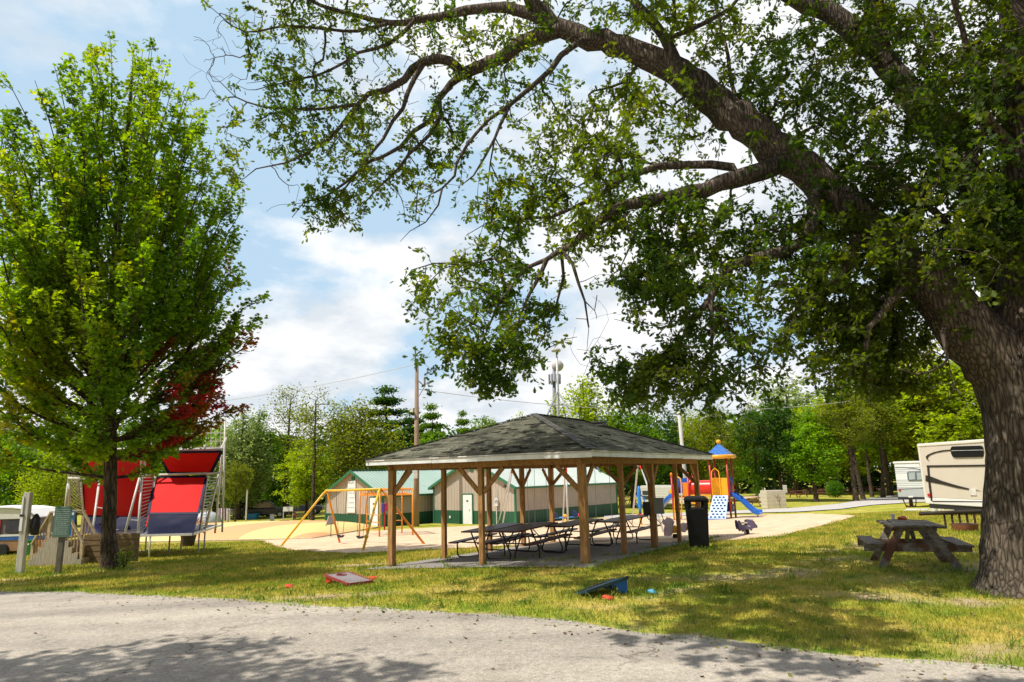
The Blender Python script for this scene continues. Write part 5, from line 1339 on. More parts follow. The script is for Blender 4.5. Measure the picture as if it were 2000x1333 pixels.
for x in (-1.1, .35, 1.6): m_ = MB(); m_.box((x, -1.04, 1.28), (.16, .02, .62)); m_.build('red_curtain', M('curtain_red', (.36, .04, .08), .7), pc)
for x in (-.6, .6): m_ = MB(); m_.lathe([(.02, -.1), (.26, -.1), (.3, 0), (.26, .1), (.02, .1)], 14, (x, -1.02, .26), axis=(0, 1, 0)); m_.build('wheel', rubber, pc)
g = G(24, 1079)
gbin = thing('wheelie_bin', 'large dark green bin standing behind the white marker post', 'bin', g, R(14))
m_ = MB(); frus(m_, .02, .62, 1.25, .82); m_.build('body', M('bin_dark', (.012, .035, .025), .4, .2), gbin, bev=.03)
m_ = MB(); m_.box((0, 0, 1.28), (.88, .86, .06)); m_.build('lid', M('bin_lid', (.02, .06, .04), .4), gbin, bev=.02)
g = G(56, 1086)
sb = thing('recycling_bin', 'small bright green bin between the camper and the wooden steps', 'bin', g)
m_ = MB(); frus(m_, 0, .30, .62, .36); m_.build('body', M('bin_green', (.01, .15, .03), .45), sb, bev=.015)
m_ = MB(); m_.box((0, -.17, .5), (.16, .03, .07)); m_.build('label_plate', white_m, sb)
m_ = MB(); m_.box((0, 0, .65), (.38, .38, .05)); m_.build('lid', M('bin_green', (.01, .15, .03)), sb)
g = G(67, 1086)
cr = thing('storage_crate', 'orange brown crate between the small green bin and the wooden steps', 'crate', g + np.array([.1, .3, 0]))
m_ = MB(); 
for k in range(4): m_.box((0, 0, .1 + .15 * k), (.5, .5, .13))
m_.box((0, 0, .3), (.46, .46, .56)); m_.build('slats', M('crate_orange', (.48, .20, .08), .7, .2), cr)
# potted shrub
g = G(367, 1068)
ps_ = thing('potted_shrub', 'yellow and red leaved shrub in a dark pot under the trampoline platform', 'shrub', g)
m_ = MB(); m_.lathe([(.26, 0), (.36, .5), (.38, .55), (.3, .55), (.3, .45)], 14); m_.build('pot', M('pot_dark', (.035, .025, .02), .7), ps_, smooth=False)
SHRUBS = [(ps_, (0, 0, .95), (.62, .62, .45), [(.30, .20, .02), (.40, .10, .02), (.12, .14, .02)], 700, .13)]
g = G(244, 1112)
ss_ = thing('sapling', 'small green sucker shoots growing at the foot of the maple trunk', 'shrub', gp(g[0] + .15, g[1] - .3))
SHRUBS.append((ss_, (0, 0, .35), (.28, .28, .4), [(.10, .20, .02), (.16, .25, .03)], 260, .07))
g = G(1632, 972)
sr = thing('bush', 'dense clipped looking green bush beside the pine trunks, right of the playground', 'bush', g)
SHRUBS.append((sr, (0, 0, .95), (1.0, 1.0, 1.0), [(.05, .13, .02), (.10, .2, .03)], 2600, .16))
g = G(533, 1005)
s3 = thing('bush', 'bright young conifer like bush in front of the trees, right of the dark blue car', 'bush', g)
SHRUBS.append((s3, (0, 0, 1.6), (1.5, 1.5, 1.7), [(.07, .16, .02), (.13, .24, .03)], 2600, .2))

# ------------------------------------------------------------------ trailers
def trailer_mat(name, c): return M(name, c, .35, .03, .8, dirt=tuple(k * .9 for k in c))
def P_at(px, py, A, B):
    """point on the vertical plane through plan points A, B"""
    r_ = ray(px, py); d = B - A; A_ = np.array([[r_[0], -d[0]], [r_[1], -d[1]]]); t_ = np.linalg.solve(A_, A)[0]
    return np.array([0, 0, CZ]) + r_ * t_
A = P(1797, 900, 30.0)[:2]; B = P(1990, 900, 24.6)[:2]
dAB = (B - A) / np.linalg.norm(B - A); nAB = np.array([dAB[1], -dAB[0]]); nAB = nAB if nAB @ A < 0 else -nAB
zt_, zb_ = P_at(1797, 868, A, B)[2], P_at(1811, 984, A, B)[2]
root = thing('travel_trailer', 'large beige travel trailer with dark swoosh graphics and tinted window, beside the oak trunk', 'trailer', gp(*(A - nAB * 1.5)))
E_ = A + dAB * 7.2
bei = trailer_mat('trailer_beige', (.62, .56, .47)); cream = trailer_mat('trailer_cream', (.72, .69, .62)); gra = M('trailer_dark', (.022, .017, .014), .35, .1)
def slab3(p, q, z0, z1, depth, off=0):
    p2, q2 = p - nAB * depth, q - nAB * depth
    return [np.array([*p, z0]), np.array([*q, z0]), np.array([*q2, z0]), np.array([*p2, z0])], (0, 0, z1 - z0)
def rect_on(px0, py0, px1, py1, out=.012): pass
m_ = MB(); m_.prism(*slab3(A, E_, zb_ + .22, zt_ - .08, 2.45)); m_.build('body', bei, root, world=True, bev=.05)
m_ = MB(); m_.prism(*slab3(A - dAB * .03 + nAB * .03, E_ + nAB * .03, zt_ - .11, zt_ + .02, 2.5)); m_.build('roof', cream, root, world=True, bev=.03)
m_ = MB(); m_.prism(*slab3(A + dAB * .0 + nAB * .02, E_ + nAB * .02, zb_ + .0, zb_ + .24, 2.4)); m_.build('skirt', trailer_mat('trailer_white', (.74, .74, .73)), root, world=True, bev=.02)
m_ = MB(); m_.prism(*slab3(A + dAB * .2, E_ - dAB * .1 - nAB * .1, zb_ - .18, zb_ + .02, 2.2)); m_.build('chassis', M('chassis_black', (.02, .02, .02), .6), root, world=True)
m_ = MB(); m_.prism(*slab3(A - dAB * .02 + nAB * .015, A + dAB * .10 + nAB * .015, zb_ + .1, zt_ - .1, .3)); m_.build('corner_trim', cream, root, world=True)
def onw(px, py, out=.014): return P_at(px, py, A + nAB * out, B + nAB * out)
def decal(name, pts, mat, out=.014, th=.008):
    m_ = MB(); m_.prism([onw(*p, out) for p in pts], np.array([*(nAB * th), 0])); return m_.build(name, mat, root, world=True)
def pxz(x, y): return (1720 + x / 6.664, 840 + y / 6.664)
decal('graphic', [pxz(*p) for p in [(585, 590), (660, 610), (800, 665), (1000, 725), (1200, 775), (1310, 792), (1180, 785), (1000, 758), (800, 710), (650, 682), (585, 668)]], gra)
decal('graphic', [pxz(*p) for p in [(920, 255), (800, 265), (690, 290), (610, 325), (588, 350), (595, 375), (635, 412), (615, 380), (612, 360), (640, 332), (720, 300), (820, 282), (920, 272)]], gra)
for pts in ([(600, 462), (1370, 452), (1370, 476), (600, 488)], [(605, 485), (632, 485), (650, 700), (680, 935), (655, 925), (625, 720)], [(672, 925), (1375, 930), (1375, 944), (684, 942)]):
    decal('slide_out_seal', [pxz(*p) for p in pts], gra)
w_ = decal('window', [pxz(*p) for p in [(935, 215), (1300, 205), (1330, 218), (1340, 245), (1342, 330), (1325, 352), (980, 362), (945, 350), (925, 310), (918, 240)]], M('tinted_glass', (.006, .006, .007), .3, 0, spec=.25), .012, .03)
m_ = MB(); m_.rod(onw(*pxz(925, 272), .06), onw(*pxz(1338, 262), .06), .012, 5); o = m_.build('window_bar', gpole, w_); o.location = -np.array(root.location)
m_ = MB(); m_.prism(*slab3(A + dAB * 2.75 + nAB * .03, A + dAB * 3.1 + nAB * .03, zb_ + .42, zb_ + .66, .03)); m_.build('service_hatch', M('hatch_white', (.66, .64, .6), .45), root, world=True)
decal('tail_light', [pxz(*p) for p in [(618, 830), (650, 830), (655, 870), (625, 872)]], M('lamp_red', (.45, .02, .02), .25), .012, .04)
j = onw(1869, 1000, -.5); jf = gp(j[0], j[1])
m_ = MB(); m_.bar(jf, np.array([j[0], j[1], zb_ - .1]), .13, .13, up=(1, 0, 0)); m_.box(jf + [0, 0, .02], (.3, .3, .04)); m_.build('stabiliser_leg', M('chassis_black', (.02, .02, .02)), root, world=True)
wc = onw(1960, 1000, -.3)
for k in (0, .95):
    m_ = MB(); q = wc + np.array([*(dAB * k), 0]); m_.lathe([(.1, -.12), (.33, -.12), (.37, 0), (.33, .12), (.1, .12)], 18, (q[0], q[1], float(gz(q[0], q[1])) + .36), axis=(*nAB, 0)); m_.build('wheel', rubber, root, world=True)

A = P(1745, 900, 44.0)[:2]; B = P(1830, 900, 42.0)[:2]; dAB = (B - A) / np.linalg.norm(B - A); nAB = np.array([dAB[1], -dAB[0]]); nAB = nAB if nAB @ A < 0 else -nAB
zt_, zb_ = P_at(1745, 903, A, B)[2], P_at(1768, 973, A, B)[2]
root = thing('travel_trailer', 'white ribbed travel trailer with a two pane window, partly hidden behind the beige trailer', 'trailer', gp(*(A - nAB * 2)))
wt_ = trailer_mat('trailer_pearl', (.72, .74, .76)); gy = trailer_mat('trailer_silver', (.42, .45, .48))
E_ = A + dAB * 2.5
m_ = MB(); m_.prism(*slab3(A, E_, zb_ + .62, zt_ - .1, 6.5)); m_.build('body', wt_, root, world=True, bev=.04)
m_ = MB()
for k in range(11):
    z_ = zb_ + .75 + k * (zt_ - zb_ - 1.0) / 11
    if 4 <= k <= 6: continue
    m_.prism(*slab3(A + nAB * .012 + dAB * .02, E_ + nAB * .012, z_, z_ + .03, .02))
m_.build('ribs', gy, root, world=True)
m_ = MB(); m_.prism(*slab3(A + nAB * .01, E_ + nAB * .01, zb_ + .05, zb_ + .62, 6.5)); m_.build('lower_panel', gy, root, world=True, bev=.02)
m_ = MB(); m_.prism(*slab3(A - dAB * .04 + nAB * .04, E_ + nAB * .04, zt_ - .1, zt_ + .03, 6.6)); m_.build('roof', trailer_mat('trailer_white', (.74, .74, .73)), root, world=True, bev=.02)
m_ = MB(); m_.prism(*slab3(A + nAB * .05, E_ + nAB * .05, zb_ - .08, zb_ + .05, 1.0)); m_.build('bumper', M('chassis_black', (.02, .02, .02)), root, world=True)
fr_w = decal('window_frame', [pxz(*p) for p in [(345, 560), (360, 545), (540, 540), (565, 548), (572, 640), (560, 658), (375, 664), (355, 650)]], M('frame_grey', (.10, .12, .13), .4), .01, .03)
for x0, x1 in ((362, 448), (468, 560)):
    d_ = decal('pane', [pxz(*p) for p in [(x0, 556), (x1, 552), (x1 + 4, 645), (x0 + 8, 650)]], M('pane_pale', (.34, .40, .42), .12, .1, 3), .045, .006)
    d_.parent = fr_w
decal('graphic', [pxz(*p) for p in [(188, 492), (320, 492), (440, 505), (545, 528), (545, 518), (440, 496), (320, 484), (188, 484)]], M('graphic_grey', (.16, .16, .18), .4))
decal('graphic', [pxz(*p) for p in [(225, 770), (590, 752), (590, 760), (228, 778)]], M('graphic_grey', (.16, .16, .18)))
decal('tail_light', [pxz(*p) for p in [(235, 772), (262, 772), (265, 795), (240, 797)]], M('lamp_red', (.45, .02, .02)), .012, .04)
decal('number_plate', [pxz(*p) for p in [(362, 860), (425, 858), (425, 878), (365, 880)]], white_m, .06, .02)
decal('marker_light', [pxz(*p) for p in [(505, 448), (535, 446), (535, 460), (507, 462)]], M('amber', (.5, .22, .05), .3), .012, .03)
j = onw(1779, 980, -.4); jf = gp(j[0], j[1])
m_ = MB(); m_.bar(jf, np.array([j[0], j[1], zb_]), .16, .16, up=(1, 0, 0)); m_.box(jf + [0, 0, .04], (.5, .4, .08)); m_.tube([np.array([j[0] - .5, j[1], zb_]), np.array([j[0] - .35, j[1], zb_ - .45]), np.array([j[0] + .05, j[1], zb_ - .6])], .035, 6); m_.tube([np.array([j[0] + .35, j[1], zb_]), np.array([j[0] + .3, j[1], zb_ - .4]), np.array([j[0] + .1, j[1], zb_ - .7])], .03, 6); m_.build('tongue_jack', M('jack_rust', (.10, .05, .035), .7), root, world=True)
# old pale trailer far behind the playground
A = P(1243, 960, 66.0)[:2]; B = P(1340, 960, 60.0)[:2]; dAB = (B - A) / np.linalg.norm(B - A); nAB = np.array([dAB[1], -dAB[0]]); nAB = nAB if nAB @ A < 0 else -nAB
zt_, zb_ = P_at(1245, 951, A, B)[2], P_at(1245, 986, A, B)[2]
root = thing('old_trailer', 'old cream camper trailer with small windows, seen behind the playground between the pavilion posts', 'trailer', gp(*(A - nAB * 1.2)))
E_ = B; L_ = np.linalg.norm(B - A)
m_ = MB(); m_.prism([np.array([*(A + dAB * x), z]) for x, z in [(0, zb_ + .3), (.1, zb_ + .2), (L_, zb_ + .2), (L_, zt_ + .05), (.7, zt_ + .1), (.35, zt_ - .15)]], np.array([*(-nAB * 2.3), 0])); m_.build('body', trailer_mat('trailer_old', (.60, .59, .54)), root, world=True, bev=.05)
for x, z0, z1, w_ in ((.9, .55, .78, .9), (4.6, .5, .75, .8), (.9, .30, .5, .8)):
    m_ = MB(); z0, z1 = zb_ + (zt_ - zb_) * z0, zb_ + (zt_ - zb_) * z1; p = A + dAB * x; m_.prism(*slab3(p + nAB * .02, p + dAB * w_ + nAB * .02, z0, z1, .04)); m_.build('window', M('dark_glass', (.05, .055, .06), .2), root, world=True)
m_ = MB()
for k in range(6):
    z_ = zb_ + .35 + k * .22; m_.prism(*slab3(A + dAB * .5 + nAB * .01, E_ + nAB * .01, z_, z_ + .03, .02))
m_.build('ribs', M('rib_grey', (.45, .45, .42), .5), root, world=True)
for x in (2.6, 3.5): m_ = MB(); q = A + dAB * x; m_.lathe([(.05, -.1), (.32, -.1), (.34, .1), (.05, .1)], 14, (q[0], q[1], float(gz(*q)) + .33), axis=(*nAB, 0)); m_.build('wheel', rubber, root, world=True)

# ------------------------------------------------------------------ small things on the right
g = G(1512, 993)
bxw = thing('enclosure', 'cream plank box with a painted brown branch, right of the big blue slide', 'utility box', g, R(4))
m_ = MB()
for k in range(5): m_.box((0, 0, .15 + .28 * k), (1.55, 1.2, .262))
m_.box((0, 0, .72), (1.5, 1.16, 1.36)); m_.build('boards', M('box_cream', (.60, .53, .42), .7, .08, 3), bxw)
m_ = MB(); m_.tube([(.22, -.61, .1), (.18, -.61, .6), (.08, -.61, .85), (.14, -.61, 1.1)], .016, 5); m_.tube([(.18, -.61, .6), (.3, -.61, .8), (.26, -.61, 1.0)], .012, 5); m_.tube([(.12, -.61, .8), (-.06, -.61, .95), (-.12, -.61, 1.05)], .014, 5); m_.tube([(.17, -.61, .5), (.0, -.61, .72)], .01, 5); m_.build('branch_emblem', M('emblem_brown', (.22, .12, .07), .7), bxw)
for k, (px, py) in enumerate(((1486, 985), (1490, 966))):
    g = G(px, py); t_ = thing('white_post', ['short white post standing just left of the cream screen box', 'taller white gate post behind the cream screen box'][k], 'post', g)
    m_ = MB(); m_.box((0, 0, .5), (.14, .14, 1.0)); (m_.box((.35, 0, .45), (.14, .14, .9)), m_.box((.17, 0, .7), (.3, .06, .1))) if k else None; m_.build('shaft', white_m, t_)
def far_table():
    t_ = thing('picnic_table', '', 'picnic table', (0, 0, 0), 0, 'small brown picnic tables in the far campground')
    wd = M('table_brown', (.22, .085, .05), .7, .2, 4)
    m_ = MB(); m_.box((0, 0, .75), (1.9, .75, .05)); m_.build('tabletop', wd, t_)
    for sy in (-1, 1): m_ = MB(); m_.box((0, sy * .68, .45), (1.9, .26, .05)); m_.build('bench', wd, t_)
    for sx in (-.7, .7):
        m_ = MB(); m_.bar((sx, -.28, .72), (sx, -.7, 0), .05, .1, up=(1, 0, 0)); m_.bar((sx, .28, .72), (sx, .7, 0), .05, .1, up=(1, 0, 0)); m_.bar((sx, -.75, .4), (sx, .75, .4), .05, .1); m_.build('leg_frame', wd, t_)
    return t_
f0 = far_table()
for k, (px, py, rz_, lab) in enumerate(((1560, 972, .3, 'small brown picnic table in the far campground, between the light pole and the bright maple'), (1608, 970, -.2, 'small brown picnic table in the far campground, immediately right of the bright maple trunk'), (1477, 990, .9, 'small brown picnic table partly hidden behind the end of the big blue slide'), (1700, 962, .1, 'small brown picnic table in the shade between the pine trunks'), (590, 1015, .2, 'small brown picnic table in front of the shed, left of the orange swing set leg'), (1226, 985, .5, 'small dark picnic table beside the old cream trailer'), (1630, 961, .0, 'small brown picnic table behind the green bush'))):
    o = f0 if k == 0 else dup(f0, (0, 0, 0)); o.location = G(px, py); o.rotation_euler = (0, 0, rz_); o['label'] = lab
# rail fence in the far campground
g = G(1580, 968)
rfn = thing('rail_fence', 'low reddish brown rail fence along the far gravel camp road', 'fence', gp(g[0], g[1] + 2))
m_ = MB()
pts = [G(x, 966) for x in np.linspace(1536, 1660, 9)]
for p in pts: m_.box(np.array(p) + [0, 0, .35], (.14, .14, .8))
for z_ in (.45, .7): 
    for p, q in zip(pts[:-1], pts[1:]): m_.bar(np.array(p) + [0, 0, z_], np.array(q) + [0, 0, z_], .06, .12)
m_.build('rails', M('fence_red', (.26, .10, .065), .8, .2, 4), rfn, world=True)
g = G(1886, 1038)
frg = thing('fire_ring', 'rusty steel fire ring on the grass below the beige trailer, left of the oak trunk', 'fire ring', g)
m_ = MB(); n = 24; m_.lathe([(.24, 0), (.29, .0), (.34, .20), (.32, .20), (.26, .03)], n); m_.build('ring', M('rust', (.24, .085, .04), .85, .3, 6, dirt=(.12, .06, .04)), frg)
m_ = MB()
for k in range(5): m_.rod((-.28, -.16 + k * .08, .19), (.28, -.16 + k * .08, .19), .01, 5)
m_.build('grate', M('chassis_black', (.02, .02, .02)), frg)
g = gp(*P(1868, 1022, 20.5)[:2])
bn_ = thing('log_bench', 'dark timber rail bench on short stakes, between the beige trailer and the wooden picnic table', 'bench', g, R(-3))
dw = M('dark_timber', (.04, .03, .022), .8, .25, 5)
m_ = MB(); m_.tube([(-1.0, 0, .47), (0, 0, .49), (1.6, .1, .50)], .055, 8); m_.build('rail', dw, bn_, smooth=True)
for k in range(9): m_ = MB(); m_.rod((-.3 + k * .21, .02, -.05), (-.3 + k * .21, .02, .47), .03, 6); m_.build('stake', dw, bn_)
g = G(1826, 1003)
bk_ = thing('bucket', 'small white bucket at the edge of the pale trailer pad', 'bucket', g)
m_ = MB(); m_.lathe([(.11, 0), (.14, .26), (.15, .28), (.12, .28), (.1, .03)], 14); m_.build('tub', white_m, bk_)
m_ = MB(); m_.tube([(-.14, 0, .27), (-.1, 0, .38), (.1, 0, .38), (.14, 0, .27)], .008, 5); m_.build('handle', gpole, bk_)
TT = np.array(wt.matrix_world.translation) if False else np.array(wt.location)
def on_table(x, y): c_, s_ = math.cos(R(-20)), math.sin(R(-20)); return TT + np.array([(x * c_ - y * s_) * 1.04, (x * s_ + y * c_) * 1.04, .768 * 1.04])
cp_ = thing('paper_cup', 'white paper cup standing on the far edge of the wooden picnic table', 'cup', on_table(-.15, .72))
m_ = MB(); m_.lathe([(.028, 0), (.04, .10), (.043, .11), (.036, .11), (.026, .01)], 14); m_.build('wall', white_m, cp_, smooth=False)
sn_ = thing('snack_bag', 'crumpled orange snack bag beside the white cup on the wooden picnic table', 'bag', on_table(.02, .72))
bm = bmesh.new(); bmesh.ops.create_icosphere(bm, subdivisions=3, radius=.07)
for v_ in bm.verts: v_.co *= 1 + .35 * noise.noise(v_.co * 22); v_.co.x *= 1.3; v_.co.z = v_.co.z * .6 + .035
me = bpy.data.meshes.new('pouch'); bm.to_mesh(me); bm.free(); me.materials.append(M('bag_orange', (.7, .14, .02), .35)); o = bpy.data.objects.new('pouch', me); COL.objects.link(o); o.parent = sn_

# ------------------------------------------------------------------ far left campground
def car(name, lab, px, py, rz_, col, suv=False):
    g = G(px, py); t_ = thing(name, lab, 'car', g, rz_)
    L, W = 4.5, 1.8; pm = M('car_' + '_'.join(f'{int(c*100)}' for c in col), col, .25, .02, spec=.6); gl = M('car_glass', (.02, .025, .03), .08, 0, spec=.7)
    side = [(-2.25, .35), (2.2, .35), (2.25, .6), (2.15, .85), (1.1, .98), (-2.1, 1.0), (-2.25, .8)]
    m_ = MB(); m_.prism([(x, -W / 2, z) for x, z in side], (0, W, 0)); m_.build('body', pm, t_, bev=.06)
    top_ = [(-2.05, 1.0), (1.05, .98), (.35, 1.58), (-1.5, 1.62)] if not suv else [(-2.15, 1.0), (1.0, .98), (.4, 1.72), (-1.95, 1.74)]
    m_ = MB(); m_.prism([(x, -W / 2 + .12, z) for x, z in top_], (0, W - .24, 0)); m_.build('cabin', gl, t_, bev=.05)
    m_ = MB(); m_.box(((top_[2][0] + top_[3][0]) / 2, 0, top_[2][1] + .03), (top_[2][0] - top_[3][0] - .05, W - .3, .06)); m_.build('roof', pm, t_, bev=.02)
    for x in (-1.4, 1.4):
        for y in (-.82, .82):
            m_ = MB(); m_.lathe([(.05, -.1), (.3, -.1), (.34, 0), (.3, .1), (.05, .1)], 16, (x, y, .34), axis=(0, 1, 0)); wh = m_.build('wheel', rubber, t_)
            m_ = MB(); m_.lathe([(.02, -.11), (.19, -.11), (.19, .11), (.02, .11)], 12, (x, y, .34), axis=(0, 1, 0)); m_.build('rim', gpole, wh)
    for y in (-.6, .6):
        m_ = MB(); m_.box((2.2, y, .72), (.12, .36, .14)); m_.build('headlight', M('lamp_clear', (.6, .6, .6), .2), t_)
        m_ = MB(); m_.box((-2.22, y, .78), (.1, .3, .16)); m_.build('tail_light', M('lamp_red', (.45, .02, .02)), t_)
    return t_
car('parked_car', 'dark navy car parked under the trees left of the orange swing set', 520, 1012, R(12), (.012, .016, .05), True)
car('parked_car', 'silver grey car parked under the trees, left of the dark navy car', 492, 1011, R(40), (.40, .41, .42))
car('parked_car', 'dark blue grey car in deep shade beside the pine trunk left of the shed', 592, 1005, R(5), (.05, .055, .10))
g = G(506, 1013)
kb = thing('storage_tote', 'bright blue plastic tote on the ground in front of the dark navy car', 'tote', g + np.array([0, -1.5, 0]))
m_ = MB(); frus(m_, 0, .75, .5, .9); m_.build('tub', M('tote_blue', (.03, .22, .45), .4), kb, bev=.03)
m_ = MB(); m_.box((0, 0, .53), (.96, .96, .06)); m_.build('lid', M('tote_blue', (.03, .22, .45)), kb)
g = G(402, 1026)
dt = thing('dome_tent', 'small pale grey dome tent seen through the right truss of the trampoline frame', 'tent', g)
m_ = MB(); m_.lathe([(1.25, 0), (1.2, .35), (1.05, .7), (.75, 1.0), (.35, 1.15), (.03, 1.2)], 18); m_.build('canopy', M('tent_grey', (.46, .50, .54), .7, .08), dt, smooth=True)
m_ = MB(); 
for an in (.4, 1.97): m_.tube([(1.27 * math.cos(an) * math.cos(u), 1.27 * math.sin(an) * math.cos(u), 1.22 * math.sin(u)) for u in np.linspace(0, PI, 15)], .02, 5)
m_.build('tent_pole', M('chassis_black', (.02, .02, .02)), dt)
g = G(436, 1022)
tw = thing('striped_towel', 'purple and white striped towel hanging on a line near the grey dome tent', 'towel', g)
m_ = MB(); m2 = MB()
for k in range(9): (m_ if k % 2 else m2).add([(-.55 + k * .125, .05 * math.sin(k * 1.3), 1.35 - .1 * k / 9), (-.55 + (k + 1) * .125, .05 * math.sin(k * 1.3 + 1.3), 1.35 - .1 * (k + 1) / 9), (-.50 + (k + 1) * .125, .05 * math.sin(k * 1.3 + 1.3), .2), (-.50 + k * .125, .05 * math.sin(k * 1.3), .2)], [(0, 1, 2, 3)])
m_.build('purple_stripes', M('towel_purple', (.22, .03, .16), .9), tw); m2.build('white_stripes', M('towel_white', (.7, .66, .66), .9), tw)
for k, (px, py, h_, w_, col, lab) in enumerate(((480, 1022, 2.9, .12, (.55, .52, .47), 'tall pale bare post beside the striped towel'), (531, 1024, .78, .28, (.55, .58, .56), 'pale grey hook up pedestal on the grass left of the orange swing set'), (445, 1022, 1.1, .14, (.42, .36, .3), 'short brown post just right of the striped towel'))):
    g = G(px, py); t_ = thing('hookup_post', lab, 'post', g); m_ = MB(); m_.box((0, 0, h_ / 2), (w_, w_, h_)); m_.build('shaft', M('hook_%d' % k, col, .6), t_, bev=.01)
    m_ = MB(); m_.box((0, -.02, h_ + .02), (w_ * 1.15, w_ * 1.15, .04)); m_.build('cap', M('hook_cap', (.3, .3, .3), .5), t_)
g = G(562, 1016)
wb = thing('site_sign', 'white board on two legs beside a rusty fire ring, far behind the orange swing set', 'sign', g)
m_ = MB(); m_.box((0, 0, 1.0), (.95, .05, .42)); m_.build('board', white_m, wb)
for x in (-.44, .44): m_ = MB(); m_.box((x, .03, .6), (.08, .06, 1.2)); m_.build('leg', wpole, wb)
g = G(555, 1024)
fr2 = thing('fire_ring', 'dark rusty fire ring on the far grass below the white board', 'fire ring', g)
m_ = MB(); m_.lathe([(.34, 0), (.42, .0), (.42, .3), (.38, .3), (.36, .03)], 18); m_.build('ring', M('rust', (.24, .085, .04)), fr2)
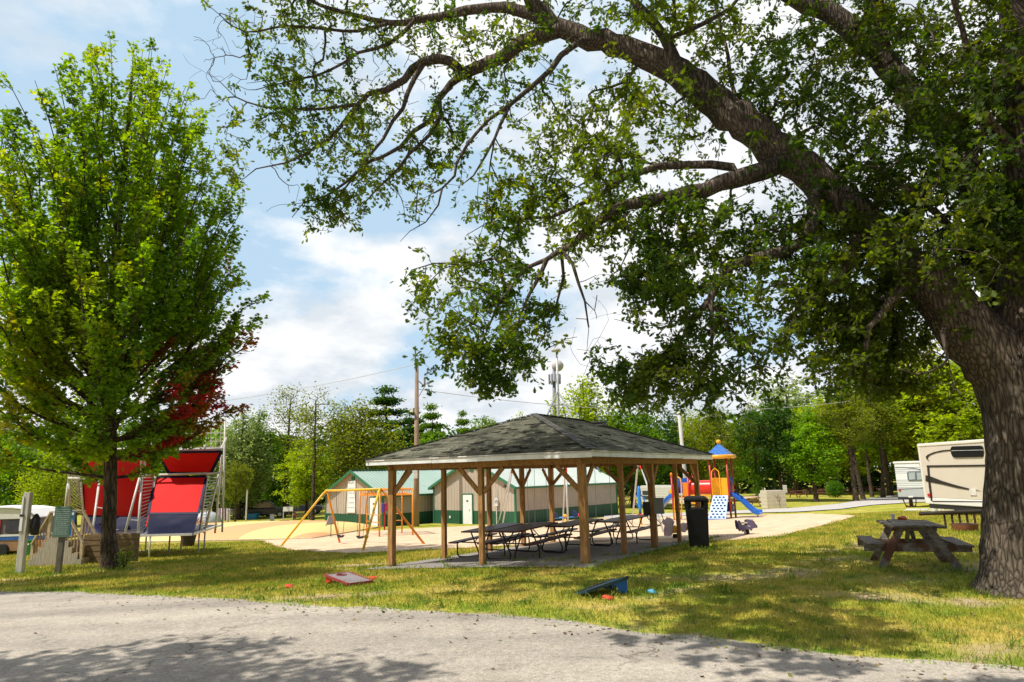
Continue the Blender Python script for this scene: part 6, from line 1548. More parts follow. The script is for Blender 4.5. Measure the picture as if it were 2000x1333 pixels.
# ------------------------------------------------------------------ trees
LEAF = leaf_mat()
OAKBARK = bark_mat('oak_bark', (.16, .13, .105), (.03, .024, .019), 17, 2.6, 1.0, .05)
BARK = bark_mat('bark', (.10, .075, .055), (.025, .018, .013), 12, 2.0, .6, .03)
TWIG = BARK
class Skel:
    def __init__(s): s.p = []; s.par = []; s.fix = []; s.cnt = None
    def add(s, p, par, r=0): s.p.append(np.asarray(p, float)); s.par.append(par); s.fix.append(r); return len(s.p) - 1
    def path(s, pts, rad, par=-1, res=.35, jit=.0):
        """catmull-rom path through fixed radii; returns last node"""
        pts = np.asarray(pts, float); rad = np.asarray(rad, float)
        q = np.vstack([2 * pts[0] - pts[1], pts, 2 * pts[-1] - pts[-2]]); ids = []
        for i in range(len(pts) - 1):
            p0, p1, p2, p3 = q[i:i + 4]; n = max(1, int(np.linalg.norm(p2 - p1) / res))
            for k in range(n + (1 if i == len(pts) - 2 else 0)):
                t = k / n
                c = .5 * (2 * p1 + (p2 - p0) * t + (2 * p0 - 5 * p1 + 4 * p2 - p3) * t * t + (3 * p1 - p0 - 3 * p2 + p3) * t ** 3)
                r = rad[i] + (rad[i + 1] - rad[i]) * t
                if jit: c = c + rng.normal(0, jit * min(r, .1), 3)
                if i == 0 and k == 0 and par >= 0 and np.linalg.norm(s.p[par] - c) < .02: ids.append(par); continue
                par = s.add(c, par, r); ids.append(par)
        return ids
    def nearest(s, p):
        A = np.array(s.p); return int(np.argmin(((A - p) ** 2).sum(1)))
    def attach(s, tips, bend=.18, sag=.0, bias=.0, origin=None, step=.22):
        """space-filling growth: tips join the nearest existing node by a curved twig; returns tip node ids"""
        tips = np.asarray(tips, float); cap = len(s.p) + len(tips) * 12 + 10
        A = np.zeros((cap, 3)); A[:len(s.p)] = np.array(s.p); n = len(s.p)
        D = np.zeros(cap); 
        if bias:
            for i in range(n): D[i] = (D[s.par[i]] + np.linalg.norm(s.p[i] - s.p[s.par[i]])) if s.par[i] >= 0 else 0
        d0 = np.array([((A[:n] - t) ** 2).sum(1).min() for t in tips]); out = [None] * len(tips)
        for ti in np.argsort(d0):
            t = tips[ti]; d = np.sqrt(((A[:n] - t) ** 2).sum(1)) + bias * D[:n]
            j = int(np.argmin(d)); p = A[j]; L = np.linalg.norm(t - p)
            k = int(np.clip(L / step, 1, 10)); par = j
            pv = s.p[s.par[j]] if s.par[j] >= 0 else p - [0, 0, 1]
            dr = p - pv; dr = dr / (np.linalg.norm(dr) + 1e-9)
            c1 = p + dr * L * .35 + rng.normal(0, bend * L, 3) * .5; c2 = p + (t - p) * .7 + rng.normal(0, bend * L, 3) * .5 + np.array([0, 0, sag * L])
            for i in range(1, k + 1):
                u = i / k; q = p * (1 - u) ** 3 + 3 * c1 * u * (1 - u) ** 2 + 3 * c2 * u * u * (1 - u) + t * u ** 3
                if i < k: q = q + rng.normal(0, .02 * min(L, 1), 3)
                par = s.add(q, par); A[n] = q; D[n] = D[s.par[par]] + L / k; n += 1
            out[ti] = par
        return out
    def radii(s, tips, k=.0045, e=.45, rmin=.004):
        c = np.zeros(len(s.p))
        for t in tips: c[t] += 1
        for i in range(len(s.p) - 1, -1, -1):
            if s.par[i] >= 0: c[s.par[i]] += c[i]
        r = np.maximum(rmin, k * np.maximum(c, 1) ** e); fx = np.array(s.fix)
        r = np.where(fx > 0, fx, r)
        for i in range(len(s.p)):
            if s.par[i] >= 0 and fx[i] == 0: r[i] = min(r[i], r[s.par[i]] * .92)
        s.r = r; return r
    def mesh(s, big=.09, mids=.02, rough=0.0, nbig=14, flare=0.0):
        """tubes along chains"""
        ch = {}
        for i, p in enumerate(s.par):
            if p >= 0: ch.setdefault(p, []).append(i)
        V, F3, n0 = [], [], 0
        starts = [(i, None) for i, p in enumerate(s.par) if p < 0]
        stack = list(starts); P_ = np.array(s.p); r = s.r
        while stack:
            i, par = stack.pop(); chain = [i] if par is None else [par, i]
            while True:
                kids = ch.get(chain[-1], [])
                if not kids: break
                kids = sorted(kids, key=lambda q: -r[q])
                for q in kids[1:]: stack.append((q, chain[-1]))
                chain.append(kids[0])
            if len(chain) < 2: continue
            pts = P_[chain]; rr = r[chain].copy()
            if par is not None: rr[0] = min(rr[0], rr[1] * 1.25)
            n = nbig if rr.max() > big else (6 if rr.max() > mids else 3)
            t = np.gradient(pts, axis=0); t /= np.linalg.norm(t, axis=1)[:, None] + 1e-12
            x, y, _ = frame(t[0]); a = np.arange(n) * 2 * PI / n; ca, sa = np.cos(a), np.sin(a); rings = []
            for k in range(len(pts)):
                x = x - t[k] * (x @ t[k]); x /= np.linalg.norm(x) + 1e-12; y = np.cross(t[k], x)
                rad = np.full(n, rr[k])
                if rough and rr[k] > big:
                    for j in range(n):
                        q = pts[k] + rr[k] * (x * ca[j] + y * sa[j])
                        zf_ = pts[k][2] - s.p[0][2]
                        if flare and zf_ < 2: rad[j] *= 1 + flare * math.exp(-zf_ / .38) * (math.cos(5 * a[j] + .6) * .6 + math.cos(3 * a[j] + 2) * .4)
                        rad[j] *= 1 + rough * (noise.noise(Vector((q[0] * 2.2, q[1] * 2.2, q[2] * .8))) + .6 * noise.noise(Vector((q[0] * 7, q[1] * 7, q[2] * 1.6))) + (.55 * (abs(noise.noise(Vector((q[0] * 15, q[1] * 15, q[2] * 2.2)))) - .25) if nbig > 30 else 0))
                rings.append(pts[k] + rad[:, None] * (ca[:, None] * x + sa[:, None] * y))
            V.append(np.concatenate(rings)); m = len(pts)
            i_ = np.arange(m - 1)[:, None] * n + np.arange(n)[None]; j_ = np.arange(m - 1)[:, None] * n + (np.arange(n)[None] + 1) % n
            F3.append(np.stack([i_, j_, j_ + n, i_ + n], -1).reshape(-1, 4) + n0); n0 += m * n
        return np.concatenate(V), np.concatenate(F3)

LOBE = np.array([(0, 0), (.12, .10), (.22, .05), (.36, .26), (.46, .12), (.62, .34), (.70, .17), (.86, .22), (1, 0)])
OAKT = np.vstack([LOBE, LOBE[-2:0:-1] * [1, -1]])        # lobed oak leaf outline
MAPT = np.array([(0, 0), (.12, .42), (.38, .24), (.52, .5), (.66, .18), (1, 0), (.66, -.18), (.52, -.5), (.38, -.24), (.12, -.42)])
KITE = np.array([(0, 0), (.45, .30), (1, 0), (.45, -.30)])
def leaves(Pn, size, tmpl, col, up=.35, dirs=None, dirw=.5, fold=.12, r=None):
    """many leaf polygons: Pn (N,3) base points, size (N,), col (N,3)"""
    r = r or rng; n = len(Pn); k = len(tmpl)
    nrm = r.normal(0, 1, (n, 3)); nrm[:, 2] = np.abs(nrm[:, 2]) * (1 + up) + up; nrm /= np.linalg.norm(nrm, axis=1)[:, None]
    t = r.normal(0, 1, (n, 3)) * (1 - dirw)
    if dirs is not None: t = t + dirs * dirw * 1.6
    t -= nrm * (t * nrm).sum(1)[:, None]; t /= np.linalg.norm(t, axis=1)[:, None] + 1e-9
    b = np.cross(nrm, t)
    V = Pn[:, None, :] + size[:, None, None] * (tmpl[None, :, 0:1] * t[:, None, :] + tmpl[None, :, 1:2] * b[:, None, :] - fold * (tmpl[None, :, 0:1] ** 2 + np.abs(tmpl[None, :, 1:2])) * nrm[:, None, :])
    return V.reshape(-1, 3), np.arange(n * k).reshape(n, k), np.repeat(col, k, 0)
def tree_obj(name, label, cat, base, sk, LV, LF, LC, bark, group=None, rough=0, big=.09, nbig=14, flare=0):
    t = thing(name, label, cat, base, 0, group)
    V, F = sk.mesh(rough=rough, big=big, nbig=nbig, flare=flare)
    arr_mesh('trunk', V, F, bark, t, smooth=True, off=base)
    arr_mesh('crown', LV, LF, LEAF, t, lc=LC, off=base)
    return t
def lit(col, n, v=.25, h=.12, r=None):
    r = r or rng; c = np.array(col)[None] * (1 + r.normal(0, v, (n, 1))); c = c * (1 + r.normal(0, h, (n, 3)) * [1, .5, .6]); return np.clip(c, .004, .6)

# ---- the big oak -------------------------------------------------------------------------------------------------
def pp_(*l): return [P(x, y, Y) for x, y, Y in l]
sk = Skel(); YT = 10.9
tr_ids = sk.path(pp_((2008, 1180, YT), (2007, 1158, YT), (2004, 1125, YT), (2002, 1060, YT), (2000, 950, YT), (1997, 850, YT), (1988, 770, YT), (1970, 715, YT)), [.80, .70, .61, .55, .515, .515, .55, .54], res=.1)
fork = tr_ids[-6]
def limb(par, pts, rad, res=.3, jit=.25):
    q = [sk.p[par]] + pp_(*pts); return sk.path(q, rad, par, res, jit)
L1 = limb(tr_ids[-1], [(1925, 680, 10.9), (1860, 610, 11.0), (1790, 533, 11.1), (1720, 468, 11.2), (1640, 390, 11.4), (1565, 325, 11.6), (1505, 283, 11.7), (1440, 235, 11.9), (1405, 205, 12.0), (1360, 168, 12.0), (1310, 133, 12.1), (1240, 103, 12.2), (1180, 83, 12.3), (1130, 68, 12.4), (1085, 52, 12.5)],
          [.54, .47, .41, .36, .335, .32, .315, .31, .32, .315, .29, .265, .24, .215, .20, .18], res=.2)
def at(px, py, ids=None):
    """node of the limb nearest to a pixel at its own depth"""
    ids = ids or L1; best = min(ids, key=lambda i: np.hypot(*(projpx(sk.p[i]) - (px, py)))); return best
def projpx(p):
    d = np.asarray(p, float) - np.array([0, 0, CZ]); z = d @ CF; return np.array([1000 + FPX * (d @ CR) / z, 666.5 - FPX * (d @ CU) / z])
F1 = limb(L1[-1], [(1040, 28, 12.6), (995, 20, 12.7), (954, 18, 12.8), (905, 19, 12.9), (864, 31, 13.0), (815, 41, 13.1), (761, 47, 13.2), (700, 32, 13.3), (646, 18, 13.4), (580, -8, 13.5), (520, -14, 13.6)], [.17, .125, .115, .11, .10, .09, .075, .06, .05, .042, .032, .022])
F1b = limb(at(1060, 45), [(1036, 0, 12.4), (1015, -60, 12.3), (985, -150, 12.2), (930, -260, 12.2)], [.15, .12, .10, .07, .04])
F1c = limb(at(761, 47, F1), [(700, 62, 13.2), (640, 58, 13.4), (560, 52, 13.5), (480, 64, 13.6), (430, 30, 13.6), (400, 5, 13.6)], [.05, .04, .034, .028, .02, .013, .008])
F1d = limb(at(815, 41, F1), [(760, 85, 13.0), (700, 105, 13.0), (640, 140, 13.1), (560, 160, 13.3), (500, 175, 13.4)], [.05, .04, .032, .026, .02, .012])
F2 = limb(L1[-2], [(1062, 72, 12.6), (1015, 92, 12.7), (954, 123, 12.9), (909, 141, 13.0), (880, 164, 13.1), (851, 197, 13.2), (843, 234, 13.2), (810, 256, 13.3), (782, 287, 13.4), (745, 305, 13.4), (716, 318, 13.5), (675, 357, 13.6), (640, 382, 13.6), (593, 396, 13.7), (570, 425, 13.7)],
          [.17, .155, .14, .13, .115, .075, .062, .055, .05, .045, .038, .034, .03, .024, .018, .01])
F2b = limb(at(880, 164, F2), [(858, 190, 13.0), (860, 225, 12.9), (842, 262, 12.9), (800, 300, 12.9), (776, 330, 13.0), (740, 365, 13.1), (700, 410, 13.1)], [.075, .055, .048, .04, .033, .026, .02, .01])
F3 = limb(at(909, 141, F2), [(880, 117, 13.0), (855, 115, 13.0), (831, 121, 13.1), (806, 136, 13.2), (790, 157, 13.2), (757, 177, 13.3), (720, 185, 13.4), (700, 206, 13.4), (667, 246, 13.5), (642, 272, 13.6), (600, 300, 13.7), (560, 318, 13.7), (500, 330, 13.8), (476, 350, 13.8)], [.10, .10, .105, .095, .085, .078, .07, .058, .05, .042, .034, .027, .02, .013, .008])
F3b = limb(at(819, 130, F3), [(798, 180, 13.0), (786, 213, 13.0), (769, 238, 13.1), (749, 271, 13.2), (720, 307, 13.3), (692, 345, 13.4), (650, 400, 13.4), (640, 450, 13.4)], [.06, .052, .045, .04, .035, .03, .024, .016, .008])
F3c = limb(at(700, 206, F3), [(640, 212, 13.4), (570, 214, 13.5), (510, 208, 13.6), (460, 190, 13.7), (430, 160, 13.7), (405, 140, 13.7)], [.04, .03, .026, .02, .015, .010, .005])
D0 = limb(at(1150, 75), [(1118, 90, 12.0), (1077, 135, 11.8), (1036, 172, 11.7), (995, 205, 11.6)], [.075, .065, .06, .052, .045])
D1 = limb(D0[-1], [(954, 234, 11.6), (913, 283, 11.6), (892, 320, 11.6), (888, 345, 11.6), (864, 369, 11.6), (856, 402, 11.6), (831, 435, 11.6), (800, 452, 11.6), (782, 472, 11.6)], [.04, .036, .032, .028, .026, .022, .018, .013, .008, .005])
D2 = limb(D0[-1], [(974, 246, 11.5), (966, 270, 11.5), (950, 303, 11.4), (925, 344, 11.4), (901, 362, 11.4)], [.036, .03, .026, .022, .015, .008])
D3 = limb(at(966, 270, D2), [(958, 320, 11.4), (952, 370, 11.4), (950, 420, 11.4), (935, 470, 11.4)], [.02, .016, .012, .009, .005])
L2 = limb(at(1545, 322), [(1490, 338, 11.3), (1434, 350, 11.2), (1377, 370, 11.1), (1315, 385, 11.0), (1262, 394, 11.0), (1221, 398, 11.0), (1180, 418, 11.0), (1147, 451, 10.9), (1118, 482, 10.9), (1095, 490, 10.9), (1070, 506, 10.9), (1054, 538, 10.9), (1033, 574, 10.9), (1015, 620, 10.9), (1000, 665, 10.9)], [.17, .16, .15, .135, .12, .105, .095, .085, .07, .06, .048, .042, .036, .028, .018, .008])
L2a = limb(at(1070, 506, L2), [(1025, 526, 11.0), (1000, 558, 11.0), (976, 588, 11.0), (955, 640, 11.1), (935, 690, 11.1), (950, 740, 11.1)], [.036, .032, .028, .022, .017, .011, .006])
L2b = limb(at(1107, 488, L2), [(1118, 515, 10.7), (1130, 552, 10.7), (1143, 588, 10.7), (1150, 640, 10.7), (1146, 690, 10.7)], [.035, .03, .025, .018, .012, .005])
L2c = limb(at(1095, 492, L2), [(1099, 541, 11.2), (1085, 600, 11.2), (1062, 660, 11.2), (1035, 700, 11.2)], [.03, .026, .019, .012, .006])
L2d = limb(at(1434, 350, L2), [(1426, 330, 11.4), (1344, 320, 11.5), (1282, 324, 11.6), (1221, 348, 11.7), (1180, 377, 11.7), (1138, 398, 11.8), (1077, 424, 11.8), (1015, 427, 11.9), (954, 434, 12.0), (910, 460, 12.0)], [.085, .08, .072, .066, .055, .048, .04, .03, .024, .016, .008])
for px, Y in ((1330, 10.8), (1290, 10.9), (1265, 11.0), (1225, 10.9)):
    limb(at(px, 390, L2), [(px - 4, 430, Y), (px + 8, 475, Y), (px - 12, 520, Y), (px + rng.uniform(-25, 25), 560, Y)], [.03, .024, .018, .012, .006])
G3 = limb(at(1600, 360), [(1590, 420, 11.0), (1574, 470, 10.9), (1533, 488, 10.8), (1476, 505, 10.8), (1435, 517, 10.8), (1402, 550, 10.7), (1390, 587, 10.7), (1365, 612, 10.7), (1341, 652, 10.7), (1312, 682, 10.7), (1285, 697, 10.7), (1250, 720, 10.7)], [.13, .115, .105, .095, .085, .075, .066, .058, .046, .036, .026, .016, .007])
G3a = limb(at(1394, 580, G3), [(1392, 630, 10.5), (1390, 690, 10.5), (1392, 740, 10.5), (1385, 775, 10.5)], [.036, .03, .022, .013, .006])
G3b = limb(at(1390, 590, G3), [(1410, 624, 10.8), (1443, 662, 10.8), (1476, 702, 10.8), (1492, 740, 10.8)], [.036, .028, .021, .013, .006])
G4 = limb(at(1690, 440), [(1650, 520, 10.6), (1600, 570, 10.5), (1560, 600, 10.4), (1540, 650, 10.4)], [.09, .07, .055, .04, .02])
G5 = limb(at(1790, 535), [(1740, 590, 10.4), (1700, 640, 10.3), (1690, 700, 10.3), (1700, 750, 10.3), (1700, 790, 10.3)], [.08, .06, .045, .03, .018, .007])
G6 = limb(at(1860, 610), [(1840, 650, 10.0), (1850, 700, 10.0), (1862, 760, 10.0)], [.05, .035, .02, .008])
U1 = limb(at(1335, 150), [(1303, 94, 12.1), (1291, 66, 12.2), (1270, 37, 12.2), (1241, 6, 12.3), (1200, -60, 12.4), (1150, -160, 12.4)], [.13, .105, .10, .095, .085, .065, .03])
U2 = limb(at(1320, 140), [(1307, 76, 11.9), (1344, 60, 11.9), (1377, 45, 11.9), (1426, 18, 11.9), (1480, -60, 11.9)], [.08, .06, .055, .048, .04, .02])
U3 = limb(at(1500, 280), [(1440, 200, 12.4), (1420, 110, 12.6), (1400, 20, 12.8), (1370, -90, 13)], [.07, .05, .04, .03, .015])
S2 = limb(fork, [(1972, 640, 11.3), (1945, 500, 11.6), (1918, 392, 11.8), (1897, 346, 11.9), (1865, 292, 12.0), (1828, 246, 12.1), (1787, 197, 12.2), (1733, 123, 12.3), (1672, 61, 12.4), (1623, 25, 12.5), (1549, -4, 12.6), (1470, -70, 12.7), (1380, -170, 12.8)], [.44, .36, .31, .285, .27, .262, .255, .25, .235, .215, .20, .18, .14, .06], res=.22)
S3 = limb(fork, [(2003, 620, 10.8), (2015, 480, 10.7), (2010, 330, 10.6), (1995, 170, 10.5), (1985, 0, 10.3), (1965, -250, 10.0), (1900, -500, 9.6)], [.46, .42, .37, .33, .28, .24, .17, .06])
S4 = limb(tr_ids[-4], [(2060, 640, 10.2), (2090, 480, 9.6), (2080, 250, 9.0), (2020, 0, 8.4), (1900, -300, 7.6), (1700, -600, 6.8), (1400, -900, 6.0)], [.40, .34, .30, .26, .22, .17, .10, .03])
S5 = limb(at(1985, 0, S3), [(1850, -200, 9.6), (1650, -400, 9.0), (1400, -560, 8.4), (1150, -640, 8.0), (900, -700, 7.8)], [.2, .16, .12, .09, .06, .02])
S6 = limb(at(1733, 123, S2), [(1690, -60, 11.6), (1560, -260, 11.2), (1350, -420, 11.0), (1100, -470, 11.0), (850, -480, 11.2)], [.14, .11, .09, .07, .045, .015])
S7 = limb(at(2010, 330, S3), [(1940, 250, 10.2), (1900, 160, 9.8), (1880, 60, 9.4), (1840, -80, 9)], [.10, .075, .055, .04, .02])
S8 = limb(at(1945, 500, S2), [(1880, 470, 11.2), (1830, 420, 10.8), (1790, 380, 10.4), (1740, 350, 10.2)], [.10, .075, .055, .04, .02])
def ell(px, py, Y, rx, ry, rY, n, pw_=.5):
    out = []
    while len(out) < n:
        a, b, c = rng.normal(0, .52, 3)
        if a * a + b * b > 2.2: continue
        q = P(px + a * rx * 1.12, py + b * ry * 1.12, Y + c * rY * 1.5 + .25)
        if vnoise(q[0] * 1.0 + 30, q[2] + q[1] * .5 + 30, 1.6, 51) < .40 and rng.random() < .8: continue
        out.append(q)
    return out
ZONES = [(470, 300, 13.7, 50, 60, .5, 16), (600, 230, 13.5, 120, 90, .9, 62), (540, 120, 13.4, 80, 110, .7, 46), (690, 250, 13.3, 110, 110, .9, 72), (640, 400, 13.4, 70, 55, .5, 38), (780, 345, 13.1, 90, 65, .6, 44), (820, 60, 13.0, 190, 75, 1.0, 72), (600, 20, 13.5, 140, 50, .8, 40), (960, 180, 12.6, 120, 70, .8, 34), (1010, 60, 12.3, 120, 70, .8, 34),
         (880, 260, 12.7, 70, 60, .5, 26), (1085, 300, 11.8, 110, 120, .8, 96), (985, 420, 11.8, 95, 60, .7, 62), (935, 560, 11.1, 95, 80, .7, 88), (945, 680, 11.1, 95, 70, .6, 86), (1010, 620, 11.1, 70, 90, .5, 44), (975, 745, 11.1, 40, 35, .3, 18), (1130, 430, 11.2, 100, 80, .8, 66), (1190, 330, 11.6, 100, 90, .8, 60), (1290, 450, 11.0, 110, 80, .8, 84), (1320, 540, 10.9, 100, 70, .7, 90), (1255, 560, 10.9, 45, 55, .5, 26),
         (1390, 610, 10.7, 105, 80, .8, 112), (1290, 720, 10.7, 105, 45, .5, 74), (1400, 735, 10.6, 95, 50, .5, 70), (1250, 770, 10.6, 45, 28, .4, 24), (1450, 460, 10.9, 120, 90, .9, 90), (1300, 240, 11.8, 120, 90, .8, 70), (1210, 190, 12.2, 70, 60, .5, 22), (1460, 130, 12.0, 150, 120, 1.2, 100), (1380, 40, 12.1, 130, 50, .9, 48), (1230, 20, 12.4, 130, 50, .9, 44),
         (1620, 190, 11.8, 140, 150, 1.5, 130), (1590, 480, 10.7, 110, 90, .9, 96), (1700, 330, 11.6, 130, 110, 1.4, 110), (1625, 620, 10.9, 100, 80, .8, 112), (1700, 680, 11.4, 130, 65, .6, 130), (1740, 560, 11.4, 120, 90, .7, 120), (1640, 720, 10.4, 70, 40, .6, 36), (1790, 420, 10.8, 120, 90, 1.2, 110), (1850, 200, 11.0, 160, 190, 1.6, 210), (1940, 400, 10.0, 110, 160, 1.2, 150), (1965, 420, 9.8, 90, 80, .7, 70), (1870, 490, 11.4, 90, 55, .6, 50), (1960, 120, 10.0, 120, 160, 1.4, 130), (1730, 60, 12.0, 150, 90, 1.4, 90), (1760, 745, 10.6, 70, 25, .4, 24)]
tips = []
for z in ZONES: tips += ell(*z[:6], int(z[6] * (2.0 if z[0] > 1560 else 1.5)))
def box_tips(n, x0, x1, y0, y1, zf0, zf1):
    o = []
    while len(o) < n:
        X, Y = rng.uniform(x0, x1), rng.uniform(y0, y1); top = CZ + max(0, Y) * .80 + .9
        if vnoise(X + 40, Y + 40, .42, 21) < .46: continue
        o.append(np.array([X, Y, max(top, zf0) + rng.random() * (zf1 - zf0)]))
    return o
over = box_tips(380, -2.4, 9.5, 2.5, 8.5, 7.4, 9.2) + box_tips(380, -7.0, 5, 8.5, 13.5, 9.5, 12) + box_tips(300, -4.0, 3.5, 5.5, 10.5, 8.2, 10.4)
nvis = len(tips); tips += over
ids = sk.attach(tips, bend=.22, sag=.05, bias=.06, step=.15)
bare_tips = []
for z in [(420, 160, 13.7, 50, 130, .5, 44), (1150, 620, 10.8, 50, 100, .5, 34), (480, 90, 13.6, 90, 80, .6, 50), (620, 330, 13.5, 140, 80, .6, 70), (860, 400, 11.6, 80, 60, .3, 10), (1450, 690, 10.8, 60, 60, .4, 20), (1560, 590, 10.5, 50, 60, .5, 10), (1850, 730, 10.0, 60, 60, .5, 18), (700, 120, 13.2, 220, 100, .8, 120), (820, 290, 13.0, 100, 100, .6, 60), (1700, 770, 10.3, 40, 40, .3, 10)]: bare_tips += ell(*z)
ids2 = sk.attach(bare_tips, bend=.2, sag=.03, bias=.08, step=.13)
sk.radii(ids + ids2, .0056, .45, .0052)
LVs, LFs, LCs = [], [], []; n0 = 0
tp_arr = np.array([sk.p[i] for i in ids]); dr_arr = np.array([sk.p[i] - sk.p[sk.par[i]] for i in ids]); dr_arr /= np.linalg.norm(dr_arr, axis=1)[:, None] + 1e-9
per = np.array([19 if k < nvis else 26 for k in range(len(ids))]); rep = np.repeat(np.arange(len(ids)), per); n = len(rep)
back = rng.random((n, 1)) ** 1.6 * .30
pos = tp_arr[rep] - dr_arr[rep] * back + rng.normal(0, 1, (n, 3)) * (.02 + .055 * rng.random((n, 1)))
pos[:, 2] -= .03
sz = rng.uniform(.065, .128, n) * np.where(rep < nvis, 1, 1.6)
tone = np.array([vnoise(p[0] + 50, p[2] + 50, .9, 14) for p in tp_arr])
yl = (rng.random(len(ids)) < .10)
base = np.where((tone > .52)[:, None], np.array([.105, .155, .024]), np.array([.062, .112, .020])); base[yl] = [.16, .20, .024]
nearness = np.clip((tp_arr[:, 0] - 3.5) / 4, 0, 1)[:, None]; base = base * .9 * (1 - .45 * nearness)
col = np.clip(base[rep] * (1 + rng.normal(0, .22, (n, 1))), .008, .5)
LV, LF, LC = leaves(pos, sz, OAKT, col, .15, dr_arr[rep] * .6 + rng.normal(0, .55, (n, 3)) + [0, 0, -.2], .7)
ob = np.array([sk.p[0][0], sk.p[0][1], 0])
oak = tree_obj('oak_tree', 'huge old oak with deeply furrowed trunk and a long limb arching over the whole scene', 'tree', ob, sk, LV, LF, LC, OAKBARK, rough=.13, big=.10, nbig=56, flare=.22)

# ---- the maple at the left ------------------------------------------------------------------------------------
def fan_tree(base, H, outline, nprim, ntip, nl, lsz, cols, trunk_r, z0, seed, redf=None, elev=(8, 78), lean=(0, 0), tmpl=MAPT, zlo=.17, spread=.105, kink=0.0):
    """upright fan-branched tree. outline: list of (height fraction, left radius, right radius)"""
    r = np.random.default_rng(seed); sk = Skel(); ol = np.array(outline); X0, Y0, Z0 = base
    def rad(zf, ca): 
        l, rr = np.interp(zf, ol[:, 0], ol[:, 1]), np.interp(zf, ol[:, 0], ol[:, 2]); return l + (rr - l) * (ca * .5 + .5)
    hs = np.linspace(0, .93, 16); pts = [np.array([X0 + lean[0] * h * H - kink * (1 - math.exp(-h / .09)) + .06 * math.sin(h * 9) * (h > .1), Y0 + lean[1] * h * H + .1 * math.cos(h * 7) * (h > .1), Z0 - .1 + h * H]) for h in hs]
    tr = sk.path(pts, [trunk_r * (1.5 if h == 0 else 1.0) * (1 - h) ** .85 + .02 for h in hs], res=.4)
    tz = np.array([sk.p[i][2] for i in tr]); prim = []
    for k in range(nprim):
        zf = zlo + (.99 - zlo) * ((k + .5) / nprim) ** .78; az = k * 2.39996 + r.normal(0, .25); ca, sa = math.cos(az), math.sin(az)
        R_ = rad(zf, ca) * r.uniform(.86, 1.0); tip = np.array([X0 - kink + lean[0] * zf * H + ca * R_, Y0 + sa * R_ * .9, Z0 + zf * H])
        el = np.interp(zf, [.15, .35, .6, .95], [elev[0], elev[0] + 22, elev[0] + 48, elev[1]]) ; zs = max(Z0 + z0, tip[2] - R_ * math.tan(R(el)))
        st_ = tr[int(np.argmin(np.abs(tz - zs)))]; p = sk.p[st_]
        mid = p + (tip - p) * .45 + np.array([ca, sa, 0]) * R_ * .12 - np.array([0, 0, .05 * R_]); q3 = p + (tip - p) * .8 + r.normal(0, .04 * R_, 3)
        r0 = .02 + .009 * R_; prim.append((sk.path([p, mid, q3, tip], [min(r0, sk.fix[st_] * .7), r0 * .65, r0 * .35, .01], st_, .35), R_, zf))
    segs = []; idl = []
    for ids_p, R_, zf in prim:
        m = len(ids_p); nsub = max(3, int(ntip * (.62 + .45 * R_ / ol[:, 1:].max()) * np.interp(zf, [.15, .5, .7], [.62, .85, 1.0])))
        for q in range(nsub):
            u = .22 + .78 * (q + r.random()) / nsub; i = min(m - 1, max(1, int(u * (m - 1)))); p = sk.p[ids_p[i]]; d = p - sk.p[ids_p[i - 1]]; d = d / (np.linalg.norm(d) + 1e-9)
            v = np.cross(d, r.normal(0, 1, 3)); v /= np.linalg.norm(v) + 1e-9; an = math.radians(r.uniform(12, 44)); L = (.30 + .55 * (1 - u)) * min(2.3, max(.7, R_ * .62)) * r.uniform(.7, 1.25)
            dd = d * math.cos(an) + v * math.sin(an) * np.array([1, 1, .6]) + np.array([0, 0, .10]); dd /= np.linalg.norm(dd)
            e = p + dd * L; idl.append(sk.path([p, p + (e - p) * .5 + r.normal(0, .03, 3), e], [min(.022, sk.fix[ids_p[i]] * .8), .012, .005], ids_p[i], .5)[-1]); segs.append((p, e))
    sk.radii(idl, .004, .42, .005)
    A_ = np.array([a for a, b in segs]); B_ = np.array([b for a, b in segs]); D = B_ - A_; Ls = np.linalg.norm(D, axis=1); D /= Ls[:, None]
    per = np.maximum(6, (nl * Ls / Ls.mean() * r.uniform(.7, 1.3, len(Ls)))).astype(int); rep = np.repeat(np.arange(len(segs)), per); n = len(rep)
    pos = A_[rep] + D[rep] * (Ls[rep] * r.random(n) ** .65)[:, None] + r.normal(0, spread, (n, 3)) * [1, 1, .7]
    T = (A_ + B_) / 2
    tone = np.array([vnoise(p[0] + 70, p[2] + 70 + p[1] * .3, .8, 61) for p in T]) * .75 + r.random(len(T)) * .25; base_c = np.array(cols)[(tone * len(cols)).astype(int).clip(0, len(cols) - 1)]
    if redf is not None: base_c = redf(B_, base_c, r)
    col = np.clip(base_c[rep] * (1 + r.normal(0, .2, (n, 1))), .006, .6)
    LV, LF, LC = leaves(pos, r.uniform(.75, 1.25, n) * lsz, tmpl, col, .45, D[rep], .5, r=r)
    return sk, LV, LF, LC
mb = G(220, 1112); Ym = mb[1]
def hpx(py): return P(215, py, Ym)[2] - mb[2]
Hm = hpx(72); s_ = Ym / 1340
outl = []
for py, l, r_ in [(75, 235, 285), (100, 150, 320), (140, 140, 355), (180, 90, 385), (215, 5, 405), (260, -5, 430), (320, -20, 465), (400, -30, 490), (480, -45, 485), (560, -55, 500), (600, -55, 528), (690, -55, 505), (740, -50, 495), (800, -50, 455), (850, -40, 370), (885, -20, 320), (925, 60, 290), (960, 150, 270)]:
    cx = 199 + (1112 - py) * .043; outl.append((hpx(py) / Hm, (cx - l) * s_, (r_ - cx) * s_))
outl = sorted(outl)
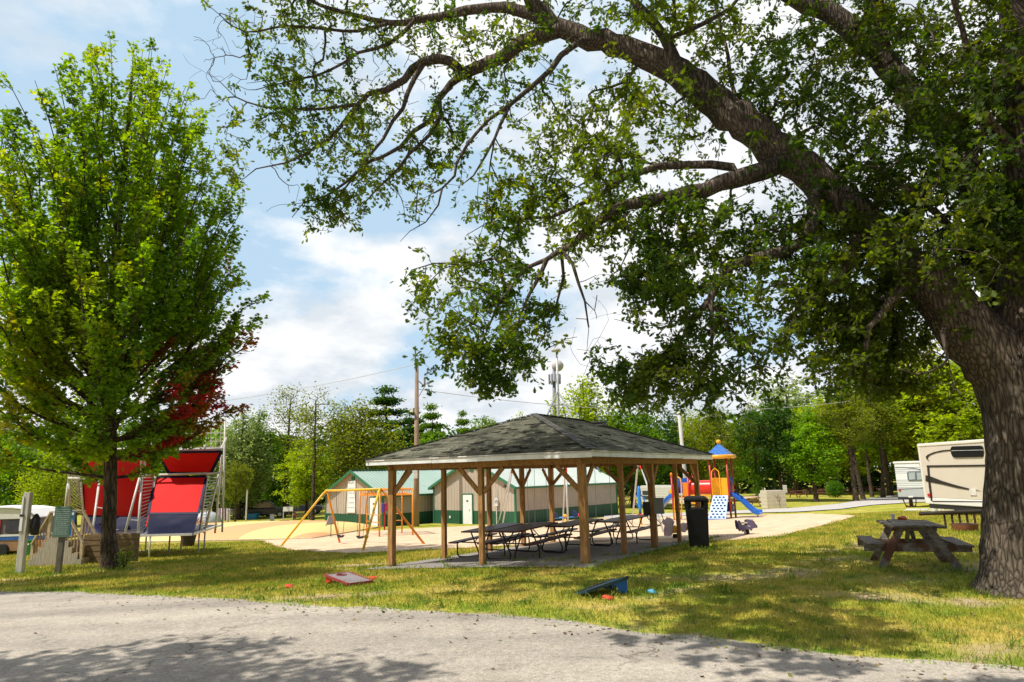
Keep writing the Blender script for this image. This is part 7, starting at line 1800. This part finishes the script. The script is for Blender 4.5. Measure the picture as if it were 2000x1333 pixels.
def mred(T, c, r):
    c = c.copy()
    for i, p in enumerate(T):
        x, y = projpx(p); k = 0
        if x > 300 and 640 < y < 930: k = np.clip((x - 300) / 140, 0, 1) * np.clip(1 - abs(y - 780) / 165, 0, 1) * 1.3
        if x > 380 and 480 < y < 540: k = max(k, .15)
        if x < 330 and y < 700 and r.random() < .10: c[i] = [.23, .28, .02]  # sunlit yellow green painted into some leaves of the upper left crown
        if r.random() < k: c[i] = [.24, .04, .025] if r.random() < .36 else ([.17, .075, .018] if r.random() < .6 else [.13, .11, .015])
        elif x < 60 and 600 < y < 900 and r.random() < .4: c[i] = [.24, .25, .02]
    return c
skm, LV, LF, LC = fan_tree(mb, Hm, outl, 130, 16, 64, .135, [(.075, .15, .018), (.115, .205, .018), (.16, .255, .02), (.22, .31, .02)], .20, 2.6, 3, mred, lean=(-.03, 0), kink=.38)
tree_obj('maple_tree', 'tall maple with fan shaped yellow green crown and some red leaves at its lower right', 'tree', mb, skm, LV, LF, LC, BARK, rough=.08, nbig=24, flare=.18)

# ---- background tree prototypes -------------------------------------------------------------------------------
def round_tree(H, Rx, z0, ncl, per, lsz, cols, seed, trunk_r=.22, flat=.75, cl=.6, shape='round', thin=0, lean=0):
    r = np.random.default_rng(seed); sk = Skel(); hs = np.linspace(0, .9, 10)
    wob = r.normal(0, .05 * H * .12, (10, 2)).cumsum(0) * .5
    tr = sk.path([np.array([wob[i, 0] + lean * h * H, wob[i, 1], h * H - .1]) for i, h in enumerate(hs)], [trunk_r * (1.35 if h == 0 else 1) * (1 - h) ** .7 + .02 for h in hs], res=.6)
    tips = []; dome = r.normal(0, 1, (9, 3)); dome /= np.linalg.norm(dome, axis=1)[:, None]; amp = r.uniform(-.22, .28, 9)
    while len(tips) < ncl:
        if shape == 'pine':
            zf = r.random() ** 1.1; lay = np.round(zf * 8) / 8; zf = lay + r.normal(0, .012); Rm = Rx * np.interp(zf, [0, .15, .6, 1], [.7, 1, .62, .08]); az = r.uniform(0, 2 * PI); u = r.random() ** .55
            Rm *= 1 + .25 * math.sin(az * 3 + lay * 17); tips.append(np.array([math.cos(az) * Rm * u + lean * H * zf, math.sin(az) * Rm * u, z0 + (H - z0) * zf + .10 * Rm * u]))
        else:
            d = r.normal(0, 1, 3); d /= np.linalg.norm(d); u = r.random() ** .38
            s_ = 1 + sum(a * max(0, d @ q) ** 4 for a, q in zip(amp, dome))
            p = d * u * s_; cz = (z0 + H) / 2; hz = (H - z0) / 2
            if shape == 'egg': p[:2] *= np.interp(p[2], [-1, -.3, .5, 1], [.8, 1.05, .8, .45])
            if shape == 'umbrella': p[:2] *= np.interp(p[2], [-1, 0, .6, 1], [.55, .9, 1.1, .8])
            q = np.array([p[0] * Rx + lean * H * .8, p[1] * Rx, cz + p[2] * hz])
            if thin and noise.noise(Vector(q / thin + Vector((seed, 0, 0)).to_tuple().__len__() * 0)) < -.02: continue
            tips.append(q)
    ids = sk.attach(tips, bend=.16, sag=.05 if shape != 'pine' else -.02, bias=.2, step=.5); sk.radii(ids, .012, .47, .010)
    T = np.array([sk.p[i] for i in ids]); rep = np.repeat(np.arange(len(ids)), per); n = len(rep)
    pos = T[rep] + r.normal(0, cl * .5, (n, 3)) * [1, 1, flat]
    tone = r.random(len(ids)); bc = np.array(cols)[(tone * len(cols)).astype(int).clip(0, len(cols) - 1)]
    LV, LF, LC = leaves(pos, r.uniform(.7, 1.3, n) * lsz, KITE, np.clip(bc[rep] * (1 + r.normal(0, .2, (n, 1))), .006, .6), .5, r=r)
    return sk, LV, LF, LC
GREY = [(.5, .5, .5), (.62, .62, .62), (.42, .42, .42)]     # neutral tones, multiplied by each copy's own colour
PROTO = {}
def proto(key, sk, LV, LF, LC, H):
    V, F = sk.mesh(big=.12, nbig=10)
    me = []
    for nm, v, f, mt, lc in (('trunk', V, F, BARK, None), ('crown', LV, LF, LEAF, LC)):
        o = arr_mesh(nm, v, f, mt, None, smooth=(nm == 'trunk'), lc=lc); me.append(o.data); bpy.data.objects.remove(o)
    PROTO[key] = (me, H)
proto('round_a', *round_tree(12, 4.0, 2.2, 300, 34, .33, GREY, 1), 12)
proto('round_b', *round_tree(12, 3.6, 1.6, 300, 34, .33, GREY, 2), 12)
proto('egg', *round_tree(12, 3.2, 1.8, 280, 34, .31, GREY, 3, shape='egg'), 12)
proto('umbrella', *round_tree(12, 4.2, 4.6, 250, 34, .31, GREY, 4, shape='umbrella', trunk_r=.24), 12)
proto('sparse', *round_tree(12, 2.5, 5.4, 110, 22, .21, GREY, 5, shape='umbrella', trunk_r=.16, cl=.75), 12)
proto('sparse_b', *round_tree(12, 2.2, 5.0, 100, 22, .21, GREY, 15, shape='umbrella', trunk_r=.16, cl=.7, lean=.05), 12)
proto('pine', *round_tree(12, 3.0, 2.6, 300, 36, .27, GREY, 6, shape='pine', flat=.35, trunk_r=.2, cl=.7), 12)
proto('tallpine', *round_tree(14, 2.7, 6.0, 220, 32, .26, GREY, 7, shape='egg', trunk_r=.24, cl=.8, flat=.6), 14)
proto('tallpine_b', *round_tree(14, 2.5, 5.4, 200, 32, .26, GREY, 8, shape='egg', trunk_r=.22, cl=.8, flat=.6, lean=-.05), 14)
fo = [(0.0, .2, .2), (.15, 1.6, 1.6), (.3, 2.8, 2.8), (.5, 3.3, 3.2), (.75, 2.6, 2.7), (.9, 1.5, 1.6), (1.0, .3, .3)]
proto('fan', *fan_tree((0, 0, 0), 11, fo, 60, 11, 30, .26, GREY, .2, 1.6, 9, tmpl=KITE, spread=.26, zlo=.12), 11)
proto('willowy', *round_tree(11, 3.3, 2.6, 340, 32, .25, GREY, 10, shape='egg', flat=1.3, cl=.8), 11)

YG, BG, MG, DG, OL, PG, GO = (.43, .58, .045), (.28, .52, .04), (.19, .36, .045), (.08, .175, .04), (.28, .34, .06), (.35, .45, .17), (.50, .53, .055)
# px of the trunk foot, py of the crown top, depth, prototype, crown width factor, colour, name, label
BT = [
 (-60, 815, 60, 'round_a', 1.2, DG, 'broadleaf_tree', 'dark broadleaf tree filling the left edge behind the tent camper'),
 (30, 850, 52, 'round_b', 1.0, MG, 'broadleaf_tree', 'mid green broadleaf tree rising behind the white canvas roof of the camper'),
 (98, 880, 38, 'willowy', .9, YG, 'broadleaf_tree', 'loose yellow green small tree right behind the wooden entry steps'),
 (150, 830, 66, 'round_a', 1.1, DG, 'broadleaf_tree', 'dark broadleaf tree directly behind the left truss of the trampoline frame'),
 (255, 815, 72, 'egg', 1.1, MG, 'broadleaf_tree', 'mid green tree behind the red walls, just right of the maple trunk'),
 (350, 835, 70, 'round_b', 1.1, MG, 'broadleaf_tree', 'mid green tree behind the top net rail of the trampoline frame'),
 (420, 815, 76, 'fan', 1.0, BG, 'broadleaf_tree', 'fresh green tree behind the right corner of the trampoline frame'),
 (468, 795, 70, 'fan', 1.1, PG, 'broadleaf_tree', 'pale green upright tree right of the trampoline frame, above the striped towel'),
 (462, 900, 58, 'umbrella', .8, OL, 'pine_tree', 'small olive green tree with two thin trunks above the striped towel'),
 (502, 800, 73, 'tallpine', .9, MG, 'pine_tree', 'tall slim tree with a straight bare trunk just left of the dark navy car'),
 (556, 752, 74, 'sparse_b', 1.0, OL, 'pine_tree', 'tall sparse tree with an open ragged crown, leftmost of the three thin skyline trees'),
 (612, 757, 64, 'sparse', 1.0, OL, 'pine_tree', 'tall sparse tree with thick bare trunk left of the shed, middle of three skyline trees'),
 (665, 780, 70, 'sparse_b', 1.0, OL, 'pine_tree', 'tall sparse tree above the shed gable, rightmost of the three thin skyline trees'),
 (535, 840, 80, 'round_a', 1.0, MG, 'broadleaf_tree', 'mid green tree behind the tall slim trunk and the dark navy car'),
 (598, 862, 68, 'round_b', 1.05, YG, 'broadleaf_tree', 'bright yellow green tree left of the shed, below the thin skyline trees'),
 (655, 860, 74, 'egg', .9, BG, 'broadleaf_tree', 'bright green tree partly hidden by the left end of the shed roof'),
 (705, 795, 66, 'willowy', 1.15, OL, 'broadleaf_tree', 'feathery olive tree with a rounded top above the left shed'),
 (752, 762, 76, 'pine', 1.25, DG, 'pine_tree', 'dark layered white pine, tallest evergreen left of the utility pole'),
 (805, 805, 80, 'pine', 1.1, DG, 'pine_tree', 'dark evergreen directly behind the utility pole'),
 (842, 795, 84, 'pine', .9, MG, 'pine_tree', 'lighter soft needled pine just right of the utility pole'),
 (838, 845, 74, 'round_a', .8, BG, 'broadleaf_tree', 'small bright green tree above the left slope of the pavilion roof'),
 (905, 808, 92, 'pine', .7, MG, 'pine_tree', 'small round topped pine on the skyline over the left slope of the pavilion roof'),
 (945, 822, 96, 'round_b', .9, MG, 'broadleaf_tree', 'distant rounded tree on the skyline left of the pavilion peak'),
 (960, 812, 104, 'round_a', .9, PG, 'broadleaf_tree', 'distant hazy pale tree on the skyline left of the pavilion peak'),
 (1020, 802, 88, 'fan', .8, YG, 'broadleaf_tree', 'yellow green tree tip showing just behind the pavilion peak'),
 (1150, 728, 72, 'fan', 1.3, YG, 'maple_tree', 'bright fan shaped maple rising behind the pavilion ridge beside the mast'),
 (1235, 790, 70, 'round_a', 1.15, MG, 'broadleaf_tree', 'broad mid green tree behind the right half of the pavilion roof'),
 (1290, 800, 78, 'round_b', 1.0, DG, 'broadleaf_tree', 'dark tree left of the pale bare pole behind the pavilion'),
 (1350, 790, 84, 'fan', 1.0, YG, 'broadleaf_tree', 'upright yellow green tree just right of the pale bare pole'),
 (1402, 800, 78, 'willowy', 1.1, OL, 'broadleaf_tree', 'grey olive tree above the blue hip roof of the play structure'),
 (1486, 790, 76, 'tallpine_b', .9, OL, 'pine_tree', 'leaning pine with a long pale trunk right of the blue hip roof'),
 (1482, 905, 74, 'round_b', .6, MG, 'broadleaf_tree', 'small mid green tree behind the cream screen box'),
 (1525, 775, 72, 'round_a', 1.0, DG, 'broadleaf_tree', 'large dark shady tree behind the white light pole'),
 (1560, 745, 96, 'round_b', 1.35, PG, 'broadleaf_tree', 'tall hazy pale green tree on the skyline behind the light pole'),
 (1594, 800, 68, 'egg', 1.2, BG, 'maple_tree', 'bright green young maple with a thin straight trunk, right of the light pole'),
 (1640, 765, 90, 'round_a', 1.2, YG, 'broadleaf_tree', 'sunlit yellow green tree behind the bright young maple'),
 (1670, 735, 66, 'tallpine', 1.1, OL, 'pine_tree', 'reddish trunked tall pine nearest the path, with an olive crown'),
 (1685, 745, 72, 'tallpine_b', 1.0, OL, 'pine_tree', 'slim tall pine immediately right of the reddish trunked pine'),
 (1702, 760, 78, 'tallpine', .9, MG, 'pine_tree', 'slim tall pine in the middle of the row of bare trunks'),
 (1722, 740, 74, 'tallpine_b', 1.0, OL, 'pine_tree', 'pale barked tall pine leaning left, left of the white trailer'),
 (1738, 740, 80, 'umbrella', 1.0, MG, 'broadleaf_tree', 'thick dark trunked tree close to the left edge of the white trailer'),
 (1775, 690, 84, 'round_a', 1.25, YG, 'broadleaf_tree', 'tall yellow green tree directly above the white trailer'),
 (1830, 680, 78, 'round_b', 1.2, GO, 'broadleaf_tree', 'golden green tree above the left end of the beige trailer'),
 (1890, 690, 74, 'round_a', 1.2, YG, 'broadleaf_tree', 'yellow green tree above the beige trailer, next to the oak trunk'),
 (1960, 700, 78, 'round_b', 1.2, MG, 'broadleaf_tree', 'mid green tree largely hidden behind the oak trunk'),
 (1665, 840, 100, 'round_b', 1.2, MG, 'broadleaf_tree', 'mid green leafy tree in the shade behind the pine trunks'),
 (1440, 850, 92, 'round_a', 1.0, BG, 'broadleaf_tree', 'bright low tree behind the red posts of the play structure'),
 (1330, 860, 82, 'round_a', 1.0, MG, 'broadleaf_tree', 'shady green tree behind the old cream trailer'),
]
for px, py, Y, key, wf, colr, nm, lab in BT:
    (mt, mc), H = PROTO[key]
    b_ = gp(*P(px, 960, Y)[:2]); top = P(px, py, Y)[2]; sc_ = (top - b_[2]) / H
    t = thing(nm, lab, 'tree', b_, rng.uniform(0, 6.28), 'trees around the campground')
    t.scale = (sc_ * wf, sc_ * wf, sc_)
    for me_, n_ in ((mt, 'trunk'), (mc, 'crown')):
        o = bpy.data.objects.new(n_, me_); COL.objects.link(o); o.parent = t
        if n_ == 'crown': j = rng.uniform(.9, 1.1); o.color = (colr[0] * j, colr[1] * j, colr[2] * j, 1)
# far-off wood behind everything
def woods():
    n = 70000; r = rng; an = r.uniform(-1.02, 1.02, n); d = 108 + 34 * r.random(n); X, Y = d * np.sin(an) * 1.15, d * np.cos(an)
    hmax = 8.0 + 4.5 * vnoise(X + 300, Y, .09, 31) + 3.0 * vnoise(X + 300, Y, .3, 32); u = r.random(n)
    Z = gz(X, Y) + u * hmax; pos = np.stack([X, Y, Z], 1)
    tone = ((.25 + .75 * u) * (.5 + .9 * vnoise(X + 300, Z + 50, .16, 33)))[:, None]  # leaf colour darkens towards the ground, painted shade low in the wood
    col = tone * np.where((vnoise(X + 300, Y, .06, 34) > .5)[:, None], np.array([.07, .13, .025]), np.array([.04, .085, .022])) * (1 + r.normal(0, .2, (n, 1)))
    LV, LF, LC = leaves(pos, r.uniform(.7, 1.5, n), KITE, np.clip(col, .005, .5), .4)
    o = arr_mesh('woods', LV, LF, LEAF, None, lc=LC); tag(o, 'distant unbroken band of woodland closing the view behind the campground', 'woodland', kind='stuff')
woods()
# shade tree behind the photographer at the left, whose shadow falls across the road
sk2 = Skel(); bx_ = np.array([-10.2, 2.6, float(gz(-10.2, 2.6))])
sk2.path([bx_ + [0, 0, -.2], bx_ + [.2, .3, 3], bx_ + [.6, .6, 6], bx_ + [.8, .9, 9]], [.4, .3, .22, .1])
tp2 = []
while len(tp2) < 330:
    p = np.array([rng.uniform(-4, 3.6), rng.uniform(-3, 2.8), rng.uniform(-2.2, 2.4)])
    if (p[0] / 4) ** 2 + (p[1] / 3) ** 2 + (p[2] / 2.4) ** 2 > 1: continue
    q = bx_ + [.9, .9, 8.6] + p
    if vnoise(q[0] + 60, q[1] + 60, .7, 41) < .36 or q[0] > -.80 * max(q[1], 0) - 1.0 or q[0] > -5.2: continue
    tp2.append(q)
id2 = sk2.attach(tp2, .2, .03, .1); sk2.radii(id2, .006, .46, .006)
T = np.array([sk2.p[i] for i in id2]); rep = np.repeat(np.arange(len(T)), 26); n = len(rep)
LV, LF, LC = leaves(T[rep] + rng.normal(0, .2, (n, 3)), rng.uniform(.14, .24, n), OAKT, lit((.06, .11, .02), n))
tree_obj('broadleaf_tree', 'broadleaf tree beside the road whose leafy shadow falls across the asphalt at the lower left', 'tree', bx_, sk2, LV, LF, LC, BARK)
sk2 = Skel(); bx_ = np.array([-19.0, 11.0, float(gz(-19, 11))])
sk2.path([bx_ + [0, 0, -.2], bx_ + [.2, .3, 4], bx_ + [1.6, 1.4, 9], bx_ + [3.2, 2.6, 14]], [.45, .36, .25, .1])
tp2 = []
while len(tp2) < 380:
    p = np.array([rng.uniform(-5, 5.2), rng.uniform(-2.6, 2.6), rng.uniform(-2.4, 2.6)])
    if (p[0] / 5.2) ** 2 + (p[1] / 2.6) ** 2 + (p[2] / 2.6) ** 2 > 1: continue
    q = np.array([-15.6, 14.2, 13.4]) + p
    if vnoise(q[0] + 60, q[1] + 60, .6, 42) < .33 or q[0] > -.86 * q[1] - .9: continue
    tp2.append(q)
id2 = sk2.attach(tp2, .2, .03, .1); sk2.radii(id2, .006, .46, .006)
T = np.array([sk2.p[i] for i in id2]); rep = np.repeat(np.arange(len(T)), 30); n = len(rep)
LV, LF, LC = leaves(T[rep] + rng.normal(0, .25, (n, 3)), rng.uniform(.16, .26, n), OAKT, lit((.06, .11, .02), n))
tree_obj('broadleaf_tree', 'tall broadleaf tree outside the left edge whose shadow bands the lawn before the maple', 'tree', bx_, sk2, LV, LF, LC, BARK)
# shrubs
for par, c_, rr, cols, n, ls in SHRUBS:
    d = rng.normal(0, 1, (n, 3)); d /= np.linalg.norm(d, axis=1)[:, None]; pos = np.array(c_) + d * (rng.random((n, 1)) ** .4) * np.array(rr)
    cc = np.array(cols)[rng.integers(0, len(cols), n)]
    LV, LF, LC = leaves(pos, rng.uniform(.7, 1.3, n) * ls, KITE, np.clip(cc * (1 + rng.normal(0, .2, (n, 1))), .005, .6), .4)
    arr_mesh('foliage', LV, LF, LEAF, par, lc=LC)
    m_ = MB(); 
    for k in range(4): an = k * 1.6; m_.rod((c_[0], c_[1], max(0, c_[2] - rr[2] * 1.3)), (c_[0] + math.cos(an) * rr[0] * .5, c_[1] + math.sin(an) * rr[1] * .5, c_[2] + rr[2] * .4), .015, 5)
    m_.build('stems', BARK, par)
